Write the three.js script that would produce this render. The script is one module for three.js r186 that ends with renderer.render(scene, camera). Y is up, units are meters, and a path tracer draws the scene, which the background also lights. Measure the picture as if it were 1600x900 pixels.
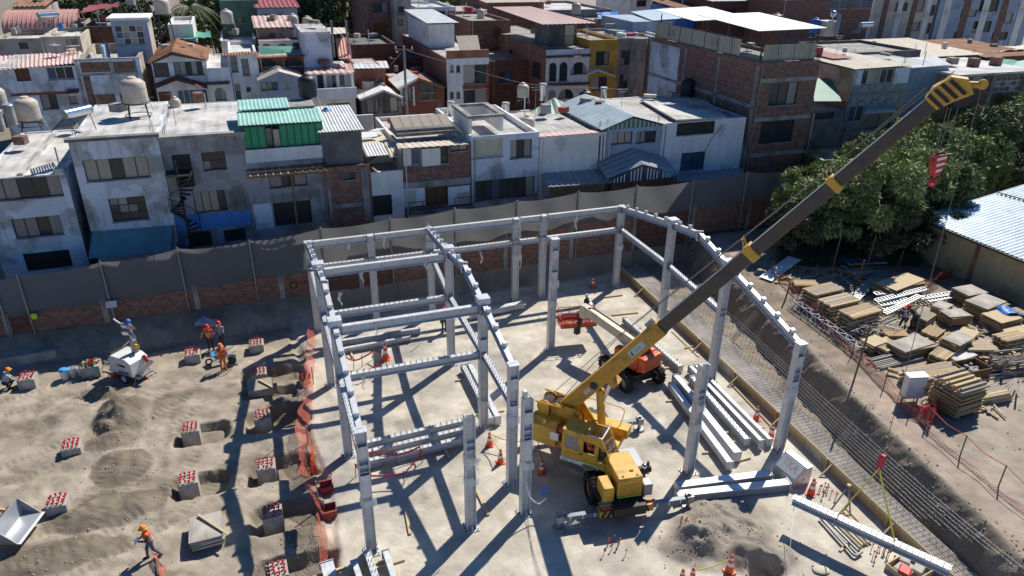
import * as THREE from 'three';
import { mergeGeometries, toCreasedNormals } from 'three/addons/utils/BufferGeometryUtils.js';
import { RoundedBoxGeometry } from 'three/addons/geometries/RoundedBoxGeometry.js';
import { MarchingCubes } from 'three/addons/objects/MarchingCubes.js';
import { Sky } from 'three/addons/objects/Sky.js';

// ---------------------------------------------------------------- camera, sky, sun, exposure
const scene = new THREE.Scene();
const CAM_H = 23, FOCAL = 1130;                       // metres above the site, pixels of a 1600 x 900 frame
const camera = new THREE.PerspectiveCamera(2 * Math.atan(450 / FOCAL) * 180 / Math.PI, 16 / 9, 0.1, 8000);
camera.position.set(0, CAM_H, 0);
camera.rotation.order = 'YXZ';
camera.rotation.set(-25.87 * Math.PI / 180, 0, 0.86 * Math.PI / 180);
camera.updateMatrixWorld();

const SUN_AZ = 33.5 * Math.PI / 180, SUN_EL = 48.5 * Math.PI / 180;
const sunDir = new THREE.Vector3(Math.sin(SUN_AZ) * Math.cos(SUN_EL), Math.sin(SUN_EL), -Math.cos(SUN_AZ) * Math.cos(SUN_EL));
const sky = new Sky(); sky.name = 'sky'; sky.scale.setScalar(6000);
Object.assign(sky.userData, { kind: 'structure', label: 'clear blue daytime sky above the town' });
{ const q = sky.material.uniforms; q.sunPosition.value.copy(sunDir); q.turbidity.value = 2.4; q.rayleigh.value = 0.72; q.mieCoefficient.value = 0.004; q.mieDirectionalG.value = 0.8; if (q.cloudCoverage) q.cloudCoverage.value = 0; }
scene.add(sky);
scene.environmentIntensity = 0.17;
const sun = new THREE.DirectionalLight(new THREE.Color(1, 0.935, 0.83), 5.0);
sun.name = 'sun'; sun.position.copy(sunDir).multiplyScalar(150).add(new THREE.Vector3(0, 0, -40)); sun.target.position.set(0, 0, -40);
sun.castShadow = true; sun.shadow.mapSize.set(4096, 4096);
Object.assign(sun.shadow.camera, { left: -90, right: 90, top: 90, bottom: -90, near: 1, far: 400 });
scene.add(sun, sun.target);
const renderer = new THREE.WebGLRenderer({ antialias: true });
renderer.setSize(1024, 576); renderer.shadowMap.enabled = true;
renderer.toneMapping = THREE.LinearToneMapping; renderer.toneMappingExposure = 1.1;

// ---------------------------------------------------------------- survey: photo measurements to metres
const V3 = (x, y, z) => new THREE.Vector3(x, y, z);
const lookAlong = (px, py) => V3((px - 800) / FOCAL, -(py - 450) / FOCAL, -1).applyQuaternion(camera.quaternion);
function G(px, py, y = 0) { const d = lookAlong(px, py), t = (y - CAM_H) / d.y; return V3(d.x * t, y, d.z * t); }   // the spot at height y
// site grid: u runs along the boundary wall to the right, v away from the viewer, metres
const SITE_T = 20.3 * Math.PI / 180, SC = Math.cos(SITE_T), SS = Math.sin(SITE_T), OX = -9.5, OZ = -48.2;
const S = (u, y, v) => V3(OX + u * SC - v * SS, y, OZ - u * SS - v * SC);
const toUV = (p) => { const x = p.x - OX, f = -(p.z - OZ); return [x * SC + f * SS, -x * SS + f * SC]; };
function W(px, py, v) { const d = lookAlong(px, py), f = -d.z, t = (v + (OX * -SS + -OZ * SC)) / (-d.x * SS + f * SC), p = V3(d.x * t, CAM_H + d.y * t, d.z * t); return [toUV(p)[0], p.y]; }   // [u, height] on the upright plane v
const GU = (px, py, y = 0) => toUV(G(px, py, y));

// ---------------------------------------------------------------- noise and random
let seedNow = 1; const reseed = (s) => { seedNow = s >>> 0; };
const rnd = () => { seedNow = (seedNow + 0x6D2B79F5) >>> 0; let t = seedNow; t = Math.imul(t ^ (t >>> 15), t | 1); t ^= t + Math.imul(t ^ (t >>> 7), t | 61); return ((t ^ (t >>> 14)) >>> 0) / 4294967296; };
const rr = (a, b) => a + (b - a) * rnd();
const hash2 = (x, y, s = 0) => { let h = Math.imul(x, 374761393) ^ Math.imul(y, 668265263) ^ Math.imul(s + 7, 2246822519); h = Math.imul(h ^ (h >>> 13), 1274126177); return ((h ^ (h >>> 16)) >>> 0) / 4294967296; };
const sm = (t) => t * t * (3 - 2 * t), clamp = (t, a = 0, b = 1) => Math.min(b, Math.max(a, t)), step = (a, b, x) => sm(clamp((x - a) / (b - a))), mix = (a, b, t) => a + (b - a) * t;
function vnoise(x, y, s = 0, per = 0) {
  const xi = Math.floor(x), yi = Math.floor(y), fx = sm(x - xi), fy = sm(y - yi), w = (k) => per ? ((k % per) + per) % per : k;
  return mix(mix(hash2(w(xi), w(yi), s), hash2(w(xi + 1), w(yi), s), fx), mix(hash2(w(xi), w(yi + 1), s), hash2(w(xi + 1), w(yi + 1), s), fx), fy);
}
function fbm(x, y, o = 4, s = 0, per = 0) { let a = 0, n = 0, k = 1; for (let i = 0; i < o; i++) { a += vnoise(x * k, y * k, s + i, per * k) / k; n += 1 / k; k *= 2; } return a / n; }
const lerpTable = (t, x) => { if (x <= t[0][0]) return t[0][1]; for (let i = 1; i < t.length; i++) if (x <= t[i][0]) return mix(t[i - 1][1], t[i][1], (x - t[i - 1][0]) / (t[i][0] - t[i - 1][0])); return t[t.length - 1][1]; };

// ---------------------------------------------------------------- textures (uv in metres)
function tex(n, tile, fn, srgb = true) {
  const a = new Uint8Array(n * n * 4);
  for (let j = 0; j < n; j++) for (let i = 0; i < n; i++) { const c = fn(i / n, j / n, i, j), k = (j * n + i) * 4; if (typeof c === 'number') a[k] = a[k + 1] = a[k + 2] = clamp(c) * 255; else { a[k] = clamp(c[0]) * 255; a[k + 1] = clamp(c[1]) * 255; a[k + 2] = clamp(c[2]) * 255; } a[k + 3] = 255; }
  const t = new THREE.DataTexture(a, n, n); t.wrapS = t.wrapT = THREE.RepeatWrapping; t.magFilter = THREE.LinearFilter; t.minFilter = THREE.LinearMipmapLinearFilter; t.generateMipmaps = true;
  if (srgb) t.colorSpace = THREE.SRGBColorSpace; t.repeat.set(1 / tile, 1 / tile); t.needsUpdate = true; return t;
}
const again = (t, tile) => { const c = t.clone(); c.repeat.set(1 / tile, 1 / tile); c.needsUpdate = true; return c; };
const T = {};
T.soil = tex(1024, 6, (x, y) => { const a = fbm(x * 8, y * 8, 6, 1, 8), b = vnoise(x * 230, y * 230, 9, 230), c = vnoise(x * 90, y * 90, 5, 90); return 0.66 + 0.34 * a - 0.09 * (b > 0.86 ? 1 : 0) + 0.05 * b + (c > 0.93 ? -0.16 : 0) + 0.04 * c; });
T.soilBump = tex(1024, 6, (x, y) => 0.35 * fbm(x * 16, y * 16, 5, 21, 16) + 0.4 * vnoise(x * 120, y * 120, 3, 120) + 0.25 * vnoise(x * 260, y * 260, 4, 260), false);
T.plaster = tex(512, 7, (x, y) => { const a = fbm(x * 4, y * 4, 6, 31, 4), s = fbm(x * 24, y * 3, 3, 33, 3), st = fbm(x * 6, y * 6, 4, 38, 6); return 0.84 + 0.16 * a - 0.05 * step(0.56, 0.78, s) - 0.10 * step(0.58, 0.7, st) + 0.06 * vnoise(x * 160, y * 160, 2, 160); });
T.worn = tex(512, 9, (x, y) => { const a = fbm(x * 4, y * 4, 6, 231, 4), b = step(0.5, 0.62, fbm(x * 5, y * 5, 5, 233, 5)), c = step(0.56, 0.62, fbm(x * 9, y * 9, 4, 237, 9)), d = step(0.58, 0.75, fbm(x * 30, y * 4, 3, 239, 2)), n = 0.05 * vnoise(x * 150, y * 150, 2, 150), k = 0.84 + 0.16 * a - 0.15 * b - 0.1 * c - 0.07 * d + n; return [k, k * (1 - 0.012 * b), k * (1 - 0.045 * b - 0.02 * c)]; });
T.concrete = tex(512, 4, (x, y) => { const a = fbm(x * 5, y * 5, 6, 41, 5), b = vnoise(x * 140, y * 140, 4, 140), st = fbm(x * 14, y * 2, 3, 43, 2); return 0.62 + 0.4 * a - 0.12 * step(0.55, 0.75, st) - (b > 0.9 ? 0.12 : 0) + 0.06 * b; });
T.brick = tex(1024, 2.4, (x, y) => {
  const R = 24, C = 10, r = Math.floor(y * R), fy = y * R - r, X = x * C + (r % 2) * 0.5, c = Math.floor(X) % C, fx = X - Math.floor(X), g = vnoise(x * 200, y * 200, 2, 200), mort = fx < 0.05 || fy < 0.14;
  const st = fbm(x * 5, y * 5, 4, 53, 5); if (mort) { const q = 0.46 + 0.1 * g; return [q, q * 0.95, q * 0.9]; }
  const k = hash2(c, r, 3), w = 0.72 + 0.36 * k + 0.14 * (g - 0.5) - 0.14 * step(0.5, 0.8, st), o = 0.9 + 0.2 * hash2(c, r, 5); return [0.57 * w, 0.415 * w * o, 0.355 * w * o];
});
T.block = tex(512, 1.6, (x, y) => { const R = 8, C = 4, r = Math.floor(y * R), fy = y * R - r, X = x * C + (r % 2) * 0.5, c = Math.floor(X) % C, fx = X - Math.floor(X), g = vnoise(x * 120, y * 120, 2, 120); if (fx < 0.05 || fy < 0.09) return 0.62 + 0.1 * g; return 0.78 + 0.25 * (hash2(c, r, 4) - 0.5) + 0.15 * (g - 0.5); });
T.wood = tex(512, 1.5, (x, y) => 0.7 + 0.3 * fbm(x * 3, y * 40, 4, 61, 1) + 0.05 * vnoise(x * 20, y * 220, 5, 20));
T.wood.wrapS = T.wood.wrapT = THREE.RepeatWrapping;
T.metal = tex(512, 3, (x, y) => { const a = fbm(x * 6, y * 6, 5, 71, 6), s = fbm(x * 30, y * 2, 3, 75, 2); return 0.84 + 0.16 * a - 0.09 * step(0.6, 0.8, s) + 0.03 * vnoise(x * 200, y * 200, 2, 200); });
T.rust = tex(512, 3, (x, y) => { const a = fbm(x * 6, y * 6, 6, 81, 6), k = step(0.56, 0.72, a), n = 0.88 + 0.12 * fbm(x * 20, y * 20, 3, 84, 20); return [mix(n, 0.6, k), mix(n, 0.46, k), mix(n, 0.36, k)]; });
T.net = tex(256, 1, (x, y) => { const a = 0.82 + 0.18 * vnoise(x * 64, y * 64, 5, 64) - 0.06 * (Math.floor(x * 64) % 2); return a; });
T.grime = tex(512, 2.2, (x, y) => { const a = fbm(x * 5, y * 5, 6, 111, 5), k = step(0.5, 0.74, a), d = step(0.62, 0.7, fbm(x * 18, y * 18, 4, 115, 18)), s = step(0.6, 0.75, fbm(x * 40, y * 4, 3, 118, 4)), n = 0.93 + 0.07 * vnoise(x * 180, y * 180, 3, 180); return [n * (1 - 0.17 * k - 0.1 * d - 0.08 * s), n * (1 - 0.16 * k - 0.1 * d - 0.08 * s), n * (1 + 0.1 * k - 0.05 * d)]; });
T.steel = tex(512, 2.6, (x, y) => { const a = fbm(x * 5, y * 5, 6, 121, 5), s = step(0.55, 0.78, fbm(x * 26, y * 3, 3, 125, 2)), d = step(0.64, 0.7, fbm(x * 12, y * 12, 4, 129, 12)); return [0.86 + 0.14 * a - 0.09 * s - 0.07 * d, 0.86 + 0.14 * a - 0.09 * s - 0.08 * d, 0.86 + 0.14 * a - 0.09 * s - 0.09 * d]; });

// ---------------------------------------------------------------- materials
function mat(color, { map, rough = 0.85, metal = 0, bump, bumpScale = 0.01, ...o } = {}) {
  const c = Array.isArray(color) ? new THREE.Color().setRGB(...color) : new THREE.Color(color);
  const phys = ['clearcoat', 'transmission', 'sheen', 'thickness', 'ior'].some((k) => k in o);
  return new (phys ? THREE.MeshPhysicalMaterial : THREE.MeshStandardMaterial)({ color: c, map: map || null, roughness: rough, metalness: metal, bumpMap: bump || null, bumpScale, ...o });
}
const M = {
  steel: mat([0.75, 0.77, 0.79], { map: T.steel, rough: 0.45, metal: 0.12 }), steelDark: mat([0.23, 0.26, 0.30], { map: T.metal, rough: 0.5, metal: 0.3 }), bolt: mat([0.2, 0.21, 0.22], { rough: 0.5, metal: 0.5 }),
  galv: mat([0.55, 0.57, 0.59], { map: T.metal, rough: 0.4, metal: 0.5 }), film: mat([0.85, 0.87, 0.88], { rough: 0.35, transmission: 0.55, thickness: 0, side: THREE.DoubleSide }),
  wood: mat([0.52, 0.37, 0.20], { map: T.wood }), woodPale: mat([0.66, 0.53, 0.33], { map: T.wood }), woodGrey: mat([0.40, 0.35, 0.28], { map: T.wood }), woodDark: mat([0.20, 0.125, 0.07], { map: T.wood }), ply: mat([0.58, 0.53, 0.46], { map: T.concrete }), plyEdge: mat([0.40, 0.29, 0.16], { map: T.wood }),
  conc: mat([0.42, 0.40, 0.37], { map: T.concrete }), concPale: mat([0.52, 0.49, 0.44], { map: T.concrete }), concDark: mat([0.22, 0.215, 0.21], { map: T.concrete }),
  brick: mat([1, 0.95, 0.9], { map: T.brick }), brickDark: mat([0.62, 0.5, 0.45], { map: T.brick }),
  white: mat([0.90, 0.90, 0.89], { map: T.plaster }), blueWhite: mat([0.76, 0.81, 0.88], { map: T.worn }), offWhite: mat([0.90, 0.88, 0.82], { map: T.plaster }), cream: mat([0.66, 0.60, 0.46], { map: T.plaster }), greyPl: mat([0.43, 0.43, 0.44], { map: T.worn }), bluePaint: mat([0.10, 0.30, 0.68], { map: T.plaster }), yellowPl: mat([0.62, 0.38, 0.07], { map: T.plaster }), blueGrey: mat([0.40, 0.48, 0.58], { map: T.plaster }), redPl: mat([0.27, 0.10, 0.065], { map: T.plaster }), stone: mat([0.42, 0.35, 0.27], { map: T.block }), block: mat([0.48, 0.45, 0.42], { map: T.block }), greenPl: mat([0.10, 0.22, 0.16], { map: T.plaster }), beige: mat([0.58, 0.50, 0.42], { map: T.worn }),
  roofC: mat([0.62, 0.60, 0.56], { map: again(T.concrete, 5) }), roofLight: mat([0.80, 0.78, 0.73], { map: again(T.concrete, 6) }),
  sheet: mat([0.76, 0.76, 0.74], { map: T.metal, rough: 0.5, metal: 0.2 }), sheetCream: mat([0.70, 0.62, 0.50], { map: T.metal, rough: 0.7 }), sheetPink: mat([0.60, 0.32, 0.28], { map: T.metal, rough: 0.75 }), sheetPinkPale: mat([0.68, 0.48, 0.43], { map: T.metal, rough: 0.75 }), sheetRed: mat([0.34, 0.07, 0.08], { map: T.metal, rough: 0.7 }), sheetGrey: mat([0.34, 0.36, 0.37], { map: T.metal, rough: 0.6 }), sheetGreen: mat([0.10, 0.26, 0.20], { map: T.metal, rough: 0.6 }), sheetMint: mat([0.36, 0.66, 0.56], { map: T.metal, rough: 0.55 }), tile: mat([0.46, 0.22, 0.12], { map: T.concrete }), sheetZinc: mat([0.50, 0.60, 0.62], { map: T.metal, rough: 0.45, metal: 0.2 }), turq: mat([0.17, 0.33, 0.36], { map: T.metal, rough: 0.6 }), greenPlastic: mat([0.012, 0.36, 0.15], { rough: 0.45, map: T.metal }), tarpBlue: mat([0.03, 0.20, 0.62], { rough: 0.5, map: T.metal }), tarpGreen: mat([0.12, 0.38, 0.28], { rough: 0.6, map: T.metal }),
  glass: mat([0.035, 0.042, 0.05], { rough: 0.12, metal: 0 }), glassBlue: mat([0.05, 0.10, 0.16], { rough: 0.12 }), curtain: mat([0.48, 0.43, 0.34], { map: T.plaster, rough: 0.5 }), curtainGrey: mat([0.33, 0.30, 0.28], { map: T.plaster, rough: 0.4 }), doorWood: mat([0.18, 0.075, 0.03], { map: T.wood, rough: 0.6 }), doorDark: mat([0.03, 0.028, 0.026], { rough: 0.6 }), frameDark: mat([0.05, 0.048, 0.045], { rough: 0.5 }), frameBrown: mat([0.11, 0.06, 0.035], { rough: 0.6 }), frameWhite: mat([0.7, 0.7, 0.68], { rough: 0.5 }),
  black: mat([0.018, 0.018, 0.02], { rough: 0.55 }), rubber: mat([0.028, 0.027, 0.026], { rough: 0.9, map: T.concrete }), tankBeige: mat([0.62, 0.53, 0.42], { rough: 0.6, map: T.metal }), tankBlack: mat([0.022, 0.024, 0.028], { rough: 0.5 }), tankBlue: mat([0.03, 0.14, 0.46], { rough: 0.5 }), steelShiny: mat([0.62, 0.63, 0.64], { rough: 0.22, metal: 0.9 }),
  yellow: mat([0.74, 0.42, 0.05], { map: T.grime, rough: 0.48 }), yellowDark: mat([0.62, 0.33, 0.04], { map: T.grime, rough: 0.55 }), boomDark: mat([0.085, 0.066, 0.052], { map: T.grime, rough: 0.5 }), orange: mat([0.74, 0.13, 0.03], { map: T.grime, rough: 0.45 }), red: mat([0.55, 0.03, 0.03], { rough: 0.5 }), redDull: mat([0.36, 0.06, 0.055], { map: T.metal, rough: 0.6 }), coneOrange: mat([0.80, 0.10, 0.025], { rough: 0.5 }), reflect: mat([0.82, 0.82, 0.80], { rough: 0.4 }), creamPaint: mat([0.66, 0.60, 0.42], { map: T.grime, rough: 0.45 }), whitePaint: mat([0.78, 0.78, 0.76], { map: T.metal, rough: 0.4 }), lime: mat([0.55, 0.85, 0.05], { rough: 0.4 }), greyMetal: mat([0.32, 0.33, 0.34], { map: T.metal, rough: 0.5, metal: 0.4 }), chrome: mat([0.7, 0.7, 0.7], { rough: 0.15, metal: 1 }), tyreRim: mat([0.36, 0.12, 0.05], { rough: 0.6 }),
  meshRed: mat([0.85, 0.22, 0.14], { rough: 0.7, side: THREE.DoubleSide }), sling: mat([0.55, 0.48, 0.05], { rough: 0.8 }), rebar: mat([0.20, 0.17, 0.15], { rough: 0.8 }), soilDark: mat([0.19, 0.155, 0.12], { map: T.soil }),
  net: mat([0.27, 0.275, 0.275], { map: T.net, rough: 1, side: THREE.DoubleSide, transmission: 0.5, thickness: 0 }), clear: mat([0.9, 0.93, 0.95], { transmission: 1, roughness: 0.05, rough: 0.05, thickness: 0 }), paper: mat([0.25, 0.4, 0.75], { rough: 0.8 }),
};

// ---------------------------------------------------------------- geometry helpers (all in world metres unless said)
const IDM = new THREE.Matrix4();
function metreUV(g) {
  g = g.index ? g.toNonIndexed() : g; const p = g.attributes.position, n = g.attributes.normal, uv = new Float32Array(p.count * 2);
  for (let i = 0; i < p.count; i += 3) {
    let ax = 0, ay = 0, az = 0; for (let k = 0; k < 3; k++) { ax += Math.abs(n.getX(i + k)); ay += Math.abs(n.getY(i + k)); az += Math.abs(n.getZ(i + k)); }
    for (let k = 0; k < 3; k++) { const j = i + k, x = p.getX(j), y = p.getY(j), z = p.getZ(j); if (ay >= ax && ay >= az) { uv[2 * j] = x; uv[2 * j + 1] = z; } else if (ax >= az) { uv[2 * j] = z; uv[2 * j + 1] = y; } else { uv[2 * j] = x; uv[2 * j + 1] = y; } }
  }
  g.setAttribute('uv', new THREE.BufferAttribute(uv, 2)); g.userData.uvDone = true; for (const k of Object.keys(g.attributes)) if (!['position', 'normal', 'uv', 'color'].includes(k)) g.deleteAttribute(k);
  return g;
}
const ready = (g) => g.userData.uvDone ? g : metreUV(g);
const join = (list) => { const a = list.flat(9).map(ready); if (a.length === 1) return a[0]; const g = mergeGeometries(a); g.userData.uvDone = true; return g; };
const TM = (x, y, z, rx = 0, ry = 0, rz = 0) => new THREE.Matrix4().compose(V3(x, y, z), new THREE.Quaternion().setFromEuler(new THREE.Euler(rx, ry, rz, 'YXZ')), V3(1, 1, 1));
const moved = (g, m) => { g = join([g]).clone(); g.applyMatrix4(m); g.userData.uvDone = true; return g; };
const bx = (w, h, d, x = 0, y = 0, z = 0, rx = 0, ry = 0, rz = 0) => moved(new THREE.BoxGeometry(w, h, d), TM(x, y, z, rx, ry, rz));
const rbx = (w, h, d, r, x = 0, y = 0, z = 0, rx = 0, ry = 0, rz = 0) => moved(new RoundedBoxGeometry(w, h, d, 2, Math.min(r, w / 2.01, h / 2.01, d / 2.01)), TM(x, y, z, rx, ry, rz));
const cyl = (r0, r1, h, x = 0, y = 0, z = 0, rx = 0, ry = 0, rz = 0, n = 14) => moved(new THREE.CylinderGeometry(r1, r0, h, n), TM(x, y, z, rx, ry, rz));
const sph = (r, x = 0, y = 0, z = 0, sx = 1, sy = 1, sz = 1, n = 14) => { const g = new THREE.SphereGeometry(r, n, Math.ceil(n * 0.7)); g.scale(sx, sy, sz); g.translate(x, y, z); return ready(g); };
const tor = (R, r, x = 0, y = 0, z = 0, rx = 0, ry = 0, rz = 0, arc = 6.2832, n = 20) => moved(new THREE.TorusGeometry(R, r, 8, n, arc), TM(x, y, z, rx, ry, rz));
const lathe = (pts, n = 20, m = IDM) => moved(new THREE.LatheGeometry(pts.map((p) => new THREE.Vector2(...p)), n), m);
const tube = (pts, r, seg = 0, n = 6, closed = false) => ready(new THREE.TubeGeometry(new THREE.CatmullRomCurve3(pts, closed, 'catmullrom', 0.3), seg || Math.max(4, pts.length * 4), r, n, closed));
const rod = (a, b, r, n = 6, r2 = r) => { const d = b.clone().sub(a), L = d.length(), g = new THREE.CylinderGeometry(r2, r, L, n); return moved(g, new THREE.Matrix4().compose(a.clone().add(b).multiplyScalar(0.5), new THREE.Quaternion().setFromUnitVectors(V3(0, 1, 0), d.normalize()), V3(1, 1, 1))); };
// frame whose z runs from a to b, y as upright as it can be
function along(a, b) { const z = b.clone().sub(a).normalize(), up = Math.abs(z.y) > 0.999 ? V3(-SS, 0, -SC) : V3(0, 1, 0), x = up.clone().cross(z).normalize(), y = z.clone().cross(x); return new THREE.Matrix4().makeBasis(x, y, z).setPosition(a); }
const bar = (a, b, w, h, dy = 0) => { const L = a.distanceTo(b), g = ready(new THREE.BoxGeometry(w, h, L)).clone(); g.translate(0, dy, L / 2); g.userData.uvDone = true; return moved(g, along(a, b)); };
const extr = (shape, depth, bevel = 0) => { const g = new THREE.ExtrudeGeometry(shape, { depth, bevelEnabled: bevel > 0, bevelThickness: bevel, bevelSize: bevel, bevelSegments: 1, curveSegments: 10 }); return g; };
const poly = (pts) => { const s = new THREE.Shape(); pts.forEach(([x, y], i) => i ? s.lineTo(x, y) : s.moveTo(x, y)); s.closePath(); return s; };
const hShape = (d, w, tf = 0.03, tw = 0.025) => poly([[-w / 2, -d / 2], [w / 2, -d / 2], [w / 2, -d / 2 + tf], [tw / 2, -d / 2 + tf], [tw / 2, d / 2 - tf], [w / 2, d / 2 - tf], [w / 2, d / 2], [-w / 2, d / 2], [-w / 2, d / 2 - tf], [-tw / 2, d / 2 - tf], [-tw / 2, -d / 2 + tf], [-w / 2, -d / 2 + tf]]);
const iBeam = (a, b, d = 0.4, w = 0.22, tf, tw) => moved(extr(hShape(d, w, tf, tw), a.distanceTo(b)), along(a, b));   // a, b on the axis
// box on the site grid
const siteM = (u, y, v) => TM(...S(u, y, v).toArray(), 0, SITE_T, 0);
const sb = (u0, u1, y0, y1, v0, v1) => moved(bx(Math.abs(u1 - u0), Math.abs(y1 - y0), Math.abs(v1 - v0)), siteM((u0 + u1) / 2, (y0 + y1) / 2, (v0 + v1) / 2));

// ---------------------------------------------------------------- object helpers
const taken = {};
const numbered = (n) => { const k = taken[n] = (taken[n] ?? -1) + 1; return k ? n + '_' + String(k).padStart(3, '0') : n; };
function dress(o, label, category, group) { Object.assign(o.userData, { label, category, kind: 'thing' }); if (group) o.userData.group = group; return o; }
function thing(name, label, category, at = V3(0, 0, 0), turn = 0, group) { const o = new THREE.Group(); o.name = numbered(name); o.position.copy(at); o.rotation.y = turn; o.updateMatrixWorld(); scene.add(o); return dress(o, label, category, group); }
// part in the local metres of its parent
function part(name, geos, m, parent) { const o = new THREE.Mesh(join([geos]), m); o.name = name; o.castShadow = o.receiveShadow = true; parent.add(o); return o; }
// part given in world metres
function wpart(name, geos, m, parent) { parent.updateWorldMatrix(true, false); const g = join([geos]).clone(); g.applyMatrix4(parent.matrixWorld.clone().invert()); g.userData.uvDone = true; const o = new THREE.Mesh(g, m); o.name = name; o.castShadow = o.receiveShadow = true; parent.add(o); return o; }
// sub-part in world metres, under a part that sits at its thing's origin
function sub(name, geos, m, of) { return wpart(name, geos, m, of); }
function single(name, geos, m, label, category, group) { const g = join([geos]).clone(); g.computeBoundingBox(); const b = g.boundingBox, c = V3((b.min.x + b.max.x) / 2, b.min.y, (b.min.z + b.max.z) / 2); g.translate(-c.x, -c.y, -c.z); g.userData.uvDone = true; const o = new THREE.Mesh(g, m); o.name = numbered(name); o.position.copy(c); o.castShadow = o.receiveShadow = true; scene.add(o); return dress(o, label, category, group); }
function copyOf(o, at, turn = 0, label, group) { const c = o.clone(); c.name = numbered(o.name.replace(/_\d{3}$/, '')); c.position.copy(at); c.rotation.y = turn; c.userData = { ...o.userData }; if (label) c.userData.label = label; if (group) c.userData.group = group; scene.add(c); c.updateMatrixWorld(); return c; }
function struct(name, geo, m, label) { const o = new THREE.Mesh(geo, m); o.name = name; o.receiveShadow = o.castShadow = true; o.userData = { kind: 'structure', label }; scene.add(o); return o; }
// print: a flat canvas with lettering, u to the right
function print(w, h, draw, px = 256) { const c = document.createElement('canvas'); c.width = px; c.height = Math.round(px * h / w); const x = c.getContext('2d'); draw(x, c.width, c.height); const t = new THREE.CanvasTexture(c); t.colorSpace = THREE.SRGBColorSpace; return new THREE.MeshStandardMaterial({ map: t, roughness: 0.6 }); }
const plate = (w, h, t = 0.006) => { const g = new THREE.BoxGeometry(w, h, t); g.userData.uvDone = true; return g.toNonIndexed ? Object.assign(g.toNonIndexed(), { userData: { uvDone: true } }) : g; };
// ================================================================ the ground
const BANK_TOP = [[-60, 15.4], [-40, 17.0], [-35, 17.9], [-29, 18.9], [-25, 19.6], [-20, 20.8], [-12, 22.4], [-4, 24], [8, 27]];
const STRIP_IN = [[-40, 15.8], [-33, 16.0], [-24, 16.5], [-13.4, 17.0], [-4, 17.4]], STRIP_OUT = [[-40, 16.9], [-33, 17.05], [-26, 17.6], [-17, 18.6], [-6, 19.0]];
const YARD = 2.0, WALL_V = -3.1, WALL_Y = 1.35;
const PEDS = [[42, 588, 0.6], [300, 550, 0.6], [112, 697, 0.36], [90, 785, 0.36], [297, 668, 0.42], [293, 748, 0.42], [400, 535, 0.5], [404, 580, 0.36], [409, 648, 0.4], [415, 725, 0.4], [425, 800, 0.4], [432, 890, 0.4]].map(([x, y, h]) => [...GU(x, y, h), h]);
const PITS = [[4, 0.5, 1.25, 0.85, 0.5], [5, 0.5, 1.25, 0.85, 0.5], [7, 0.75, 1.7, 0.95, 0.55], [8, 0.65, 1.6, 0.95, 0.6], [9, 0.65, 1.6, 0.95, 0.6], [10, 0.65, 1.6, 0.9, 0.6], [11, 0.7, 1.7, 1.0, 0.6]].map(([i, du, ru, rv, d]) => [PEDS[i][0] + du, PEDS[i][1] - 0.02, ru, rv, d]).concat([[-8.2, -12.6, 0.9, 0.7, 0.45]]);
const HEAPS = [[...GU(190, 650), 1.5, 1.9, 0.85, 1], [...GU(175, 690), 1.2, 0.9, 0.35, 1], [...GU(165, 615), 1.3, 0.7, 0.4, 1], [...GU(190, 730), 1.35, 1.3, 0.2, 2], [...GU(165, 800), 2.4, 1.15, 0.3, 2], [...GU(95, 868), 2.8, 1.0, 0.22, 2], [...GU(445, 635), 0.8, 0.9, 0.35, 1], [...GU(465, 840), 0.7, 0.7, 0.15, 1], [...GU(1125, 835), 2.7, 2.0, 0.6, 3], [...GU(1195, 872), 1.7, 1.1, 0.4, 3], [...GU(1080, 850), 1.5, 1.0, 0.35, 3], [...GU(1120, 800), 1.6, 0.8, 0.18, 3]];
const RUTS = [[[0, 640], [90, 612], [170, 600], [260, 606]], [[0, 745], [60, 722], [130, 690], [235, 668], [300, 630]], [[20, 870], [110, 835], [170, 770], [222, 700]], [[215, 830], [222, 745], [240, 650], [290, 600]], [[60, 905], [150, 860], [260, 800], [340, 700]]].map((l) => l.map(([x, y]) => GU(x, y)));
const PRINTS = [[[540, 612], [640, 596], [760, 582], [905, 572]], [[600, 880], [700, 800], [800, 770], [1000, 845]], [[1010, 520], [925, 590], [850, 640], [700, 700]], [[1120, 760], [1000, 700], [930, 560], [900, 470]], [[660, 905], [690, 780], [640, 640], [610, 530]]].map((l) => l.map(([x, y]) => GU(x, y)));
function rutAt(u, v, lines = RUTS) {   // wheel tracks pressed into the loose soil: two bars 1.5 m apart with lug marks
  if (u > (lines === RUTS ? -6.5 : 17) || u < -30 || v > -5 || v < -32) return 0; let w = 0;
  for (const l of lines) { let acc = 0; for (let i = 1; i < l.length; i++) { const [a, b] = l[i - 1], [c, d] = l[i], dx = c - a, dy = d - b, L = Math.hypot(dx, dy), t = clamp(((u - a) * dx + (v - b) * dy) / (L * L)), s = ((u - a) * dy - (v - b) * dx) / L, e = Math.hypot(u - a - dx * t, v - b - dy * t); if (e < 1.3 && t > 0 && t < 1) { const q = Math.abs(Math.abs(s) - 0.75); if (q < 0.28) w = Math.max(w, (1 - step(0.14, 0.28, q)) * (0.55 + 0.45 * Math.sin((acc + t * L) * 21))); } acc += L; } }
  return w;
}
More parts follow.
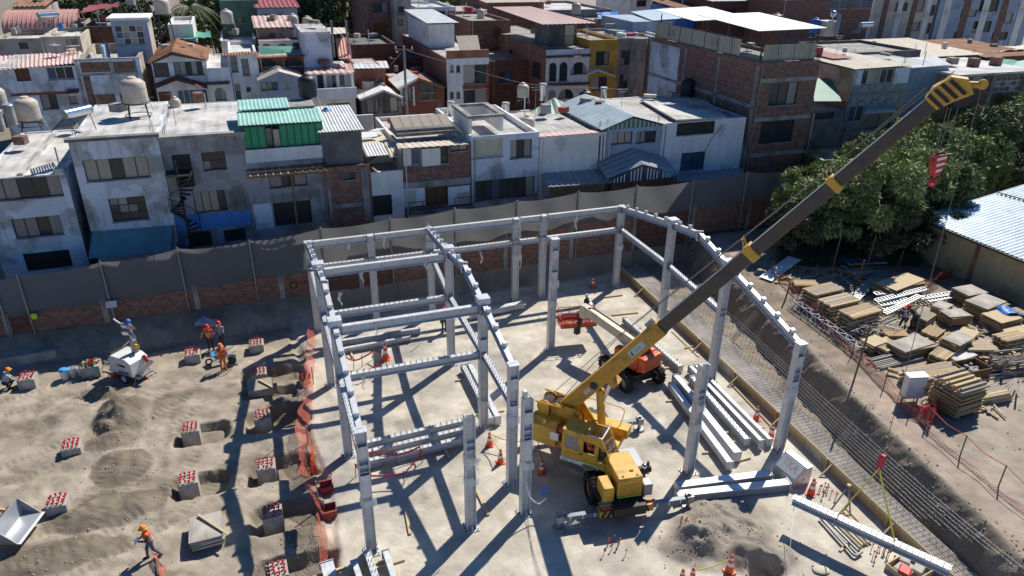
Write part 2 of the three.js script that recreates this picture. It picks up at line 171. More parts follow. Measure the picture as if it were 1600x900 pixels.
function ground(u, v) {
  const k = clamp((u + 6.9) / 0.5) * clamp((17.2 - u) / 0.4) * clamp((-4.2 - v) / 0.6);   // the levelled floor
  let y = mix(0.14, 0.008, k) * (fbm(u * 0.45, v * 0.45, 4, 5) - 0.5) * 2 + mix(0.15, 0.006, k) * (fbm(u * 1.9, v * 1.9, 4, 11) - 0.5);
  y -= 0.07 * rutAt(u, v);
  if (u < -7) y += 0.05 * Math.sin((v * 0.94 + u * 0.22) * 3.4 + 2 * fbm(u * 0.2, v * 0.3, 2, 17)) * step(0.45, 0.65, fbm(u * 0.16, v * 0.22, 3, 19));
  for (const [a, b, ru, rv, d] of PITS) { const n = 0.35 * (fbm(u * 1.3, v * 1.3, 3, 23) - 0.5), q = Math.max(Math.abs(u - a) / ru, Math.abs(v - b) / rv, Math.hypot((u - a) / ru, (v - b) / rv) * 0.83) + n; y -= d * (1 - step(0.82, 1.06, q)); }
  for (const [a, b, ru, rv, h] of HEAPS) { const q = Math.hypot((u - a) / ru, (v - b) / rv) + 0.5 * (fbm(u * 0.9, v * 0.9, 3, 29) - 0.5); if (q < 1) y += h * Math.pow(1 - q * q, 1.3) * (0.55 + 0.9 * fbm(u * 2.4, v * 2.4, 4, 31)); }
  { const [a, b] = GU(1195, 893); const q = Math.hypot((u - a) / 0.75, (v - b) / 0.6) + 0.4 * (fbm(u * 2, v * 2, 2, 41) - 0.5); y -= 0.7 * (1 - step(0.7, 1.05, q)); }
  // narrow drain trench beside the floor
  { const q = Math.abs(u + 7.0 - 0.25 * Math.sin(v * 0.5)); if (v < -6 && v > -27) y -= 0.16 * (1 - step(0.16, 0.3, q)); }
  const top = lerpTable(BANK_TOP, v), foot = top - 0.95 + 0.5 * (fbm(u * 0.7, v * 0.7, 3, 37) - 0.5), so = lerpTable(STRIP_OUT, v);
  if (u > so - 1) { const t = clamp((u - foot) / (top - foot + 0.001)); y = mix(y, 0.0 + 0.25 * fbm(u * 1.6, v * 1.6, 4, 43), step(so - 0.6, so, u)); if (t > 0) { const s = Math.pow(t, 0.75), r = (1.0 * (fbm(u * 1.0, v * 1.0, 4, 47) - 0.5) + 0.5 * (fbm(u * 3.2, v * 3.2, 3, 49) - 0.5)) * (1 - Math.abs(2 * t - 1)); y = mix(y, YARD + 0.12 * (fbm(u * 0.5, v * 0.5, 4, 53) - 0.5) + 0.06 * (fbm(u * 2, v * 2, 3, 57) - 0.5), s) + r; } }
  // the cut under the boundary wall: steep by the floor, a slumped slope to the left
  { const k = step(-7, -4, u), w = mix(1.6, 0.35, k), n = 0.5 * (fbm(u * 0.8, v * 0.8, 3, 59) - 0.5) * mix(1, 0.5, k), t = clamp((v + 3.25 + n + w) / w), b = WALL_Y * Math.pow(t, 0.8) + 0.2 * (fbm(u * 1.7, v * 1.7, 3, 63) - 0.5) * Math.sin(Math.PI * t); if (t > 0) y = Math.max(y * (1 - t), b); }
  return y;
}
const groundAt = (p) => { const [u, v] = toUV(p); return ground(u, v); };
{
  const line = (lo, hi, d, far) => { const a = []; for (let x = lo; x <= hi; x += d) a.push(x); let x = lo, s = d; const pre = []; while (x > -far) { s *= 1.35; x -= s; pre.unshift(x); } x = hi; s = d; while (x < far) { s *= 1.35; x += s; a.push(x); } return pre.concat(a); };
  const us = line(-27, 24, 0.125, 3500), vs = line(-37, 1, 0.125, 3500), nu = us.length, nv = vs.length, P = new Float32Array(nu * nv * 3), C = new Float32Array(nu * nv * 3), UVs = new Float32Array(nu * nv * 2), I = new Uint32Array((nu - 1) * (nv - 1) * 6);
  const dry = [0.475, 0.405, 0.315], floor = [0.71, 0.645, 0.53], dark = [0.20, 0.165, 0.115], red = [0.45, 0.35, 0.275], cut = [0.315, 0.26, 0.195], grey = [0.36, 0.345, 0.325];
  let n = 0;
  for (let j = 0; j < nv; j++) for (let i = 0; i < nu; i++, n++) {
    const u = us[i], v = vs[j], y = ground(u, v), p = S(u, y, v); P.set([p.x, p.y, p.z], 3 * n); UVs.set([u, v], 2 * n);
    const k = step(-7.2, -6.5, u + 0.6 * (fbm(u, v, 2, 61) - 0.5)) * step(0, 1, 17.2 - u) * step(-3.6, -4.6, v);
    const q = fbm(u * 0.33, v * 0.5, 5, 67); let c = dry.map((a, x) => mix(a * (0.8 + 0.36 * q), floor[x] * (0.86 + 0.24 * fbm(u * 0.5, v * 0.9, 4, 71)), k));
    const put = (t, w) => { c = c.map((a, x) => mix(a, t[x], w)); };
    const band = Math.exp(-Math.pow((v + 17.6 + 0.03 * u) / 0.55, 2)) * step(0.4, 0.62, fbm(u * 0.9, v * 1.6, 4, 73)); put(cut, 0.5 * band * k);
    put(grey, 0.55 * k * step(0.56, 0.72, fbm(u * 0.22 + 9, v * 0.3, 5, 79)));
    for (const [a, b, ru, rv, h, kind] of HEAPS) { const e = Math.hypot((u - a) / ru, (v - b) / rv) + 0.55 * (fbm(u * 0.8, v * 0.8, 4, 83) - 0.5); if (kind && e < 1.25) put(kind === 3 ? [0.36, 0.31, 0.25] : dark, (1 - step(kind === 2 ? 0.98 : 0.8, kind === 2 ? 1.06 : 1.2, e)) * (0.7 + 0.3 * fbm(u * 2, v * 2, 3, 89))); }
    for (const [a, b, ru, rv] of PITS) { const e = Math.max(Math.abs(u - a) / ru, Math.abs(v - b) / rv); if (e < 1.15) put(cut, 0.55 * (1 - step(0.9, 1.15, e))); }
    const top = lerpTable(BANK_TOP, v); if (u > lerpTable(STRIP_OUT, v) - 0.3) { const w = step(top + 0.5, top - 0.2, u); put(cut, w); put(dry.map((a) => a * 0.95), 1 - w); const f = Math.abs(u - top - 1.3 + 0.4 * Math.sin(v)); put(red, (1 - step(0.9, 1.6, f)) * 0.8 * (1 - w)); put(dark, 0.55 * step(0.5, 0.68, fbm(u * 0.35, v * 0.35, 4, 97)) * (1 - w)); }
    if (v > -5.5 && u < 18) put(cut, 0.75 * step(mix(-5.2, -3.9, step(-7, -4, u)), -3.5, v));
    put(cut, 0.35 * rutAt(u, v)); if (k > 0.3) put(cut, 0.3 * rutAt(u, v, PRINTS) * step(0.3, 0.6, fbm(u * 0.8, v * 0.8, 3, 109))); if (u < -7) put(dark, 0.45 * step(0.53, 0.66, fbm(u * 0.5 + 3, v * 0.7, 5, 103)) + 0.3 * step(0.6, 0.68, fbm(u * 2.2, v * 2.6, 4, 107)));
    const g = 0.92 + 0.16 * fbm(u * 3.1, v * 3.1, 3, 101); C.set(c.map((a) => a * g), 3 * n);
  }
  n = 0; for (let j = 0; j < nv - 1; j++) for (let i = 0; i < nu - 1; i++) { const a = j * nu + i, b = a + 1, d = a + nu, e = d + 1; I.set([a, b, d, b, e, d], n); n += 6; }
  const g = new THREE.BufferGeometry(); g.setAttribute('position', new THREE.BufferAttribute(P, 3)); g.setAttribute('color', new THREE.BufferAttribute(C, 3)); g.setAttribute('uv', new THREE.BufferAttribute(UVs, 2)); g.setIndex(new THREE.BufferAttribute(I, 1)); g.computeVertexNormals();
  struct('ground', g, mat([1, 1, 1], { map: T.soil, bump: T.soilBump, bumpScale: 0.014, rough: 0.95, vertexColors: true }), 'dry sandy ground of the building site, trenches, bank and storage yard');
}

// ---------------------------------------------------------------- loose stones and clods
{
  reseed(616); const n = 5200, g = new THREE.IcosahedronGeometry(1, 0), im = new THREE.InstancedMesh(g, mat([1, 1, 1], { map: T.soil, rough: 0.95 }), n), m = new THREE.Matrix4(), q = new THREE.Quaternion(), c = new THREE.Color();
  for (let i = 0; i < n; i++) {
    const k = rnd(); let u, v, s; if (k < 0.45) { u = rr(-24, -7); v = rr(-30, -6); s = rr(0.008, 0.03); } else if (k < 0.6) { const h = HEAPS[Math.floor(rnd() * HEAPS.length)]; u = h[0] + rr(-1.2, 1.2) * h[2]; v = h[1] + rr(-1.2, 1.2) * h[3]; s = rr(0.015, 0.05); } else if (k < 0.78) { v = rr(-38, -4); const t = lerpTable(BANK_TOP, v); u = t + rr(-1.9, 0.5); s = rr(0.015, 0.06); } else if (k < 0.9) { u = rr(-7, 17); v = rr(-32, -5); s = rr(0.008, 0.03); } else { u = lerpTable(BANK_TOP, -20) + rr(0, 16); v = rr(-36, -8); s = rr(0.02, 0.07); }
    const p = S(u, ground(u, v) + s * 0.25, v); q.setFromEuler(new THREE.Euler(rr(0, 6), rr(0, 6), rr(0, 6))); m.compose(p, q, V3(s * rr(0.7, 1.3), s * rr(0.5, 0.9), s * rr(0.7, 1.3))); im.setMatrixAt(i, m); const w = rr(0.42, 0.62); im.setColorAt(i, c.setRGB(w, w * 0.88, w * 0.72));
  }
  im.name = 'gravel'; im.userData = { kind: 'stuff', label: 'loose stones and soil clods scattered over the site' }; im.castShadow = im.receiveShadow = true; scene.add(im);
}
// ================================================================ boundary wall: brick below, shade net on poles above
{
  const xs = [[-12, 432], [28, 428], [157, 408], [277, 387], [389, 375], [500, 355], [608, 340], [709, 325], [806, 313], [902, 299], [993, 290], [1081, 281], [1165, 268], [1250, 263]];
  const top = xs.map(([x, y]) => W(x, y, WALL_V)), brickTop = (u) => lerpTable([[-30, 2.6], [-13, 3.0], [0, 3.45], [15, 4.3], [36, 4.5]], u);
  const w = thing('boundary_wall', 'long brick boundary wall topped with grey shade net on poles', 'wall', S(4, WALL_Y, WALL_V));
  const A = [[top[0][0] - 18, top[0][1] - 0.3], [top[0][0] - 12, top[0][1] - 0.2], [top[0][0] - 6, top[0][1] - 0.1], ...top];
  A.forEach(([u0, h0], i) => {
    if (i === A.length - 1) return; const [u1, h1] = A[i + 1], b0 = brickTop(u0), b1 = brickTop(u1), L = u1 - u0;
    const s = poly([[0, WALL_Y - 0.4], [L - 0.02, WALL_Y - 0.4], [L - 0.02, b1], [0, b0]]);
    wpart('brick_panel', moved(extr(s, 0.25), siteM(u0, 0, WALL_V + 0.12)), i % 5 === 3 ? M.brickDark : M.brick, w);
    wpart('coping', bar(S(u0, b0 + 0.03, WALL_V), S(u1, b1 + 0.03, WALL_V), 0.3, 0.06), M.concDark, w);
    // the net: hangs between poles with folds and a slack top edge
    const nu = 14, nv = 10, g = new THREE.PlaneGeometry(1, 1, nu, nv), p = g.attributes.position;
    for (let k = 0; k < p.count; k++) { const a = p.getX(k) + 0.5, b = p.getY(k) + 0.5, u = mix(u0, u1, a), sag = 0.16 * Math.sin(a * Math.PI) * b * b, y = mix(mix(b0, b1, a) - 0.25, mix(h0, h1, a), b) - sag, q = S(u, y, WALL_V - 0.16 - 0.10 * Math.sin(a * Math.PI) * (0.4 + fbm(u * 1.4, b * 2.5, 3, 7)) + 0.05 * Math.sin(9 * a + 3 * b)); p.setXYZ(k, q.x, q.y, q.z); }
    g.computeVertexNormals(); wpart('shade_net', g, M.net, w);
    wpart('net_pole', rod(S(u1, WALL_Y - 0.1, WALL_V - 0.26), S(u1, h1 + 0.1, WALL_V - 0.26), 0.05, 8), M.greyMetal, w);
  });
  for (let k = 0; k < 12; k++) { const u = -28 + k * 5.2; wpart('buttress', sb(u - 0.15, u + 0.15, WALL_Y - 0.4, brickTop(u) - 0.02, WALL_V - 0.16, WALL_V - 0.133), M.conc, w); }
  const pr = print(1.6, 0.7, (c, a, b) => { c.fillStyle = '#8a5d4c'; c.fillRect(0, 0, a, b); c.strokeStyle = '#1c1614'; c.lineWidth = 14; c.beginPath(); c.arc(b * 0.5, b * 0.5, b * 0.34, 0, 7); c.stroke(); c.fillStyle = '#1c1614'; c.font = 'bold 70px sans-serif'; c.fillText('+12', b * 1.0, b * 0.62); });
  const q = W(470, 444, WALL_V - 0.16); const m = new THREE.Mesh(plate(1.6, 0.7), pr); m.name = 'painted_level_mark'; w.add(m); m.position.copy(w.worldToLocal(S(q[0], q[1], WALL_V - 0.14))); m.rotation.y = SITE_T;
}
// ================================================================ steel frame
const HC = { d: 0.42, w: 0.36 };
function columnParts(parent, u, v, h, o = {}) {
  const c = S(u, 0, v), m = siteM(u, 0, v), up = TM(0, 0.04, 0, -Math.PI / 2, 0, Math.PI / 2);
  const shaft = wpart('column', moved(moved(extr(hShape(HC.d, HC.w, 0.035, 0.03), h - 0.04), up), m), M.steel, parent);
  const add = (n, g, mm = M.steel) => { const k = moved(g, m); const x = join([k]).clone(); x.applyMatrix4(parent.matrixWorld.clone().invert()); x.userData.uvDone = true; const q = new THREE.Mesh(x, mm); q.name = n; q.castShadow = q.receiveShadow = true; shaft.add(q); };
  add('base_plate', [bx(0.66, 0.045, 0.62, 0, 0.022, 0)]);
  add('anchor_bolts', [-0.26, 0.26].flatMap((x) => [-0.24, 0, 0.24].map((z) => cyl(0.028, 0.028, 0.1, x, 0.09, z, 0, 0, 0, 6))), M.bolt);
  add('gusset', [bx(0.016, 0.3, 0.12, 0, 0.19, 0.24), bx(0.016, 0.3, 0.12, 0, 0.19, -0.24)]);
  if (o.mid !== 0) { add('stiffener', [bx(0.35, 0.025, 0.33, 0, 4.28, 0), bx(0.35, 0.025, 0.33, 0, 4.62, 0)]); }
  if (o.cap !== 0) add('cap_plate', [bx(0.48, 0.03, 0.42, 0, h + 0.012, 0)]);
  if (o.door) { add('front_plate', [bx(0.34, 0.55, 0.02, 0, h - 0.95, 0.165)]); add('front_plate', [bx(0.34, 1.1, 0.02, 0, h - 2.6, 0.165)]); }
  return shaft;
}
function wrapFilm(parent, u, v, y, seed) {   // a torn strip of packing film round a column
  reseed(seed); const n = 18, ps = [], idx = []; for (let i = 0; i <= n; i++) { const a = i / n * 6.28, r = 0.275 + 0.012 * rnd(); const e = i > n - 3 ? (i - n + 3) * 0.035 : 0; for (const k of [0, 1]) { const p = S(u + Math.cos(a) * (r + e), y + k * (0.28 + 0.2 * rnd()) - e * 2, v + Math.sin(a) * (r + e) * 0.9); ps.push(p.x, p.y, p.z); } if (i) { const b = i * 2; idx.push(b - 2, b - 1, b, b - 1, b + 1, b); } }
  const g = new THREE.BufferGeometry(); g.setAttribute('position', new THREE.Float32BufferAttribute(ps, 3)); g.setIndex(idx); g.computeVertexNormals(); wpart('packing_film', g, M.film, parent);
}
function flap(parent, p, L, seed) { reseed(seed); const n = 9, ps = [], idx = []; for (let i = 0; i <= n; i++) { const t = i / n, w = 0.10 * (1 - 0.7 * t) * (0.4 + 1.1 * rnd()), q = p.clone().add(V3(0.05 * Math.sin(7 * t + seed), -L * t, 0.06 * Math.sin(5 * t))); ps.push(q.x - w, q.y, q.z + 0.03 * rnd(), q.x + w, q.y, q.z); if (i) { const b = i * 2; idx.push(b - 2, b - 1, b, b - 1, b + 1, b); } } const g = new THREE.BufferGeometry(); g.setAttribute('position', new THREE.Float32BufferAttribute(ps, 3)); g.setIndex(idx); g.computeVertexNormals(); wpart('packing_film', g, M.film, parent); }
const ROWV = [-6.1, -12.7, -19.2, -25.75], ROOFY = [6.2, 7.4, 7.4, 6.2], MIDY = 4.45;
const FRA = [-5.38, -5.4, -5.4, -5.42], FRB = [2.15, 1.65, 1.55, 1.4], FRD = [15.96, 15.9, 15.4, 15.0];
{
  const f = thing('steel_framework', 'grey galvanized steel building frame of columns, rafters and beams', 'steel frame', S(5, 0, -14));
  const roofAt = (v) => lerpTable([[-25.75, 6.2], [-19.2, 7.4], [-15.95, 8.0], [-12.7, 7.4], [-6.1, 6.2]], v);
  const studs = (a, b, w = 0.07, step_ = 0.28) => { const L = a.distanceTo(b), d = b.clone().sub(a).normalize(), s = V3(d.z, 0, -d.x), out = []; for (let t = 0.3; t < L - 0.2; t += step_) for (const k of [-1, 1]) { const p = a.clone().addScaledVector(d, t).addScaledVector(s, k * w); out.push(moved(new THREE.CylinderGeometry(0.016, 0.016, 0.1, 5), TM(p.x, p.y + 0.05, p.z))); } return out; };
  const beam = (name, a, b, d, w, withStuds) => { const o = wpart(name, iBeam(a, b, d, w, 0.022, 0.016), M.steel, f); const t = b.clone().sub(a).normalize(), pl = [a.clone().addScaledVector(t, 0.02), b.clone().addScaledVector(t, -0.02)].forEach((p) => sub('end_plate', bar(p, p.clone().addScaledVector(t, 0.025), w + 0.04, d + 0.06), M.steelDark, o)); if (withStuds) { const q = sub('stud', studs(a.clone().add(V3(0, d / 2, 0)), b.clone().add(V3(0, d / 2, 0))), M.bolt, o); q.userData.kind = 'stuff'; } return o; };
  const ends = (p, q, off = 0.23) => { const d = q.clone().sub(p).normalize(); return [p.clone().addScaledVector(d, off), q.clone().addScaledVector(d, -off)]; };
  const FR = [FRA, FRB, FRD];
  FR.forEach((uu, k) => {
    uu.forEach((u, i) => { let v = ROWV[i], h = ROOFY[i]; if (k === 1 && i === 3) { v = -23.75; h = roofAt(v); u = 1.45; } columnParts(f, u, v, h, { door: i === 3 || (i === 2 && k === 1) }); });
    const R = uu.map((u, i) => S(u, ROOFY[i] - 0.22, ROWV[i])); if (k === 1) R[3] = S(1.45, roofAt(-23.75) - 0.22, -23.75);
    const ridge = R[1].clone().add(R[2]).multiplyScalar(0.5); ridge.y = 8.0 - 0.24; const runs = [[R[0], R[1]], [R[1], ridge], [ridge, R[2]], [R[2], R[3]]];
    runs.forEach(([a, b], i) => {
      const o = beam('rafter', ...ends(a, b, i === 1 ? 0.23 : i === 2 ? 0.02 : 0.1), 0.42, 0.24);
      const d = b.clone().sub(a), L = d.length(); d.normalize(); for (let t = 0.9; t < L - 0.3; t += 1.25) { const p = a.clone().addScaledVector(d, t); p.y += 0.32; sub('purlin_cleat', bar(p.clone().addScaledVector(d, -0.09), p.clone().addScaledVector(d, 0.09), 0.2, 0.22), M.steel, o); }
    });
    wpart('ridge_splice', [bar(ridge.clone().add(V3(0, 0, -0.04)), ridge.clone().add(V3(0, 0, 0.04)), 0.36, 0.6)], M.steel, f);
    // cap block over each ridge column
    [1, 2].forEach((i) => wpart('node_block', moved(rbx(0.62, 0.3, 0.55, 0.02, 0, 0.1, 0), TM(R[i].x, R[i].y + 0.2, R[i].z, 0, SITE_T, 0)), M.steel, f));
    // level beams along the frame
    const mid = (i) => S(uu[i], MIDY, ROWV[i]); const list = k === 1 ? [[0, 1], [1, 2], [2, 3]] : k === 0 ? [[0, 1], [1, 2], [2, 3]] : [[0, 1], [1, 2]];
    list.forEach(([i, j]) => { const q = mid(j); if (k === 1 && j === 3) q.copy(S(1.45, MIDY, -23.75)); beam('floor_beam', ...ends(mid(i), q), 0.36, 0.24, true); });
  });
  // the back line between the frames
  const back = [[FRA[0]], [-1.6], [FRB[0]], [8.1], [10.1], [FRD[0]]].map((x) => x[0]);
  [1, 3, 4].forEach((i) => columnParts(f, back[i], -6.05, 6.15));
  for (let i = 0; i < 5; i++) { beam('eaves_beam', ...ends(S(back[i], 6.0, -6.1), S(back[i + 1], 6.0, -6.1), 0.22), 0.44, 0.22); beam('floor_beam', ...ends(S(back[i], MIDY, -6.1), S(back[i + 1], MIDY, -6.1), 0.22), 0.36, 0.22, i !== 4); }
  // cross beams between the left and the middle frame
  [1, 2].forEach((i) => { beam('cross_beam', ...ends(S(FRA[i], 7.0, ROWV[i]), S(FRB[i], 7.0, ROWV[i])), 0.46, 0.24); beam('floor_beam', ...ends(S(FRA[i], MIDY, ROWV[i]), S(FRB[i], MIDY, ROWV[i])), 0.38, 0.24, true); });
  [[FRB[0], -6.1, 4.9, 3], [FRB[0], -6.1, 5.7, 5], [8.1, -6.05, 5.6, 7], [8.1, -6.05, 3.2, 8], [10.1, -6.05, 4.2, 9], [FRB[1], -12.7, 3.1, 11], [FRB[1], -12.7, 4.0, 12], [FRA[3], -25.75, 2.6, 13], [FRB[2], -19.2, 1.4, 14], [FRD[3], -25.75, 3.4, 15], [FRD[1], -12.7, 2.5, 16], [1.45, -23.75, 3.6, 17], [FRD[0], -6.1, 3.0, 18]].forEach((a) => wrapFilm(f, ...a));
  [[S(8.3, 6.4, -6.3), 1.6, 21], [S(8.35, 4.3, -6.4), 1.7, 22], [S(5.6, 4.2, -6.3), 0.9, 23], [S(-3, 6.0, -6.3), 0.6, 24], [S(-0.8, 6.1, -6.3), 0.9, 25], [S(12.4, 6.0, -6.3), 1.1, 26], [S(-3.2, 6.9, -12.9), 0.7, 27], [S(0.3, 7.0, -12.9), 0.6, 28], [S(-3.6, 7.1, -19.4), 0.6, 29], [S(2.1, 6.6, -6.1), 0.5, 30], [S(-4.4, 4.5, -19.4), 0.8, 31], [S(-4.6, 6.6, -14.5), 0.8, 33]].forEach((a) => flap(f, ...a));
}
// columns that stand alone, not tied in yet
[['tall ridge column standing alone beside the boom lift', 7.87, -13.1, 7.45, 41], ['short unconnected column at the front, nearest the hazel plank', -1.15, -25.8, 5.95, 42], ['unconnected column wrapped in torn film, left of the yellow crane', 1.35, -25.75, 6.2, 43], ['unconnected column between crane and stacked beams, right of the crane', 9.75, -25.75, 6.1, 44]].forEach(([label, u, v, h, s], i) => {
  const t = thing('steel_column', (i === 1 ? 'short unconnected steel column between the left frame and the crane' : label.replace('column', 'steel column')), 'steel column', S(u, 0, v), 0, 'columns standing free of the frame');
  columnParts(t, u, v, h, { cap: i === 0 ? 1 : 0, door: i !== 1 && i !== 3 }); wrapFilm(t, u, v, h * 0.42, s); wrapFilm(t, u, v, h * 0.6, s + 50); if (i === 2) { wpart('top_bracket', moved(bx(0.16, 0.3, 0.2, -0.1, h + 0.15, -0.05), siteM(u, 0, v)), M.steel, t); } if (i === 1) flap(t, S(u + 0.25, 3.9, v - 0.25), 0.9, 77);
  if (i === 2) { const g = tube([S(u - 0.1, 2.2, v - 0.25), S(u + 0.1, 1.2, v - 0.35), S(u + 0.5, 0.75, v - 0.4), S(u + 0.85, 0.95, v - 0.4)], 0.035, 20, 6); wpart('packing_film', g, M.film, t); }
});
// ---------------------------------------------------------------- sheets
function corr(parent, name, a, b, c, d, m, pitch = 0.3, amp = 0.035) {   // corrugated sheet a-b (across the waves), d-c the other edge
  const n = Math.max(2, Math.round(Math.max(a.distanceTo(b), d.distanceTo(c)) / (pitch / 2))), nor = b.clone().sub(a).cross(d.clone().sub(a)).normalize(); if (nor.y < 0) nor.negate();
  const ps = [], idx = []; for (let i = 0; i <= n; i++) { const t = i / n, o = nor.clone().multiplyScalar((i % 2 ? amp : -amp)); for (const q of [0, -0.025]) for (const [x, y] of [[a, b], [d, c]]) { const p = x.clone().lerp(y, t).add(o).addScaledVector(nor, q); ps.push(p.x, p.y, p.z); } if (i) { const k = i * 4; idx.push(k - 4, k, k - 3, k, k + 1, k - 3, k - 2, k - 1, k + 2, k + 2, k - 1, k + 3, k - 4, k - 2, k, k, k - 2, k + 2, k - 3, k + 1, k - 1, k + 1, k + 3, k - 1); } }
  const g = new THREE.BufferGeometry(); g.setAttribute('position', new THREE.Float32BufferAttribute(ps, 3)); g.setIndex(idx); const f = g.toNonIndexed(); f.computeVertexNormals(); return wpart(name, f, m, parent);
}
function slab4(parent, name, a, b, c, d, m, t = 0.12) {   // flat four-cornered plate of thickness t below its corners
  const top = [a, b, c, d], ps = [], nor = b.clone().sub(a).cross(d.clone().sub(a)).normalize(); if (nor.y < 0) nor.negate(); const bot = top.map((p) => p.clone().addScaledVector(nor, -t)); const q = (w, x, y, z) => [w, x, y, w, y, z].forEach((p) => ps.push(p.x, p.y, p.z)); q(...top); q(...[...bot].reverse()); for (let i = 0; i < 4; i++) { const j = (i + 1) % 4; q(top[i], bot[i], bot[j], top[j]); }
  const g = new THREE.BufferGeometry(); g.setAttribute('position', new THREE.Float32BufferAttribute(ps, 3)); g.computeVertexNormals(); return wpart(name, g, m, parent);
}
// the houses stand on a strip 2.8 m nearer than the depths written below, which were first read against the net
const HOFF = 2.8, S_ = S, W_ = W, siteM_ = siteM, sb_ = sb;
{
const S = (u, y, v) => S_(u, y, v - HOFF), W = (px, py, v) => W_(px, py, v - HOFF), siteM = (u, y, v) => siteM_(u, y, v - HOFF), sb = (u0, u1, y0, y1, v0, v1) => sb_(u0, u1, y0, y1, v0 - HOFF, v1 - HOFF);
// ================================================================ houses: helpers
const C3 = (px, py, v) => { const [u, y] = W(px, py, v); return S(u, y, v); };
const PANE = { g: [M.glass, M.frameDark], w: [M.glass, M.frameWhite], c: [M.curtain, M.frameDark], m: [M.curtainGrey, M.frameDark], d: [M.doorWood, M.frameBrown], n: [M.glass, M.frameBrown], k: [M.doorDark, M.frameDark], b: [M.glassBlue, M.frameDark], o: [M.doorDark, M.frameDark], y: [M.cream, M.frameWhite], t: [M.glassBlue, M.frameWhite] };
let paneCount = 0;
function windowIn(parent, v, [u0, u1, y0, y1], type, nx = 1, ny = 1, arch = false) {
  const [pm, fm] = PANE[type], door = 'dky'.includes(type) && type !== 'y', fw = door ? 0.05 : 0.045, w = u1 - u0, h = y1 - y0, bars = [], Z0 = v + 0.12, Z1 = v + 0.17;
  bars.push(sb(u0, u0 + fw, y0, y1, Z0, Z1), sb(u1 - fw, u1, y0, y1, Z0, Z1), sb(u0 + fw, u1 - fw, y0, y0 + fw, Z0, Z1), sb(u0 + fw, u1 - fw, y1 - fw, y1, Z0, Z1));
  for (let i = 1; i < nx; i++) { const x = u0 + w * i / nx; bars.push(sb(x - fw / 2, x + fw / 2, y0 + fw, y1 - fw, Z0 + 0.01, Z1 - 0.005)); }
  for (let j = 1; j < ny; j++) { const y = y0 + h * j / ny; bars.push(sb(u0 + fw, u1 - fw, y - fw / 2, y + fw / 2, Z0 + 0.013, Z1 - 0.008)); }
  const o = wpart(door ? 'door' : 'window', bars, fm, parent);
  for (let i = 0; i < nx; i++) for (let j = 0; j < ny; j++) {
    const k = hash2(paneCount++, 5, 9), m = type === 'c' || type === 'm' ? (k < 0.4 ? M.glass : pm) : type === 'g' || type === 'n' || type === 'w' ? (k < 0.62 ? M.glass : k < 0.82 ? M.curtainGrey : k < 0.92 ? M.curtain : M.glassBlue) : pm;
    const g = join([sb(u0 + w * i / nx + 0.005, u0 + w * (i + 1) / nx - 0.005, y0 + h * j / ny + 0.005, y0 + h * (j + 1) / ny - 0.005, v + 0.178, v + 0.2)]).clone(); g.applyMatrix4(parent.matrixWorld.clone().invert()); g.userData.uvDone = true; const p = new THREE.Mesh(g, m); p.name = door ? 'leaf' : 'pane'; o.add(p);
  }
  if (!door) { const g = join([sb(u0 - 0.06, u1 + 0.06, y0 - 0.07, y0 - 0.003, v - 0.05, v + 0.06)]).clone(); g.applyMatrix4(parent.matrixWorld.clone().invert()); g.userData.uvDone = true; const s = new THREE.Mesh(g, M.conc); s.name = 'sill'; o.add(s); }
  return o;
}
// rectangle in the photo to [u0,u1,y0,y1] on the plane v
const rectOn = (v, [x0, y0, x1, y1]) => { const mx = (x0 + x1) / 2, my = (y0 + y1) / 2; return [W(x0, my, v)[0], W(x1, my, v)[0], W(mx, y1, v)[1], W(mx, y0, v)[1]]; };
function frontWall(parent, u0, u1, y0, y1, v, m, wins = [], gable) {
  const s = poly(gable ? [[u0, y0], [u1, y0], [u1, y1], [gable[0], gable[1]], [u0, y1]] : [[u0, y0], [u1, y0], [u1, y1], [u0, y1]]);
  for (const w of wins) { let [a, b, c, d] = w.r; a = Math.max(a, u0 + 0.08); b = Math.min(b, u1 - 0.08); c = Math.max(c, y0 + 0.05); d = Math.min(d, (gable ? Math.max(y1, gable[1] - 0.5) : y1) - 0.08); w.r = [a, b, c, d]; const h = new THREE.Path(); if (w.arch) { const r = (b - a) / 2; h.moveTo(a, c); h.lineTo(a, d - r); for (let k = 1; k < 10; k++) { const t = Math.PI * (1 - k / 10); h.lineTo((a + b) / 2 + r * Math.cos(t), d - r + r * Math.sin(t)); } h.lineTo(b, d - r); h.lineTo(b, c); } else { h.moveTo(a, c); h.lineTo(a, d); h.lineTo(b, d); h.lineTo(b, c); } h.closePath(); s.holes.push(h); }
  const g = extr(s, 0.22); return wpart('front_wall', moved(g, siteM(0, 0, v + 0.22)), m, parent);
}
// a flat-roofed building from its front top corners in the photo and the depth of its front
function house(name, label, v, depth, L, R, { m = M.white, side = m, roof = M.roofC, win = [], parapet = 0.3, y0 = -0.3, gable, category = 'house', noRoof, h: hh, bands = [], sills } = {}) {
  const a = W(L[0], L[1], v), b = W(R[0], R[1], v), u0 = a[0], u1 = b[0], h = hh ?? (a[1] + b[1]) / 2, t = thing(name, label, category, S((u0 + u1) / 2, y0, v + depth / 2), SITE_T);
  const wins = win.map(([x0, y0_, x1, y1_, type = 'g', nx = 1, ny = 1, arch = 0]) => ({ r: rectOn(v, [x0, y0_, x1, y1_]), type, nx, ny, arch }));
  const gp = gable ? W(gable[0], gable[1], v) : null;
  frontWall(t, u0, u1, y0, h, v, m, wins, gp);
  for (const w of wins) windowIn(t, v, w.r, w.type, w.nx, w.ny, w.arch);
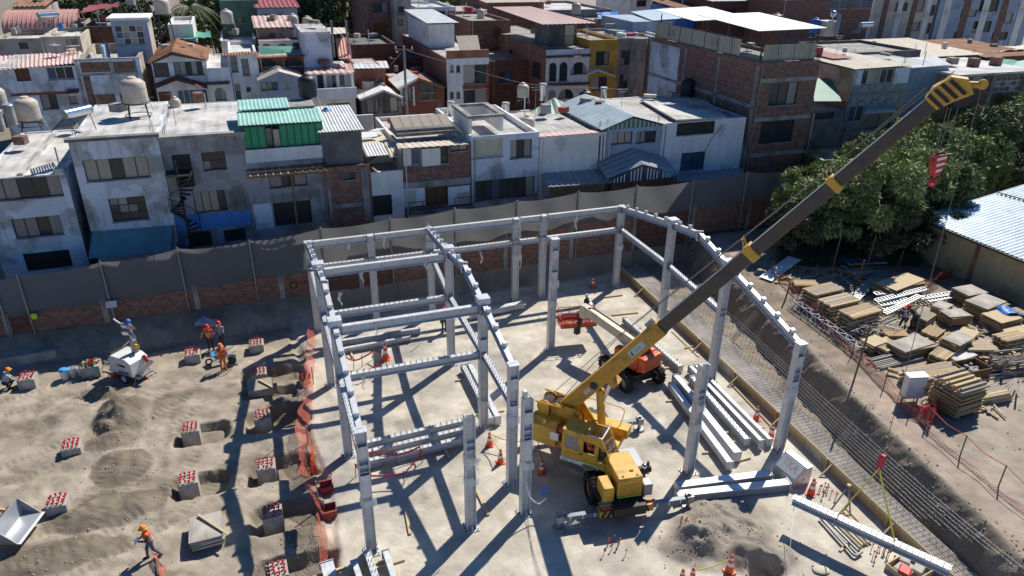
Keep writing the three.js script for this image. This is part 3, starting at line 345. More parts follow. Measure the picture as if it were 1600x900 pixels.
  wpart('side_wall', sb(u0, u0 + 0.2, y0, h - 0.004, v + 0.222, v + depth), side, t); wpart('side_wall', sb(u1 - 0.2, u1, y0, h - 0.004, v + 0.222, v + depth), side, t); wpart('back_wall', sb(u0 + 0.202, u1 - 0.202, y0, h - 0.006, v + depth - 0.2, v + depth - 0.002), side, t);
  if (!noRoof) wpart('roof', sb(u0 + 0.203, u1 - 0.203, h - parapet - 0.15, h - parapet, v + 0.223, v + depth - 0.203), roof, t);
  for (const [x0, y0_, x1, y1_, bm, proud = 0.03] of bands) { const r = rectOn(v, [x0, y0_, x1, y1_]); r[0] = Math.max(r[0], u0 + 0.003); r[1] = Math.min(r[1], u1 - 0.003); r[3] = Math.min(r[3], h - 0.005); wpart('facade_band', sb(r[0], r[1], r[2], r[3], v - proud, v - 0.002), bm, t); }
  // starter bars, pipes and things left on the flat roof
  if (!noRoof && parapet < 0.8) { reseed(Math.round(L[0] * 13 + L[1] * 7 + 9000)); const ry = h - parapet, W0 = u1 - u0; if (W0 > 2.5) { for (let k = 0; k < 3; k++) if (rnd() < 0.5) { const u = k === 1 ? u1 - 0.3 : u0 + 0.3, w = v + (k === 2 ? depth - 0.4 : 0.5); for (let q = 0; q < 4; q++) wpart('starter_bar', rod(S(u + (q % 2) * 0.12 - 0.06, h - 0.1, w + (q > 1 ? 0.12 : 0)), S(u + (q % 2) * 0.14 - 0.07 + rr(-0.05, 0.05), h + rr(0.5, 0.9), w + (q > 1 ? 0.14 : 0)), 0.012, 4), M.rebar, t); } const n = Math.floor(rr(1, 4)); for (let k = 0; k < n; k++) { const w = rr(0.3, 1.1), g = rr(0.2, 0.7); wpart('stored_junk', moved(bx(w, g, rr(0.3, 0.9), 0, g / 2, 0, 0, rr(0, 3)), siteM(rr(u0 + 0.9, u1 - 0.9), ry + 0.45, v + rr(depth * 0.35, depth - 0.8))), [M.woodGrey, M.redDull, M.conc, M.tarpBlue, M.sheetCream, M.greyMetal, M.brick][Math.floor(rnd() * 7)], t); } if (rnd() < 0.5) { const u = rr(u0 + 0.6, u1 - 0.6), w = v + rr(1, depth - 1); wpart('vent_pipe', rod(S(u, ry, w), S(u, ry + rr(0.9, 1.6), w), 0.05, 6), M.whitePaint, t); } if (rnd() < 0.4) { const u = rr(u0 + 0.6, u1 - 0.6), w = v + rr(1, depth - 1), y = ry + rr(1.6, 2.8); wpart('aerial', [rod(S(u, ry, w), S(u, y, w), 0.02, 5), rod(S(u - 0.5, y - 0.1, w), S(u + 0.5, y - 0.1, w), 0.012, 4), rod(S(u - 0.35, y - 0.3, w), S(u + 0.35, y - 0.3, w), 0.012, 4)], M.greyMetal, t); } if (rnd() < 0.6) wpart('down_pipe', rod(S(u0 + 0.25, 0, v - 0.05), S(u0 + 0.25, h - 0.1, v - 0.05), 0.04, 6), rnd() < 0.5 ? M.whitePaint : M.greyMetal, t); } }
  return Object.assign(t, { u0, u1, hTop: h, v0: v, dep: depth });
}
const rail = (parent, name, a, b, h, m = M.frameDark, n = 0) => { const L = a.distanceTo(b), k = n || Math.round(L / 0.18), g = [bar(a.clone().add(V3(0, h, 0)), b.clone().add(V3(0, h, 0)), 0.05, 0.05), bar(a.clone().add(V3(0, 0.08, 0)), b.clone().add(V3(0, 0.08, 0)), 0.04, 0.04)]; for (let i = 0; i <= k; i++) { const p = a.clone().lerp(b, i / k); g.push(rod(p, p.clone().add(V3(0, h, 0)), i % 6 ? 0.012 : 0.03, 4)); } return wpart(name, g, m, parent); };
const post = (parent, name, p, h, m, r = 0.05) => wpart(name, bar(p, p.clone().add(V3(0, h, 0)), r * 2, r * 2), m, parent);

// ================================================================ first row behind the wall
{
  const h = house('grey_white_house', 'grey-white rendered house with wide pale roof slab at the left edge', 3, 12, [-40, 283], [99, 270], { m: M.blueWhite, parapet: 0.08, roof: M.roofLight, win: [[-20, 276, 97, 311, 'm', 5, 1], [20, 339, 97, 370, 'm', 4, 1], [38, 393, 112, 421, 'k', 3, 1]] });
  wpart('roof_rib', sb(h.u0 + (h.u1 - h.u0) * 0.46, h.u0 + (h.u1 - h.u0) * 0.46 + 0.28, h.hTop - 0.07, h.hTop + 0.12, 3.3, 14.5), M.roofC, h); wpart('parapet_block', sb(h.u1 - 0.5, h.u1 - 0.02, h.hTop + 0.003, h.hTop + 0.3, 3.0, 3.5), M.roofC, h);
  wpart('pilaster', sb(h.u1 - 0.25, h.u1 + 0.1, -0.3, h.hTop - 0.1, 2.93, 2.998), M.blueWhite, h);
}
{
  const h = house('pale_blue_house', 'pale blue rendered three-storey house with turquoise awning', 3, 11, [106, 222], [246, 213], { m: M.blueWhite, parapet: 0.02, roof: M.roofLight, win: [[131, 247, 233, 281, 'c', 5, 1], [172, 308, 230, 345, 'g', 4, 3]] });
  wpart('roof_edge', sb(h.u0 - 0.15, h.u1 + 0.1, h.hTop + 0.003, h.hTop + 0.18, 2.8, 3.35), M.concDark, h);
  const a = C3(143, 362, 2.95), b = C3(271, 352, 2.95), n = 1.9, drop = 1.15; const d = a.clone().add(V3(n * SS * 0.55, -drop, n * SC * 0.9)), c = b.clone().add(V3(n * SS * 0.55, -drop, n * SC * 0.9)); corr(h, 'awning', a, b, c, d, M.turq, 0.4, 0.015); [a, b].forEach((p, i) => wpart('awning_bracket', rod(p, i ? c : d, 0.03), M.frameDark, h));
}
{
  const h = house('dark_grey_house', 'dark grey rendered house with blue ground floor and spiral stair', 3.15, 11, [247, 213], [377, 184], { m: M.greyPl, parapet: 0.02, roof: M.roofLight, h: 11.45, win: [[272, 241, 301, 292, 'k', 1, 1], [316, 237, 353, 266, 'g', 3, 2], [303, 298, 354, 331, 'c', 4, 1], [294, 362, 331, 386, 'k', 2, 1], [350, 358, 384, 377, 'g', 2, 1]] });
  const r = rectOn(3.15, [275, 333, 392, 356]); wpart('painted_base', [sb(r[0], r[1], r[2], r[3], 3.1, 3.148), sb(r[0], rectOn(3.15, [290, 360, 294, 380])[0] - 0.05, -0.2, r[2] - 0.003, 3.1, 3.148)], M.bluePaint, h);
  wpart('roof_edge', sb(h.u0 - 0.1, h.u1 + 0.1, h.hTop + 0.003, h.hTop + 0.2, 2.95, 3.5), M.conc, h);
  // spiral stair
  const [su] = W(289, 330, 2.2), sv = 1.9, ts = thing('spiral_stair', 'black metal spiral stair against the dark grey house', 'stair', S(su, 0, sv)); wpart('pole', rod(S(su, 0, sv), S(su, 10.4, sv), 0.07, 8), M.black, ts);
  const pts = []; for (let k = 0; k < 34; k++) { const a = k * 0.42, y = 2.6 + k * 0.205, e = S(su + Math.cos(a) * 0.8, y, sv + Math.sin(a) * 0.8), c = S(su, y, sv); wpart('tread', bar(c, e, 0.26, 0.03), M.black, ts); wpart('baluster', rod(e, e.clone().add(V3(0, 0.9, 0)), 0.014, 4), M.black, ts); pts.push(e.clone().add(V3(0, 0.9, 0))); } wpart('handrail', tube(pts, 0.025, 120, 5), M.black, ts); wpart('landing', sb(su - 0.7, su + 0.7, 9.5, 9.54, 1.5, 3.05), M.black, ts);
}
{
  const h = house('concrete_house', 'unpainted concrete house below the green plastic rooftop shed', 3.1, 10, [380, 254], [508, 247], { m: M.greyPl, side: M.greyPl, win: [[420, 274, 480, 292, 'n', 3, 1], [428, 315, 487, 351, 'k', 3, 1]], parapet: 0.05, roof: M.conc, bands: [[398, 318, 426, 358, M.blueWhite, 0.04]] });
  wpart('parapet', sb(h.u0 + 0.2, h.u1 - 0.15, h.hTop + 0.004, h.hTop + 0.85, 3.05, 3.2), M.white, h);
  // pergola
  const p = thing('timber_pergola', 'rusty brown timber pergola on the concrete house front', 'pergola', S((h.u0 + h.u1) / 2, h.hTop - 0.8, 2.4)); for (let k = 0; k < 3; k++) wpart('rail', sb(h.u0 + 0.1, h.u1, h.hTop - 0.55 - 0.004 * k, h.hTop - 0.45, 2.95 - k * 0.75, 3.05 - k * 0.75), M.woodDark, p); for (let k = 0; k < 11; k++) { const u = h.u0 + 0.3 + k * 0.46; wpart('rafter', sb(u, u + 0.07, h.hTop - 0.44, h.hTop - 0.35, 1.3, 3.05), k < 6 ? M.woodPale : M.woodDark, p); }
  [[455, 272, 463, 358], [504, 268, 513, 348]].forEach(([x, y]) => { const [u] = W(x, y, 1.5); wpart('post', sb(u - 0.06, u + 0.06, 0, h.hTop - 0.56, 1.44, 1.56), M.woodDark, p); });
  // green shed
  const vF = 3.35, top = W(440, 190, vF)[1], u0 = W(378, 200, vF)[0], u1 = W(503, 195, vF)[0], yb = h.hTop + 0.02, s = thing('green_shed', 'rooftop shed of green translucent plastic sheets with mint roof', 'shed', S((u0 + u1) / 2, yb, 5.5));
  const nP = 11, du = (u1 - u0) / nP; for (let k = 0; k < nP; k++) { const a = u0 + k * du; if (k === 3 || k === 4) continue; wpart('green_panel', sb(a + 0.02, a + du - 0.02, yb + 0.86, top - 0.25, vF, vF + 0.03), M.greenPlastic, s); }
  for (let k = 0; k <= nP; k++) { const a = u0 + k * du; wpart('frame_post', sb(a - 0.025, a + 0.025, yb, top, vF - 0.04, vF - 0.002), M.frameDark, s); } wpart('frame_rail', [sb(u0, u1, top - 0.2, top - 0.12, vF - 0.05, vF + 0.02), sb(u0, u1, yb + 0.8, yb + 0.86, vF - 0.05, vF + 0.02)], M.frameDark, s);
  wpart('inner_door', sb(u0 + 3.05 * du, u0 + 3.9 * du, yb, top - 0.5, vF + 0.5, vF + 0.55), M.cream, s); wpart('inner_door', sb(u0 + 4.1 * du, u0 + 4.95 * du, yb, top - 0.5, vF + 0.1, vF + 0.14), M.cream, s);
  wpart('side_panel', sb(u0, u0 + 0.04, yb, top - 0.1, vF + 0.05, vF + 4.4), M.greenPlastic, s); wpart('side_panel', sb(u1 - 0.04, u1, yb, top - 0.1, vF + 0.05, vF + 4.4), M.greenPlastic, s); wpart('back_panel', sb(u0 + 0.05, u1 - 0.05, yb, top - 0.1, vF + 4.4, vF + 4.45), M.greenPlastic, s);
  corr(s, 'roof_sheet', S(u0 - 0.2, top, vF - 0.35), S(u1 + 0.1, top - 0.05, vF - 0.35), S(u1 + 0.1, top + 0.25, vF + 2.3), S(u0 - 0.2, top + 0.3, vF + 2.3), M.sheetMint, 0.25, 0.02); corr(s, 'roof_sheet', S(u0 - 0.1, top + 0.45, vF + 2.15), S(u0 + 3.2, top + 0.45, vF + 2.15), S(u0 + 3.2, top + 0.6, vF + 4.8), S(u0 - 0.1, top + 0.6, vF + 4.8), M.sheetMint, 0.25, 0.02);
  wpart('water_deck', sb(u0 + 2.6, u1 - 0.1, top + 0.3, top + 0.42, vF + 2.4, vF + 5), M.conc, s);
}
{
  const h = house('brick_tower_house', 'narrow brick house with dark rendered top storey and grey sheet roof', 2.7, 9, [508, 262], [578, 256], { m: M.brick, win: [[538, 269, 555, 281, 'g', 2, 1]], parapet: 0.1, bands: [[509, 262, 517, 345, M.conc, 0.03], [567, 262, 577, 345, M.conc, 0.03], [518, 318, 566, 324, M.conc, 0.028]] });
  const hu = W(535, 205, 3.1)[1]; wpart('top_storey', sb(h.u0 - 0.1, h.u1 - 0.35, h.hTop + 0.003, hu, 3.1, 9), M.concDark, h); corr(h, 'roof_sheet', S(h.u0 - 0.25, hu + 0.1, 2.8), S(h.u1 - 0.2, hu + 0.1, 2.8), S(h.u1 - 0.2, hu + 0.45, 9.3), S(h.u0 - 0.25, hu + 0.45, 9.3), M.sheet, 0.22, 0.03);
}
{
  const h = house('cream_sheet_house', 'narrow cream panelled house with ragged sheet roof', 2.9, 11, [573, 270], [629, 266], { m: M.offWhite, win: [[580, 305, 613, 337, 'k', 2, 1]], parapet: 0.05, roof: M.conc });
  const y = W(595, 240, 3.4)[1]; [[0.1, 1.6], [1.7, 2.6]].forEach(([a, b], i) => corr(h, 'roof_sheet', S(h.u0 + a, y - 0.2 * i, 3.0), S(h.u0 + b, y - 0.2 * i, 3.0), S(h.u0 + b, y + 0.3, 5.2), S(h.u0 + a, y + 0.3, 5.2), i ? M.sheetCream : M.sheet, 0.22, 0.03)); wpart('back_room', sb(h.u0 + 0.25, h.u1 - 0.25, h.hTop, y + 0.1, 5.0, 9.5), M.cream, h); [0.2, 2.2].forEach((a) => post(h, 'post', S(h.u0 + a, h.hTop, 3.1), y - h.hTop, M.woodDark));
  wpart('brace', bar(S(h.u0 + 0.3, h.hTop + 0.2, 4.9), S(h.u0 + 2.2, y, 4.9), 0.1, 0.1), M.woodDark, h); wpart('rear_parapet', sb(h.u0 + 0.1, h.u1 - 0.1, h.hTop, y + 0.55, 13.2, 13.4), M.offWhite, h);
  wpart('debris_sheet', [bx(1.3, 0.05, 0.8, ...S(h.u0 + 0.9, y + 0.45, 7).toArray(), 0.2, 0.5), bx(0.9, 0.04, 0.9, ...S(h.u0 + 1.8, y + 0.5, 8.2).toArray(), -0.15, 1)], M.blueWhite, h);
}
{
  const h = house('brick_balcony_house', 'brick and cream house with barred balcony and pink-cream sheet roof', 3, 10, [627, 231], [735, 224], { m: M.brick, side: M.offWhite, win: [[643, 233, 658, 257, 't', 1, 1], [689, 229, 700, 255, 'g', 1, 2], [705, 226, 731, 236, 'g', 2, 1], [665, 288, 699, 320, 'd', 2, 1]], parapet: 0.3, bands: [[630, 232, 642, 259, M.offWhite, 0.03], [659, 232, 688, 259, M.offWhite, 0.03], [628, 281, 735, 291, M.conc, 0.06], [629, 293, 664, 322, M.white, 0.03], [700, 291, 734, 319, M.white, 0.03], [632, 297, 650, 321, M.cream, 0.05], [714, 300, 733, 316, M.cream, 0.05]] });
  corr(h, 'roof_sheet', C3(622, 232, 2.6), C3(733, 225, 2.6), C3(712, 216, 5), C3(618, 222, 5), M.sheetCream, 0.5, 0.025);
  const y = rectOn(3, [640, 322, 720, 326])[2]; wpart('balcony_slab', sb(h.u0 + 0.1, h.u1 - 0.05, y - 0.15, y, 2.1, 2.99), M.conc, h); rail(h, 'balcony_rail', S(h.u0 + 0.15, y, 2.15), S(h.u0 + 2.1, y, 2.15), 0.95); rail(h, 'balcony_rail', S(h.u0 + 3.5, y, 2.15), S(h.u1 - 0.1, y, 2.15), 0.95);
}
{
  const h = house('white_window_house', 'white house with long brown window band and open roof room', 3.05, 10, [736, 212], [843, 208], { m: M.blueWhite, side: M.white, win: [[739, 217, 786, 246, 'y', 1, 1], [797, 218, 831, 247, 'g', 3, 1], [741, 279, 835, 311, 'n', 7, 1]], parapet: 0.4, bands: [[738, 312, 840, 318, M.concPale, 0.12]] });
  wpart('roof_room', [sb(h.u0 + 0.1, h.u0 + 0.35, h.hTop, h.hTop + 1.1, 4.0, 8), sb(h.u0 + 2.5, h.u0 + 2.75, h.hTop, h.hTop + 1.1, 4.0, 8), sb(h.u0 + 0.36, h.u0 + 2.49, h.hTop, h.hTop + 1.1, 7.8, 8)], M.offWhite, h); wpart('ring_beam', [sb(h.u0, h.u0 + 2.85, h.hTop + 1.1, h.hTop + 1.3, 3.8, 4.1), sb(h.u0, h.u0 + 0.4, h.hTop + 1.103, h.hTop + 1.303, 4.1, 8.1), sb(h.u0 + 2.45, h.u0 + 2.85, h.hTop + 1.103, h.hTop + 1.303, 4.1, 8.1), sb(h.u0 + 0.4, h.u0 + 2.45, h.hTop + 1.1, h.hTop + 1.3, 7.8, 8.1)], M.conc, h);
}
{
  const h = house('plain_white_house', 'blank white-walled house with pale pink roof', 3, 9, [844, 214], [948, 206], { m: M.offWhite, win: [], parapet: 0.1, bands: [[935, 212, 937, 262, M.frameDark, 0.05], [941, 210, 942, 262, M.frameDark, 0.04]] });
  corr(h, 'roof_sheet', C3(841, 214, 2.8), C3(948, 206, 2.8), C3(925, 196, 6.2), C3(838, 203, 6.2), M.sheetPinkPale, 0.5, 0.02);
  const t = thing('grey_lean_to', 'low lean-to with ribbed grey roof below the blank white house', 'shed', S(h.u0 + 2.5, 0, 2)); const a = C3(845, 271, 2.95), b = C3(948, 263, 2.95), c = C3(960, 285, 1.0), d = C3(857, 292, 1.0); corr(t, 'roof_sheet', a, b, c, d, M.sheetGrey, 0.45, 0.035); wpart('front_wall', sb(h.u0 + 0.3, h.u0 + 4.6, 0, d.y - 0.1, 1.05, 1.2), M.woodDark, t);
}
{
  const h = house('blue_grey_gabled_house', 'blue-grey rendered house with ribbed metal gable roof', 3.1, 10, [949, 203], [1040, 196], { m: M.blueGrey, parapet: 0.02, win: [[956, 206, 988, 225, 'c', 3, 1], [994, 205, 1025, 223, 'g', 4, 1]] });
  const e0 = C3(940, 203, 2.8), e1 = C3(1042, 194, 2.8), rk = C3(990, 181, 2.8), bk = 9; const off = V3(-SS * bk, 0, -SC * bk); corr(h, 'roof_slope', e0, e0.clone().add(off), rk.clone().add(off), rk, M.sheetZinc, 0.7, 0.03); corr(h, 'roof_slope', rk, rk.clone().add(off), e1.clone().add(off), e1, M.sheetGrey, 0.7, 0.03);
  const [ua, ya] = W(944, 203, 3.1), [ub, yb] = W(1040, 196, 3.1), [uc, yc] = W(990, 184, 3.1); wpart('gable_infill', moved(extr(poly([[ua, h.hTop], [ub, h.hTop], [uc, yc]]), 0.1), siteM(0, 0, 3.25)), M.sheetGreen, h); for (let k = 1; k < 14; k++) { const u = mix(ua, ub, k / 14), y = lerpTable([[ua, h.hTop], [uc, yc], [ub, h.hTop]], u); if (y - h.hTop > 0.12) wpart('gable_bar', sb(u - 0.03, u + 0.03, h.hTop + 0.003, y - 0.03, 3.08, 3.148), M.frameWhite, h); }
  const t = thing('gabled_lean_to', 'low gabled shed with louvred front behind the shade net', 'shed', S(h.u0 + 2.5, 0, 2)); const A = C3(948, 279, 1.1), B = C3(1058, 270, 1.1), K = C3(1005, 256, 1.1), o2 = V3(-SS * 1.9, 0.75, -SC * 1.9); corr(t, 'roof_slope', A, A.clone().add(o2), K.clone().add(o2), K, M.sheetGrey, 0.5, 0.03); corr(t, 'roof_slope', K, K.clone().add(o2), B.clone().add(o2), B, M.sheetGrey, 0.5, 0.03);
  const [a0] = W(955, 280, 1.3), [a1] = W(1052, 272, 1.3); wpart('front_wall', sb(a0, a1, 0, A.y - 0.5, 1.3, 1.45), M.brickDark, t); for (let k = 0; k < 18; k++) { const u = mix(a0 + 0.3, a1 - 0.3, k / 17), y = lerpTable([[a0, A.y - 0.2], [(a0 + a1) / 2, K.y - 0.2], [a1, B.y - 0.2]], u); wpart('louvre', sb(u - 0.05, u + 0.05, A.y - 0.5, Math.max(A.y - 0.3, y - 0.05), 1.32, 1.38), k % 5 === 4 ? M.redPl : M.frameWhite, t); }
}
{
  const h = house('white_blue_window_house', 'white house with shop-wide upper window and blue lower window', 3, 10, [1037, 190], [1166, 186], { m: M.white, side: M.white, parapet: 0.05, win: [[1058, 186, 1117, 210, 'g', 5, 1], [1064, 238, 1101, 266, 'b', 4, 2]] });
  slab4(h, 'roof_sheet', C3(1057, 187, 2.7), C3(1135, 183, 2.7), C3(1098, 152, 11), C3(1000, 155, 11), M.roofLight, 0.12); wpart('conduit', tube([C3(1100, 240, 2.96), C3(1110, 220, 2.96), C3(1130, 195, 2.96)], 0.02), M.frameDark, h);
  const t = thing('dark_porch_shed', 'low dark lean-to under the white house with blue window', 'shed', S(h.u0 + 3, 0, 2)); corr(t, 'roof_sheet', C3(1055, 272, 2.95), C3(1160, 262, 2.95), C3(1165, 276, 1.2), C3(1058, 284, 1.2), M.sheetGrey, 0.5, 0.03); wpart('front_wall', sb(h.u0 + 0.6, h.u1 - 0.3, 0, 4.6, 1.3, 1.45), M.brickDark, t);
}
{
  const h = house('brick_corner_building', 'tall bare brick building with concrete bands and rooftop awnings', 3, 17, [1188, 100], [1283, 92], { m: M.brick, side: M.brick, roof: M.conc, parapet: 0.3, category: 'building', win: [[1203, 129, 1246, 164, 'g', 3, 1], [1188, 189, 1239, 223, 'g', 3, 1]], bands: [[1188, 121, 1279, 127, M.conc, 0.04], [1180, 181, 1272, 187, M.conc, 0.04], [1173, 236, 1266, 242, M.conc, 0.04]] });
  const cl = (y0, y1, v0, v1, m = M.conc) => wpart('side_band', sb(h.u0 - 0.05, h.u0 - 0.003, y0, y1, v0, v1), m, h); cl(h.hTop - 3.6, h.hTop - 3.3, 3, 19.9); cl(h.hTop - 6.6, h.hTop - 6.3, 3, 19.9); for (const v of [3.0, 8.2, 13.4]) cl(0, h.hTop - 0.3, v, v + 0.35); wpart('white_render', sb(h.u0 - 0.04, h.u0 - 0.004, 0, h.hTop - 0.4, 14.6, 19.85), M.blueWhite, h); wpart('white_render', sb(h.u0 - 0.045, h.u0 - 0.004, 0, h.hTop - 6.65, 3.4, 8.1), M.white, h);
  rail(h, 'terrace_fence', S(h.u0 + 0.1, h.hTop, 3.1), S(h.u1 - 0.1, h.hTop, 3.1), 1.5, M.frameDark, 22); rail(h, 'terrace_fence', S(h.u0 + 0.1, h.hTop, 3.1), S(h.u0 + 0.1, h.hTop, 19.8), 1.5, M.frameDark, 50); wpart('terrace_screen', [sb(h.u0 + 0.16, h.u0 + 0.18, h.hTop + 0.05, h.hTop + 1.4, 6, 19.5), sb(h.u0 + 0.4, h.u1 - 0.4, h.hTop + 0.05, h.hTop + 1.3, 3.3, 3.32)], M.cream, h);
  const y = h.hTop + 2.35; slab4(h, 'awning', S(h.u0 - 0.3, y, 3.4), S(h.u1 + 0.2, y + 0.1, 3.2), S(h.u1 + 0.2, y + 0.5, 12), S(h.u0 - 0.3, y + 0.4, 12), M.sheet, 0.04); slab4(h, 'awning', S(h.u0 - 0.2, y - 0.15, 12.6), S(h.u1 - 0.3, y, 12.4), S(h.u1 - 0.3, y + 0.4, 19.6), S(h.u0 - 0.2, y + 0.2, 19.6), M.sheet, 0.04); for (const v of [3.5, 8, 12, 15.5, 19]) for (const u of [h.u0 + 0.3, h.u1 - 0.3]) post(h, 'awning_post', S(u, h.hTop, v), 2.2, M.frameDark, 0.04);
  wpart('laundry', [bx(0.9, 0.9, 0.3, ...S(h.u0 + 2.2, h.hTop + 0.5, 4.2).toArray(), 0, 0.6), bx(0.6, 0.5, 0.4, ...S(h.u0 + 2.6, h.hTop + 0.3, 4.6).toArray(), 0.2, 0.2)], M.redDull, h);
}
{
  const h = house('stone_block_house', 'stone and block house with blue-white upper storey and yellow awning', 5, 11, [1336, 110], [1424, 104], { m: M.block, side: M.stone, roof: M.roofC, parapet: 0.02, win: [[1348, 108, 1396, 131, 'w', 5, 1], [1326, 166, 1350, 190, 't', 2, 1], [1356, 178, 1392, 200, 'g', 2, 1]], bands: [[1335, 110, 1346, 133, M.blueWhite, 0.03], [1397, 104, 1420, 130, M.blueWhite, 0.03]] });
  wpart('side_render', sb(h.u0 - 0.04, h.u0 - 0.003, h.hTop - 2.7, h.hTop - 0.02, 5, 15.9), M.beige, h); corr(h, 'roof_sheet', C3(1338, 108, 4.8), C3(1424, 102, 4.8), S(h.u1 + 0.1, h.hTop + 0.25, 16), S(h.u0 - 0.1, h.hTop + 0.3, 16), M.sheetCream, 0.4, 0.03); corr(h, 'loose_sheet', S(h.u0 + 1.2, h.hTop + 0.35, 9), S(h.u0 + 3.4, h.hTop + 0.35, 9), S(h.u0 + 3.4, h.hTop + 0.42, 13), S(h.u0 + 1.2, h.hTop + 0.42, 13), M.sheetPink, 0.3, 0.03);
  slab4(h, 'awning', C3(1352, 170, 4.95), C3(1398, 168, 4.95), C3(1400, 174, 3.7), C3(1350, 178, 3.7), M.sheetCream, 0.04);
  const t = house('grey_porch_house', 'low grey porch house between brick building and stone house', 4, 9, [1268, 178], [1322, 170], { m: M.concDark, win: [[1275, 160, 1305, 186, 'k', 1, 1]], parapet: 0.05, roof: M.concPale }); slab4(t, 'canopy', C3(1272, 158, 3.6), C3(1315, 158, 3.6), C3(1300, 122, 8), C3(1270, 122, 8), M.sheetGreen, 0.06); slab4(t, 'terrace', S(t.u0 - 0.4, t.hTop - 3.4, 1.2), S(t.u1 + 2, t.hTop - 3.4, 1.2), S(t.u1 + 2, t.hTop - 3.3, 4), S(t.u0 - 0.4, t.hTop - 3.3, 4), M.concPale, 0.15);
}
{
  const h = house('zinc_roof_hut', 'green-walled hut with white ribbed roof beside the stone house', 8, 8, [1424, 106], [1484, 102], { m: M.blueGrey, win: [], parapet: 0.02 }); corr(h, 'roof_sheet', C3(1426, 106, 7.7), C3(1488, 101, 7.7), C3(1464, 88, 14), C3(1400, 91, 14), M.sheet, 0.35, 0.03);
  const g = house('concrete_frame_house', 'unfinished concrete house with barred windows at the right edge', 6, 9, [1494, 118], [1612, 112], { m: M.brick, side: M.conc, roof: M.roofLight, parapet: 0.02, win: [[1502, 120, 1541, 138, 'w', 6, 3], [1547, 119, 1598, 143, 'w', 6, 3]], bands: [[1493, 118, 1500, 190, M.conc, 0.05], [1541, 118, 1547, 190, M.conc, 0.05], [1598, 114, 1606, 190, M.conc, 0.05]] }); wpart('roof_overhang', sb(g.u0 - 0.4, g.u1 + 0.4, g.hTop + 0.004, g.hTop + 0.2, 5.4, 14), M.roofLight, g); [[1520, 103], [1555, 100]].forEach(([x, y]) => { const [u, yy] = W(x, y, 9); wpart('brick_stack', sb(u - 0.4, u + 0.4, g.hTop + 0.2, g.hTop + 1.0, 8.6, 9.4), M.brick, g); });
}
// ================================================================ second row, across the lane
const RV = 26;
{
  const h = house('pink_roof_house', 'long white house with salmon-pink corrugated roof at upper left', RV, 8, [-12, 110], [122, 99], { m: M.blueWhite, parapet: 0.02, win: [[24, 107, 47, 127, 'd', 2, 1], [73, 104, 115, 124, 'w', 3, 1], [64, 147, 90, 171, 'g', 2, 1], [108, 150, 121, 163, 'g', 1, 1]], bands: [[17, 144, 122, 148, M.redPl, 0.05], [110, 168, 132, 177, M.redPl, 0.05]] });
  corr(h, 'roof_sheet', C3(-10, 110, RV - 0.4), C3(124, 98, RV - 0.4), C3(127, 80, RV + 8), C3(-10, 88, RV + 8), M.sheetPinkPale, 0.35, 0.05); corr(h, 'tile_hood', C3(104, 140, RV - 0.02), C3(124, 138, RV - 0.02), C3(124, 144, RV - 0.9), C3(100, 147, RV - 0.9), M.tile, 0.25, 0.04);
}
{
  const h = house('brick_panel_house', 'blue-grey house with brick panels and rooftop stair tower', RV, 11, [115, 95], [217, 91], { m: M.blueWhite, side: M.beige, roof: M.roofC, parapet: 0.9, win: [], bands: [[126, 97, 172, 113, M.brick, 0.02], [177, 96, 211, 113, M.brick, 0.02], [117, 96, 125, 178, M.brick, 0.02], [146, 147, 181, 163, M.brick, 0.02], [188, 146, 200, 160, M.brick, 0.02], [120, 114, 217, 117, M.conc, 0.04], [128, 162, 205, 165, M.conc, 0.04], [173, 95, 176, 114, M.conc, 0.03], [213, 93, 217, 150, M.conc, 0.03], [134, 118, 145, 163, M.brick, 0.02]] });
  wpart('coping', [sb(h.u0 - 0.05, h.u1 + 0.05, h.hTop + 0.003, h.hTop + 0.1, RV - 0.05, RV + 0.3), sb(h.u1 - 0.25, h.u1 + 0.05, h.hTop + 0.004, h.hTop + 0.1, RV + 0.3, RV + 11)], M.conc, h);
  const v = RV + 4, [a, ya] = W(172, 32, v), [b] = W(229, 30, v), r = rectOn(v, [181, 40, 225, 70]); frontWall(h, a, b, h.hTop - 1, ya, v, M.blueGrey, [{ r }]); windowIn(h, v, r, 'w', 4, 3); wpart('tower_side', [sb(b - 0.2, b, h.hTop - 1, ya - 0.01, v + 0.23, v + 4)], M.beige, h); wpart('tower_side', sb(a, a + 0.2, h.hTop - 1, ya - 0.01, v + 0.23, v + 4), M.blueGrey, h); wpart('tower_roof', sb(a - 0.3, b + 0.2, ya + 0.003, ya + 0.2, v - 0.2, v + 4.2), M.white, h);
  wpart('low_partition', sb(h.u0 + 2, h.u0 + 2.2, h.hTop - 0.9, h.hTop + 0.9, RV + 1.5, RV + 4.5), M.blueGrey, h);
}
{
  const h = house('gabled_tile_house', 'white gabled house with orange tile roof and brown windows', RV, 9, [236, 98], [322, 94], { m: M.white, parapet: 0.02, gable: [268, 82], win: [[239, 98, 264, 120, 'n', 2, 2], [272, 96, 317, 118, 'n', 5, 1], [248, 143, 270, 173, 'd', 2, 1], [278, 140, 325, 163, 't', 5, 1]] });
  const e0 = C3(231, 99, RV - 0.5), e1 = C3(326, 94, RV - 0.5), k = C3(268, 80, RV - 0.5), o = V3(-SS * 9.6, 0, -SC * 9.6); corr(h, 'roof_slope', e0, e0.clone().add(o), k.clone().add(o), k, M.tile, 0.26, 0.03); corr(h, 'roof_slope', k, k.clone().add(o), e1.clone().add(o), e1, M.tile, 0.26, 0.03);
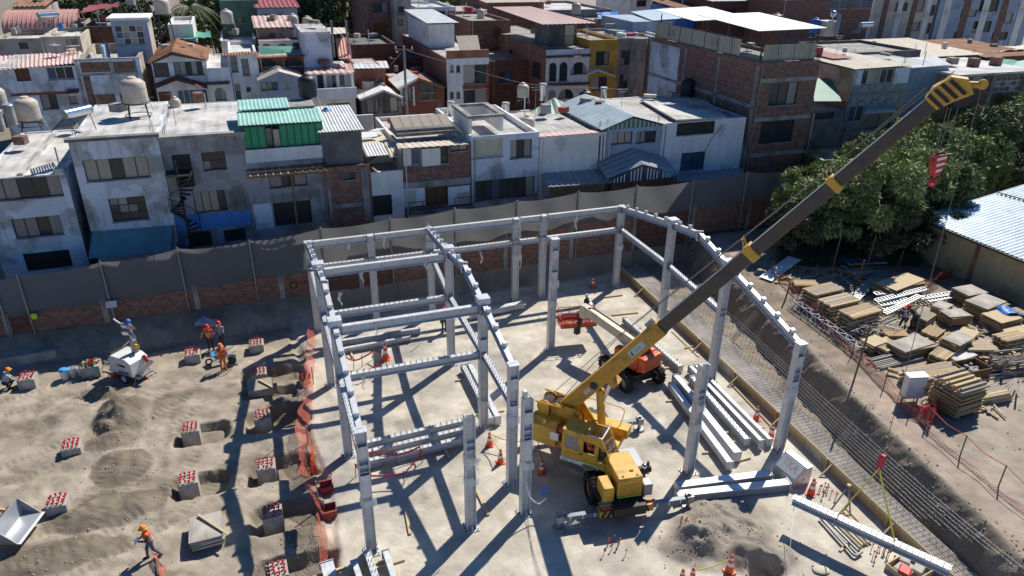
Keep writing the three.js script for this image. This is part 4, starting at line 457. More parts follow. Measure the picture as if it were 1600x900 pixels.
  const a = C3(240, 139, RV - 1.2), b = C3(324, 138, RV - 1.2), c = C3(275, 125, RV - 1.2), o2 = V3(-SS * 1.2, 0.2, -SC * 1.2); corr(h, 'porch_slope', a, a.clone().add(o2), c.clone().add(o2), c, M.redPl, 0.22, 0.03); corr(h, 'porch_slope', c, c.clone().add(o2), b.clone().add(o2), b, M.redPl, 0.22, 0.03); wpart('gable_beam', [bar(C3(237, 97, RV - 0.1), C3(268, 84, RV - 0.1), 0.12, 0.25), bar(C3(268, 84, RV - 0.1), C3(321, 93, RV - 0.1), 0.12, 0.25)], M.woodDark, h);
}
{
  const h = house('white_slit_window_house', 'white house with tall slit windows and tiled ledge', RV, 9, [357, 85], [401, 83], { m: M.white, roof: M.roofLight, win: [[360, 87, 371, 113, 'g', 1, 2], [378, 92, 389, 118, 'g', 1, 2], [368, 131, 376, 156, 'g', 1, 2], [385, 136, 392, 143, 'g', 1, 1]] });
  const g = house('white_arch_window_house', 'small white house with one arched window and tiled ledge', RV - 0.4, 9, [322, 107], [359, 105], { m: M.white, roof: M.roofLight, parapet: 0.1, win: [[336, 137, 353, 157, 'g', 2, 1, 1]] }); corr(g, 'tile_ledge', C3(322, 128, RV - 0.45), C3(359, 126, RV - 0.45), C3(359, 131, RV - 0.9), C3(322, 133, RV - 0.9), M.tile, 0.25, 0.04); corr(h, 'tile_ledge', C3(345, 83, RV - 0.02), C3(401, 80, RV - 0.02), C3(401, 84, RV - 0.5), C3(345, 87, RV - 0.5), M.tile, 0.25, 0.04);
}
{
  const h = house('arched_loggia_house', 'red house with arched loggias and green sun sail', RV + 1, 8, [402, 88], [477, 86], { m: M.redPl, win: [[405, 92, 434, 104, 'o', 1, 1, 1], [441, 90, 473, 103, 'o', 1, 1, 1]], parapet: 0.02 }); const v = RV + 4; const [a, ya] = W(404, 64, v), [b] = W(472, 62, v); frontWall(h, a, b, h.hTop, ya, v, M.offWhite, [{ r: rectOn(v, [408, 68, 425, 80]), arch: 1 }, { r: rectOn(v, [431, 68, 452, 80]), arch: 1 }, { r: rectOn(v, [456, 66, 470, 78]), arch: 1 }]); wpart('rear_room', sb(a, b, h.hTop, ya - 0.1, v + 0.6, v + 3), M.redPl, h); slab4(h, 'sun_sail', C3(403, 72, RV + 1), C3(462, 72, RV + 1), C3(455, 82, RV + 0.2), C3(406, 85, RV + 0.2), M.tarpGreen, 0.03); corr(h, 'tile_trim', C3(402, 88, RV + 0.9), C3(477, 86, RV + 0.9), C3(477, 88, RV + 0.6), C3(402, 90, RV + 0.6), M.tile, 0.25, 0.04);
  const g = house('grey_cabin_house', 'grey-green low gabled house below the red loggia house', RV - 2, 5, [405, 124], [470, 120], { m: M.blueGrey, gable: [436, 112], win: [[408, 128, 434, 141, 'g', 3, 1], [443, 122, 452, 140, 'w', 1, 1]] }); const e0 = C3(402, 126, RV - 2.3), e1 = C3(473, 121, RV - 2.3), k = C3(436, 111, RV - 2.3), o = V3(-SS * 4, 0, -SC * 4); corr(g, 'roof_slope', e0, e0.clone().add(o), k.clone().add(o), k, M.sheetCream, 0.3, 0.03); corr(g, 'roof_slope', k, k.clone().add(o), e1.clone().add(o), e1, M.sheetCream, 0.3, 0.03);
}
{
  const h = house('pale_box_house', 'pale blue-white box house with white sheet roof', RV + 1, 7, [470, 50], [516, 49], { m: M.blueWhite, parapet: 0.02, win: [] }); corr(h, 'roof_sheet', C3(469, 52, RV + 0.7), C3(516, 51, RV + 0.7), C3(507, 43, RV + 8), C3(470, 43, RV + 8), M.sheet, 0.5, 0.03); corr(h, 'roof_sheet', C3(517, 53, RV + 0.7), C3(545, 52, RV + 0.7), C3(538, 43, RV + 8), C3(510, 43, RV + 8), M.sheetCream, 0.5, 0.03); for (const x of [520, 543]) post(h, 'post', S(W(x, 60, RV + 1)[0], W(x, 90, RV + 1)[1], RV + 1), 3.3, M.conc, 0.1);
  corr(h, 'red_roof', C3(524, 60, RV + 5), C3(545, 58, RV + 5), C3(550, 91, RV), C3(529, 92, RV), M.sheetPink, 0.3, 0.05);
  const g = house('pink_porch_house', 'white house with pink ribbed porch roof and deep veranda', RV - 2, 7, [480, 116], [552, 113], { m: M.white, parapet: 0.02, win: [[496, 117, 506, 142, 'k', 1, 1], [510, 117, 526, 138, 'w', 2, 1], [530, 116, 549, 136, 'w', 2, 1], [512, 161, 548, 178, 'm', 3, 1]] }); corr(g, 'porch_roof', C3(476, 116, RV - 2.6), C3(554, 113, RV - 2.6), C3(548, 99, RV + 3), C3(478, 101, RV + 3), M.sheetPinkPale, 0.6, 0.05); const q = rectOn(RV - 2, [497, 142, 556, 150]); wpart('balcony_slab', sb(g.u0 + 0.1, g.u1, q[2], q[3], RV - 3.4, RV - 2.003), M.white, g); wpart('balcony_wall', sb(g.u0 + 0.1, g.u1, q[3] + 0.003, q[3] + 0.5, RV - 3.4, RV - 3.25), M.white, g);
}
{
  const h = house('red_timber_house', 'rust-red boarded house with pale sheet roof', RV, 7, [561, 109], [601, 107], { m: M.redPl, parapet: 0.02, win: [[578, 130, 592, 142, 'g', 1, 1]] }); corr(h, 'roof_sheet', C3(553, 107, RV - 0.5), C3(608, 106, RV - 0.5), C3(604, 95, RV + 6), C3(550, 96, RV + 6), M.sheet, 0.5, 0.02);
  const g = house('white_gable_cottage', 'small cottage with white gable edge and dark barred front', RV - 3, 6, [566, 152], [627, 150], { m: M.concDark, gable: [600, 141], parapet: 0.02, win: [[570, 155, 592, 178, 'g', 5, 1], [598, 152, 622, 176, 'g', 2, 1]] }); const e0 = C3(562, 155, RV - 3.4), e1 = C3(630, 152, RV - 3.4), k = C3(600, 140, RV - 3.4), o = V3(-SS * 4, 0, -SC * 4); slab4(g, 'roof_slope', e0, k, k.clone().add(o), e0.clone().add(o), M.offWhite, 0.18); slab4(g, 'roof_slope', k, e1, e1.clone().add(o), k.clone().add(o), M.offWhite, 0.18);
}
{
  const h = house('brick_gable_villa', 'brick villa with white-edged gable and wooden balcony', RV - 2, 8, [625, 136], [694, 133], { m: M.redPl, gable: [653, 122], parapet: 0.02, win: [[654, 131, 681, 157, 'n', 2, 1], [630, 141, 635, 158, 'g', 1, 1, 1], [638, 136, 644, 155, 'g', 1, 1, 1]], bands: [[626, 138, 629, 165, M.white, 0.04], [645, 134, 648, 165, M.white, 0.04]] }); const e0 = C3(622, 138, RV - 2.4), e1 = C3(696, 136, RV - 2.4), k = C3(653, 121, RV - 2.4), o = V3(-SS * 5, 0, -SC * 5); slab4(h, 'roof_slope', e0, k, k.clone().add(o), e0.clone().add(o), M.white, 0.2); slab4(h, 'roof_slope', k, e1, e1.clone().add(o), k.clone().add(o), M.tile, 0.2); const r = rectOn(RV - 2, [654, 150, 681, 157]); rail(h, 'balcony_rail', S(r[0], r[2], RV - 2.3), S(r[1], r[2], RV - 2.3), 0.8, M.wood, 9);
}
{
  const h = house('white_loggia_tower', 'tall narrow white house with dark loggias and red parapet', RV - 2, 20, [698, 92], [764, 90], { m: M.white, side: M.brick, roof: M.roofC, parapet: 0.02, win: [[703, 101, 709, 113, 'g', 1, 1, 1], [713, 101, 719, 113, 'g', 1, 1, 1], [703, 143, 709, 154, 'g', 1, 1, 1], [713, 143, 719, 154, 'g', 1, 1, 1], [724, 101, 761, 131, 'g', 2, 1], [724, 140, 761, 166, 'g', 2, 1]], bands: [[723, 132, 764, 139, M.redPl, 0.06], [761, 100, 766, 168, M.redPl, 0.06]] }); wpart('red_parapet', sb(h.u0, h.u1, h.hTop + 0.003, h.hTop + 0.75, RV - 2.02, RV - 1.8), M.tile, h); slab4(h, 'leaning_panel', C3(720, 81, RV - 1), C3(751, 79, RV - 1), C3(746, 55, RV + 0.6), C3(712, 56, RV + 0.6), M.cream, 0.1); wpart('upper_room', sb(h.u0 + 0.3, h.u1 - 1.2, h.hTop, h.hTop + 2.3, RV + 6, RV + 16), M.offWhite, h); corr(h, 'roof_sheet', S(h.u0, h.hTop + 2.5, RV + 5.5), S(h.u1 - 0.8, h.hTop + 2.5, RV + 5.5), S(h.u1 - 0.8, h.hTop + 2.9, RV + 16.5), S(h.u0, h.hTop + 2.9, RV + 16.5), M.sheet, 0.5, 0.03);
}
{
  const h = house('white_arch_villa', 'white villa with arched balconies, brick side wall and terrace', RV - 1, 22, [855, 78], [922, 76], { m: M.white, side: M.brick, roof: M.conc, parapet: 0.02, win: [[857, 98, 870, 127, 'g', 1, 1, 1], [874, 97, 887, 127, 'g', 1, 1, 1], [891, 97, 918, 116, 'c', 4, 1, 1], [856, 141, 869, 156, 'g', 1, 1, 1], [872, 139, 897, 154, 'g', 2, 1, 1]], bands: [] }); corr(h, 'tile_ledge', C3(853, 87, RV - 1.02), C3(924, 84, RV - 1.02), C3(924, 88, RV - 1.6), C3(853, 91, RV - 1.6), M.tile, 0.25, 0.04); corr(h, 'tile_ledge', C3(853, 130, RV - 1.02), C3(922, 128, RV - 1.02), C3(922, 132, RV - 1.6), C3(853, 135, RV - 1.6), M.tile, 0.25, 0.04); rail(h, 'terrace_rail', S(h.u0 + 0.1, h.hTop, RV - 0.8), S(h.u1 - 0.1, h.hTop, RV - 0.8), 1.3); wpart('terrace_room', sb(h.u0 + 1.4, h.u1 - 0.2, h.hTop, h.hTop + 2.2, RV + 2, RV + 6), M.concDark, h); wpart('terrace_door', sb(h.u0 + 3.2, h.u0 + 4.2, h.hTop, h.hTop + 2, RV + 1.9, RV + 1.99), M.cream, h); corr(h, 'roof_sheet', S(h.u0 - 0.6, h.hTop + 2.5, RV - 1.2), S(h.u1 + 0.4, h.hTop + 2.5, RV - 1.2), S(h.u1 - 1, h.hTop + 2.9, RV + 14), S(h.u0 - 0.8, h.hTop + 2.9, RV + 14), M.sheetPinkPale, 0.5, 0.03);
  wpart('side_column', [sb(h.u0 - 0.04, h.u0 - 0.003, 0, h.hTop - 0.1, RV + 4, RV + 4.35), sb(h.u0 - 0.04, h.u0 - 0.003, 0, h.hTop - 0.1, RV + 11, RV + 11.35)], M.conc, h); wpart('side_window', sb(h.u0 - 0.05, h.u0 - 0.003, h.hTop - 3.2, h.hTop - 1.6, RV + 0.6, RV + 2.8), M.glass, h);
}
{
  const h = house('mustard_house', 'narrow mustard-yellow house with dark windows', RV - 1, 9, [922, 63], [967, 61], { m: M.yellowPl, roof: M.conc, win: [[931, 80, 952, 102, 'n', 3, 1], [925, 120, 948, 141, 'g', 2, 1]] }); const a = C3(921, 115, RV - 1.8), b = C3(962, 119, RV - 1.8), c = C3(935, 109, RV - 1.8), o = V3(-SS * 0.8, 0.1, -SC * 0.8); slab4(h, 'door_hood', a, c, c.clone().add(o), a.clone().add(o), M.white, 0.12); slab4(h, 'door_hood', c, b, b.clone().add(o), c.clone().add(o), M.white, 0.12);
  const g = house('round_bay_house', 'bare grey concrete house with rounded stair bay', RV - 1, 9, [967, 60], [1022, 58], { m: M.conc, side: M.conc, roof: M.conc, win: [[970, 79, 984, 102, 'g', 2, 2], [967, 116, 982, 138, 'g', 2, 2], [1008, 80, 1014, 100, 'g', 1, 2], [1006, 118, 1012, 135, 'g', 1, 1]] }); const [bu] = W(996, 90, RV - 1); wpart('round_bay', moved(new THREE.CylinderGeometry(0.95, 0.95, g.hTop + 0.3, 20), siteM(bu, (g.hTop + 0.3) / 2 - 0.3, RV - 1)), M.conc, g); reseed(88); for (let k = 0; k < 9; k++) wpart('stored_junk', bx(rr(0.4, 1), rr(0.2, 0.7), rr(0.4, 0.9), ...S(g.u0 + rr(0.4, 3.6), g.hTop + 0.1, RV + rr(0, 6)).toArray(), 0, rr(0, 3)), [M.tarpGreen, M.white, M.tarpBlue, M.woodGrey, M.redDull][k % 5], g);
  const w = house('white_shop_house', 'white house sliver with red awnings beside the concrete house', RV - 2, 9, [1023, 58], [1046, 57], { m: M.white, win: [[1026, 70, 1042, 92, 'g', 1, 1], [1030, 111, 1039, 138, 'g', 1, 1]] }); corr(w, 'awning', C3(1023, 66, RV - 2.02), C3(1046, 61, RV - 2.02), C3(1047, 66, RV - 2.9), C3(1022, 72, RV - 2.9), M.redDull, 0.3, 0.02); corr(w, 'awning', C3(1020, 106, RV - 2.02), C3(1044, 101, RV - 2.02), C3(1044, 106, RV - 2.9), C3(1018, 112, RV - 2.9), M.redDull, 0.3, 0.02); slab4(w, 'roof_glass', C3(1020, 32, RV + 3), C3(1086, 27, RV + 3), C3(1050, 12, RV + 12), C3(985, 18, RV + 12), M.sheetZinc, 0.05); wpart('roof_room', sb(w.u0 + 0.2, w.u0 + 5.2, w.hTop - 0.1, W(1050, 33, RV + 3)[1], RV + 3.2, RV + 11), M.blueGrey, w);
}
// ================================================================ roofs and blocks farther back
{
  const blocks = [   // front top-left, front top-right, depth of front, length back, walls, roof, windows
    ['tall_brick_building', 'tall bare brick building behind the loggia tower, its front patched', 48, 12, [568, -6], [613, -8], M.brick, M.conc, [[580, 4, 606, 20, 'g', 3, 1], [584, 36, 604, 60, 'd', 1, 1]]],
    ['concrete_stair_tower', 'slim pale concrete stair tower beside the tall brick building', 46, 5, [614, -20], [641, -22], M.concPale, M.conc, [[622, 10, 632, 24, 'g', 1, 1], [620, 30, 630, 40, 'g', 1, 1]]],
    ['white_terrace_block', 'white flat-roofed house behind the white loggia tower', 50, 10, [652, 12], [712, 10], M.white, M.roofLight, [[658, 17, 672, 28, 'g', 2, 1], [680, 17, 696, 29, 'g', 2, 1], [700, 17, 711, 29, 'g', 1, 1]]],
    ['pink_cottage', 'small house with striped pink roof behind the white terrace block', 58, 8, [712, 26], [765, 25], M.offWhite, M.sheetPinkPale, []],
    ['brick_side_house', 'brick house with white parapet right of the loggia tower', 40, 12, [735, 34], [798, 30], M.brick, M.conc, [[770, 44, 782, 58, 'd', 1, 1]]],
    ['cream_roof_building', 'wide brick building with cream sheet roofs at the top centre', 60, 14, [762, 6], [850, 3], M.brick, M.sheetCream, []],
    ['grey_flat_building', 'grey flat-roofed building behind the arched villa', 58, 16, [850, 18], [955, 12], M.conc, M.roofLight, []],
    ['blue_tarp_house', 'brick house with bright blue tarp on its roof', 50, 10, [930, 34], [985, 30], M.brick, M.conc, []],
    ['far_white_building', 'far white building along the top edge, centre right', 80, 14, [985, -4], [1050, -8], M.offWhite, M.roofLight, [[995, 0, 1010, 10, 'g', 2, 1], [1020, -2, 1036, 8, 'g', 2, 1]]],
    ['blue_container_house', 'house with blue wall and orange canopy near the top edge', 56, 8, [1058, 14], [1088, 12], M.tarpBlue, M.tile, []],
    ['dark_brick_terrace', 'long dark brick terrace with white sheet roof near the top right', 52, 14, [1115, 4], [1215, 0], M.brickDark, M.sheet, [[1130, 14, 1150, 28, 'g', 2, 1], [1170, 14, 1192, 28, 'g', 2, 1]]],
    ['brick_office_building', 'brick building with pale blue windows behind the blue tank', 44, 12, [1225, 2], [1365, -4], M.brick, M.conc, [[1298, -2, 1328, 14, 't', 2, 1], [1332, -3, 1360, 13, 't', 2, 1]]],
    ['cream_apartment_block', 'cream apartment block with brick panels at the top right', 46, 14, [1366, -60], [1482, -66], M.cream, M.roofC, [[1398, 4, 1418, 17, 'g', 2, 1], [1432, 0, 1444, 18, 'g', 1, 1], [1454, 8, 1468, 24, 'm', 1, 1], [1425, 34, 1437, 48, 'm', 1, 1], [1448, 36, 1458, 52, 'm', 1, 1], [1428, 62, 1436, 74, 'g', 1, 1]]],
    ['grey_apartment_block', 'grey apartment block with brick balconies at the top right corner', 46, 14, [1486, -64], [1640, -74], M.blueGrey, M.roofC, [[1504, -2, 1526, 0, 'g', 1, 1], [1530, 0, 1560, 18, 'g', 2, 1], [1502, 15, 1526, 26, 'm', 2, 1], [1520, 33, 1548, 50, 'g', 2, 1], [1562, 20, 1582, 36, 'g', 2, 1], [1550, 50, 1574, 62, 'm', 2, 1], [1488, 50, 1504, 66, 'm', 1, 1]]],
    ['low_grey_store', 'low grey flat-roofed store right of the blue tank', 24, 10, [1338, 76], [1438, 84], M.concDark, M.conc, []],
    ['shanty_roof_house', 'low house under green and orange tarpaulins at the right', 26, 12, [1440, 92], [1530, 84], M.brickDark, M.sheetCream, []],
    ['orange_tarp_house', 'low brick house under an orange tarpaulin at the right edge', 26, 12, [1540, 92], [1625, 84], M.brickDark, M.tile, []],
    ['vaulted_pink_hall', 'hall with barrel-vaulted pink roof at the upper left', 44, 10, [4, 48], [118, 42], M.beige, M.conc, []],
    ['grey_mass_house', 'long pale house below the pink barrel vault', 38, 6, [-10, 62], [90, 58], M.beige, M.roofLight, [[30, 66, 44, 76, 'm', 1, 1]]],
    ['cream_gallery_house', 'cream house with slatted gallery below the pink barrel vault', 36, 8, [62, 60], [124, 54], M.cream, M.roofLight, [[104, 60, 122, 76, 'w', 5, 1]]],
    ['dark_brick_house', 'dark brick house under the maroon canopy, upper left', 42, 8, [130, 44], [205, 38], M.brickDark, M.conc, []],
    ['orange_roof_cottage', 'far cottage with orange roof in the upper left corner', 62, 8, [22, 12], [70, 10], M.beige, M.tile, []],
    ['green_upper_house', 'house with dark green upper wall behind the beige tanks', 42, 8, [342, 2], [402, -2], M.greenPl, M.roofLight, [[370, 26, 384, 36, 'm', 2, 1]]],
    ['maroon_roof_house', 'house with maroon ribbed roof above the red loggia house', 40, 7, [402, 14], [464, 12], M.blueGrey, M.sheetRed, [[410, 22, 444, 34, 'n', 3, 1]]],
    ['pink_hut', 'small rendered hut with pink sheet roof above the red loggia house', 33, 5, [402, 46], [452, 42], M.beige, M.sheetPinkPale, [[420, 51, 430, 58, 'g', 1, 1]]],
    ['roof_terrace_house', 'white rooftop terrace house behind the gabled tile house', 36, 8, [262, 40], [300, 36], M.offWhite, M.roofLight, []],
    ['white_patio_house', 'white flat-roofed patio house above the slit-window house', 36, 9, [345, 66], [400, 60], M.white, M.roofLight, []],
    ['dark_yard_house', 'dark unfinished house between cottage and brick tower', 36, 9, [550, 72], [618, 66], M.brickDark, M.concDark, []],
    ['grey_roof_terrace', 'grey roof terrace with brick side walls behind the brick villa', 34, 9, [612, 92], [700, 88], M.brickDark, M.concDark, []],
    ['brick_gap_house', 'dark brick house in the gap between white tower and arched villa', 30, 10, [768, 96], [852, 92], M.brickDark, M.conc, [[780, 112, 800, 130, 'g', 2, 1]]],
  ];
  for (const [name, label, v, d, L, R, m, roof, win] of blocks) {
    const sheetRoof = [M.sheetPinkPale, M.sheetCream, M.sheet, M.tile, M.sheetRed].includes(roof), h = house(name, label, v, d, L, R, { m, roof: sheetRoof ? M.conc : roof, win, parapet: sheetRoof ? 0.02 : 0.35, category: name.includes('building') || name.includes('block') ? 'building' : 'house' });
    if (name === 'vaulted_pink_hall') { const g = new THREE.CylinderGeometry(1, 1, h.u1 - h.u0, 18, 1, false, 0, Math.PI); g.rotateZ(Math.PI / 2); g.rotateX(Math.PI / 2); g.scale(1, 0.5, 1); g.scale(1, 3.2, 3.6); g.computeVertexNormals(); wpart('vault', moved(g, siteM((h.u0 + h.u1) / 2, h.hTop - 0.1, v + 3.6)), M.sheetPink, h); for (let k = 0; k < 16; k++) { const q = tor(1, 0.02, 0, 0, 0, 0, Math.PI / 2, 0, Math.PI, 14); q.scale(1, 1.62, 3.65); wpart('vault_rib', moved(q, siteM(mix(h.u0, h.u1, (k + 0.5) / 16), h.hTop - 0.1, v + 3.6)), M.sheetPink, h); } }
    else if (sheetRoof) corr(h, 'roof_sheet', S(h.u0 - 0.3, h.hTop + 0.12, v - 0.4), S(h.u1 + 0.3, h.hTop + 0.12, v - 0.4), S(h.u1 + 0.3, h.hTop + 0.7, v + d + 0.2), S(h.u0 - 0.3, h.hTop + 0.7, v + d + 0.2), roof, 0.5, 0.04);
    if (name.includes('apartment')) for (let k = 0; k < 5; k++) { const u = mix(h.u0, h.u1, (k + 0.15) / 5), w = (h.u1 - h.u0) / 5; wpart('facade_panel', sb(u + w * 0.1, u + w * 0.45, 1, h.hTop - 0.5, v - 0.06, v - 0.004), k % 2 ? M.brick : M.offWhite, h); }
  }
  reseed(404);
  const tarp = (label, a, b, c, d, m) => { const t = thing('tarpaulin', label, 'tarpaulin', a.clone().lerp(c, 0.5)); const n = 8, g = new THREE.PlaneGeometry(1, 1, n, n), p = g.attributes.position; for (let i = 0; i < p.count; i++) { const x = p.getX(i) + 0.5, y = p.getY(i) + 0.5, q = a.clone().lerp(b, x).lerp(d.clone().lerp(c, x), y); q.y += 0.35 * (fbm(x * 4, y * 4, 3, 7) - 0.6) - 0.3 * Math.sin(x * 3.14) * Math.sin(y * 3.14); p.setXYZ(i, q.x, q.y, q.z); } g.computeVertexNormals(); const cl = wpart('cloth', g, m, t); cl.material.side = THREE.DoubleSide; [a, b, c, d].forEach((q) => wpart('tie_post', rod(q.clone().add(V3(0, -2, 0)), q, 0.04), M.woodDark, t)); };
  tarp('bright blue tarpaulin on a roof at the top centre', C3(936, 28, 50), C3(968, 24, 50), C3(965, 17, 56), C3(932, 20, 56), M.tarpBlue); tarp('mint green tarpaulin awning at upper left beside the tile roof', C3(282, 60, 34), C3(330, 58, 34), C3(328, 48, 40), C3(290, 50, 40), M.tarpGreen); tarp('maroon canopy on posts at upper left', C3(121, 20, 44), C3(184, 10, 44), C3(186, 3, 50), C3(140, 8, 50), M.sheetRed); tarp('green tarpaulin hanging over shanty roofs at the right', C3(1510, 100, 24), C3(1555, 98, 24), C3(1540, 76, 32), C3(1500, 78, 32), M.tarpGreen); tarp('orange tarpaulin over the low house at the right edge', C3(1545, 82, 28), C3(1602, 76, 28), C3(1600, 70, 36), C3(1540, 74, 36), M.sheetCream); tarp('green tarpaulin draped on the concrete roof at the far right', C3(1560, 108, 16), C3(1604, 108, 16), C3(1600, 94, 20), C3(1568, 92, 20), M.tarpGreen);
}
// ================================================================ roof tanks, heaters
{
  const tank = (m, R = 0.75, hh = 1.5) => { const t = new THREE.Group(); t.name = 'water_tank'; part('body', lathe([[0, 0], [R * 0.94, 0], [R, 0.06], [R, hh * 0.3], [R * 0.97, hh * 0.32], [R, hh * 0.34], [R, hh * 0.62], [R * 0.97, hh * 0.64], [R, hh * 0.66], [R * 0.98, hh * 0.9], [R * 0.7, hh * 1.04], [R * 0.34, hh * 1.1], [0, hh * 1.1]], 24), m, t); part('lid', lathe([[0, 0.12], [R * 0.3, 0.12], [R * 0.36, 0.04], [R * 0.36, 0], [0, 0]], 16, TM(0, hh * 1.09, 0)), m, t); part('outlet_pipe', rod(V3(R, 0.2, 0), V3(R + 0.15, -0.6, 0), 0.03), M.whitePaint, t); return t; };
  const stand = (t, R, h) => { for (const a of [0.78, 2.35, 3.92, 5.5]) { const c = V3(Math.cos(a) * R * 0.9, 0, Math.sin(a) * R * 0.9), o = V3(Math.cos(a) * R * 1.15, -h, Math.sin(a) * R * 1.15); part('stand_leg', rod(c, o, 0.045), M.frameDark, t); } part('stand_ring', tor(R * 0.95, 0.045, 0, -0.03, 0, Math.PI / 2), M.frameDark, t); part('stand_ring', tor(R * 1.05, 0.03, 0, -h * 0.55, 0, Math.PI / 2), M.frameDark, t); };
  const put = (m, R, hh, px, py, v, sh, label, turn = 0.5) => { R *= 0.78; hh *= 0.82; const t = tank(m, R, hh); if (sh) stand(t, R, sh); t.name = numbered('water_tank'); t.position.copy(C3(px, py, v)); t.rotation.y = turn; dress(t, label, 'water tank', 'rooftop water tanks'); scene.add(t); return t; };
  put(M.tankBeige, 1.0, 1.75, 213, 160, 9, 1.5, 'large beige water tank on a tall stand, roof of the pale blue house'); put(M.tankBeige, 1.0, 1.75, 47, 187, 16, 0.7, 'beige water tank at the left on the white house roof, low stand'); put(M.tankBeige, 0.8, 1.5, -2, 166, 17, 1, 'beige water tank cut by the left edge of the picture');
  put(M.tankBlack, 0.8, 1.65, 482, 151, 8.5, 0, 'black water tank on the green shed roof'); put(M.tankBlue, 0.5, 0.9, 511, 188, 8, 0, 'blue open barrel beside the green shed'); put(M.tankBeige, 0.9, 1.6, 255, 22, 36, 2.4, 'beige tank on a high frame at the upper left, near the palm'); put(M.tankBeige, 0.8, 1.5, 356, 37, 40, 1.0, 'beige tank in front of the dark green wall'); put(M.tankBeige, 0.7, 1.4, 459, 43, 36, 1.2, 'taller of two white-beige tanks above the red loggia house'); put(M.tankBeige, 0.7, 1.1, 481, 42, 38, 1.0, 'lower of two white-beige tanks above the red loggia house'); put(M.tankBeige, 0.6, 1.2, 205, 8, 48, 0.6, 'small beige tank at the very top left of centre');
  put(M.tankBeige, 0.65, 1.25, 817, 152, 13, 0.7, 'beige tank on stand between the striped roof and white house'); put(M.tankBeige, 0.75, 1.3, 824, 205, 7, 0, 'squat beige tank at the corner of the pink-roofed blank house'); put(M.tankBlack, 0.75, 1.5, 914, 166, 12, 0, 'black tank behind the ribbed gable roof'); put(M.tankBlack, 0.8, 1.6, 1073, 149, 12, 0, 'black tank against the white and brick side wall'); put(M.tankBlue, 0.7, 1.7, 1272, 52, 22, 0.9, 'blue tank on the brick corner building'); put(M.tankBeige, 0.8, 1.6, 900, 22, 50, 1.2, 'beige tank on a stand near the top centre'); put(M.tankBeige, 0.55, 1.1, 751, 28, 42, 0, 'small beige tank above the loggia tower'); put(M.tankBlack, 1.0, 1.3, 1212, 38, 30, 0, 'dark tank under the white awning, upper right'); put(M.tankBeige, 0.5, 1.3, 277, 178, 13.2, 0.9, 'slim beige tank on a wire stand, roof of the dark grey house');
  [[705, 186, 12, 'left of two upright steel boilers above the brick balcony house'], [790, 187, 12, 'right of two upright steel boilers, above the white window house'], [848, 157, 13, 'steel boiler left of the black tank behind the ribbed roof'], [942, 162, 13, 'steel boiler right of the black tank behind the ribbed roof'], [20, 195, 14.5, 'grey cement vent at the left edge, beside the beige tank'], [2, 205, 13, 'grey cement drum in the left edge, below the cut-off tank']].forEach(([x, y, v, l], i) => { const t = thing('boiler', l, i > 3 ? 'drum' : 'boiler', C3(x, y, v), 0, 'upright drums on the roofs'); part('drum', cyl(0.33, 0.33, 1.35, 0, 0.68, 0, 0, 0, 0, 18), i > 3 ? M.conc : M.steelShiny, t); part('cap', cyl(0.36, 0.3, 0.1, 0, 1.4, 0, 0, 0, 0, 18), M.galv, t); });
  const heater = (px, py, v, label, turn) => { const t = thing('solar_heater', label, 'solar heater', C3(px, py, v), turn, 'solar water heaters on the roofs'); part('drum', cyl(0.28, 0.28, 1.7, 0, 1.25, 0, 0, 0, Math.PI / 2, 16), M.steelShiny, t); for (const x of [-0.88, 0.88]) part('end_cap', cyl(0.29, 0.29, 0.08, x, 1.25, 0, 0, 0, Math.PI / 2, 16), M.greyMetal, t); for (let k = 0; k < 9; k++) part('glass_tube', rod(V3(-0.72 + k * 0.18, 1.1, -0.15), V3(-0.72 + k * 0.18, 0.12, -1.6), 0.04), M.glassBlue, t); for (const x of [-0.75, 0.75]) { part('stand_leg', [rod(V3(x, 1.05, 0.1), V3(x, 0, 0.35), 0.025)], M.frameDark, t); part('stand_leg', rod(V3(x, 1.05, -0.05), V3(x, 0, -1.7), 0.025), M.frameDark, t); } };
  heater(128, 206, 5.5, 'solar water heater on the pale blue house roof, beside the large tank', 1.2); heater(80, 44, 40, 'solar water heater with red end below the pink vault', 1.0); heater(1350, 56, 24, 'solar water heater on the low store, upper right', 0.4);
  { const p = C3(1288, 56, 21.5), t = thing('cube_tank', 'beige square tank with solar panel beside the blue tank', 'water tank', p, SITE_T); part('cube', rbx(1.5, 1.6, 1.5, 0.12, 0, 0.8, 0), M.tankBeige, t); part('solar_panel', bx(0.5, 2.4, 0.06, 0.7, 1.2, 0.95, -0.3, 0, -0.25), M.greyMetal, t); part('globe_vent', sph(0.35, 0.5, 2.3, 0.2), M.steelShiny, t); part('vent_stem', rod(V3(0.5, 1.6, 0.2), V3(0.5, 2.1, 0.2), 0.06), M.steelShiny, t); }
  { const t = thing('skylight', 'low ribbed skylight box roof left of the open roof room', 'skylight', C3(660, 205, 6), SITE_T); for (let k = 0; k < 6; k++) part('panel', bx(0.68, 0.05, 2.6, -1.8 + k * 0.72, 0.55, 0, 0.25), M.woodGrey, t); part('curb', bx(4.3, 0.5, 2.2, 0, 0.22, 0), M.concDark, t); }
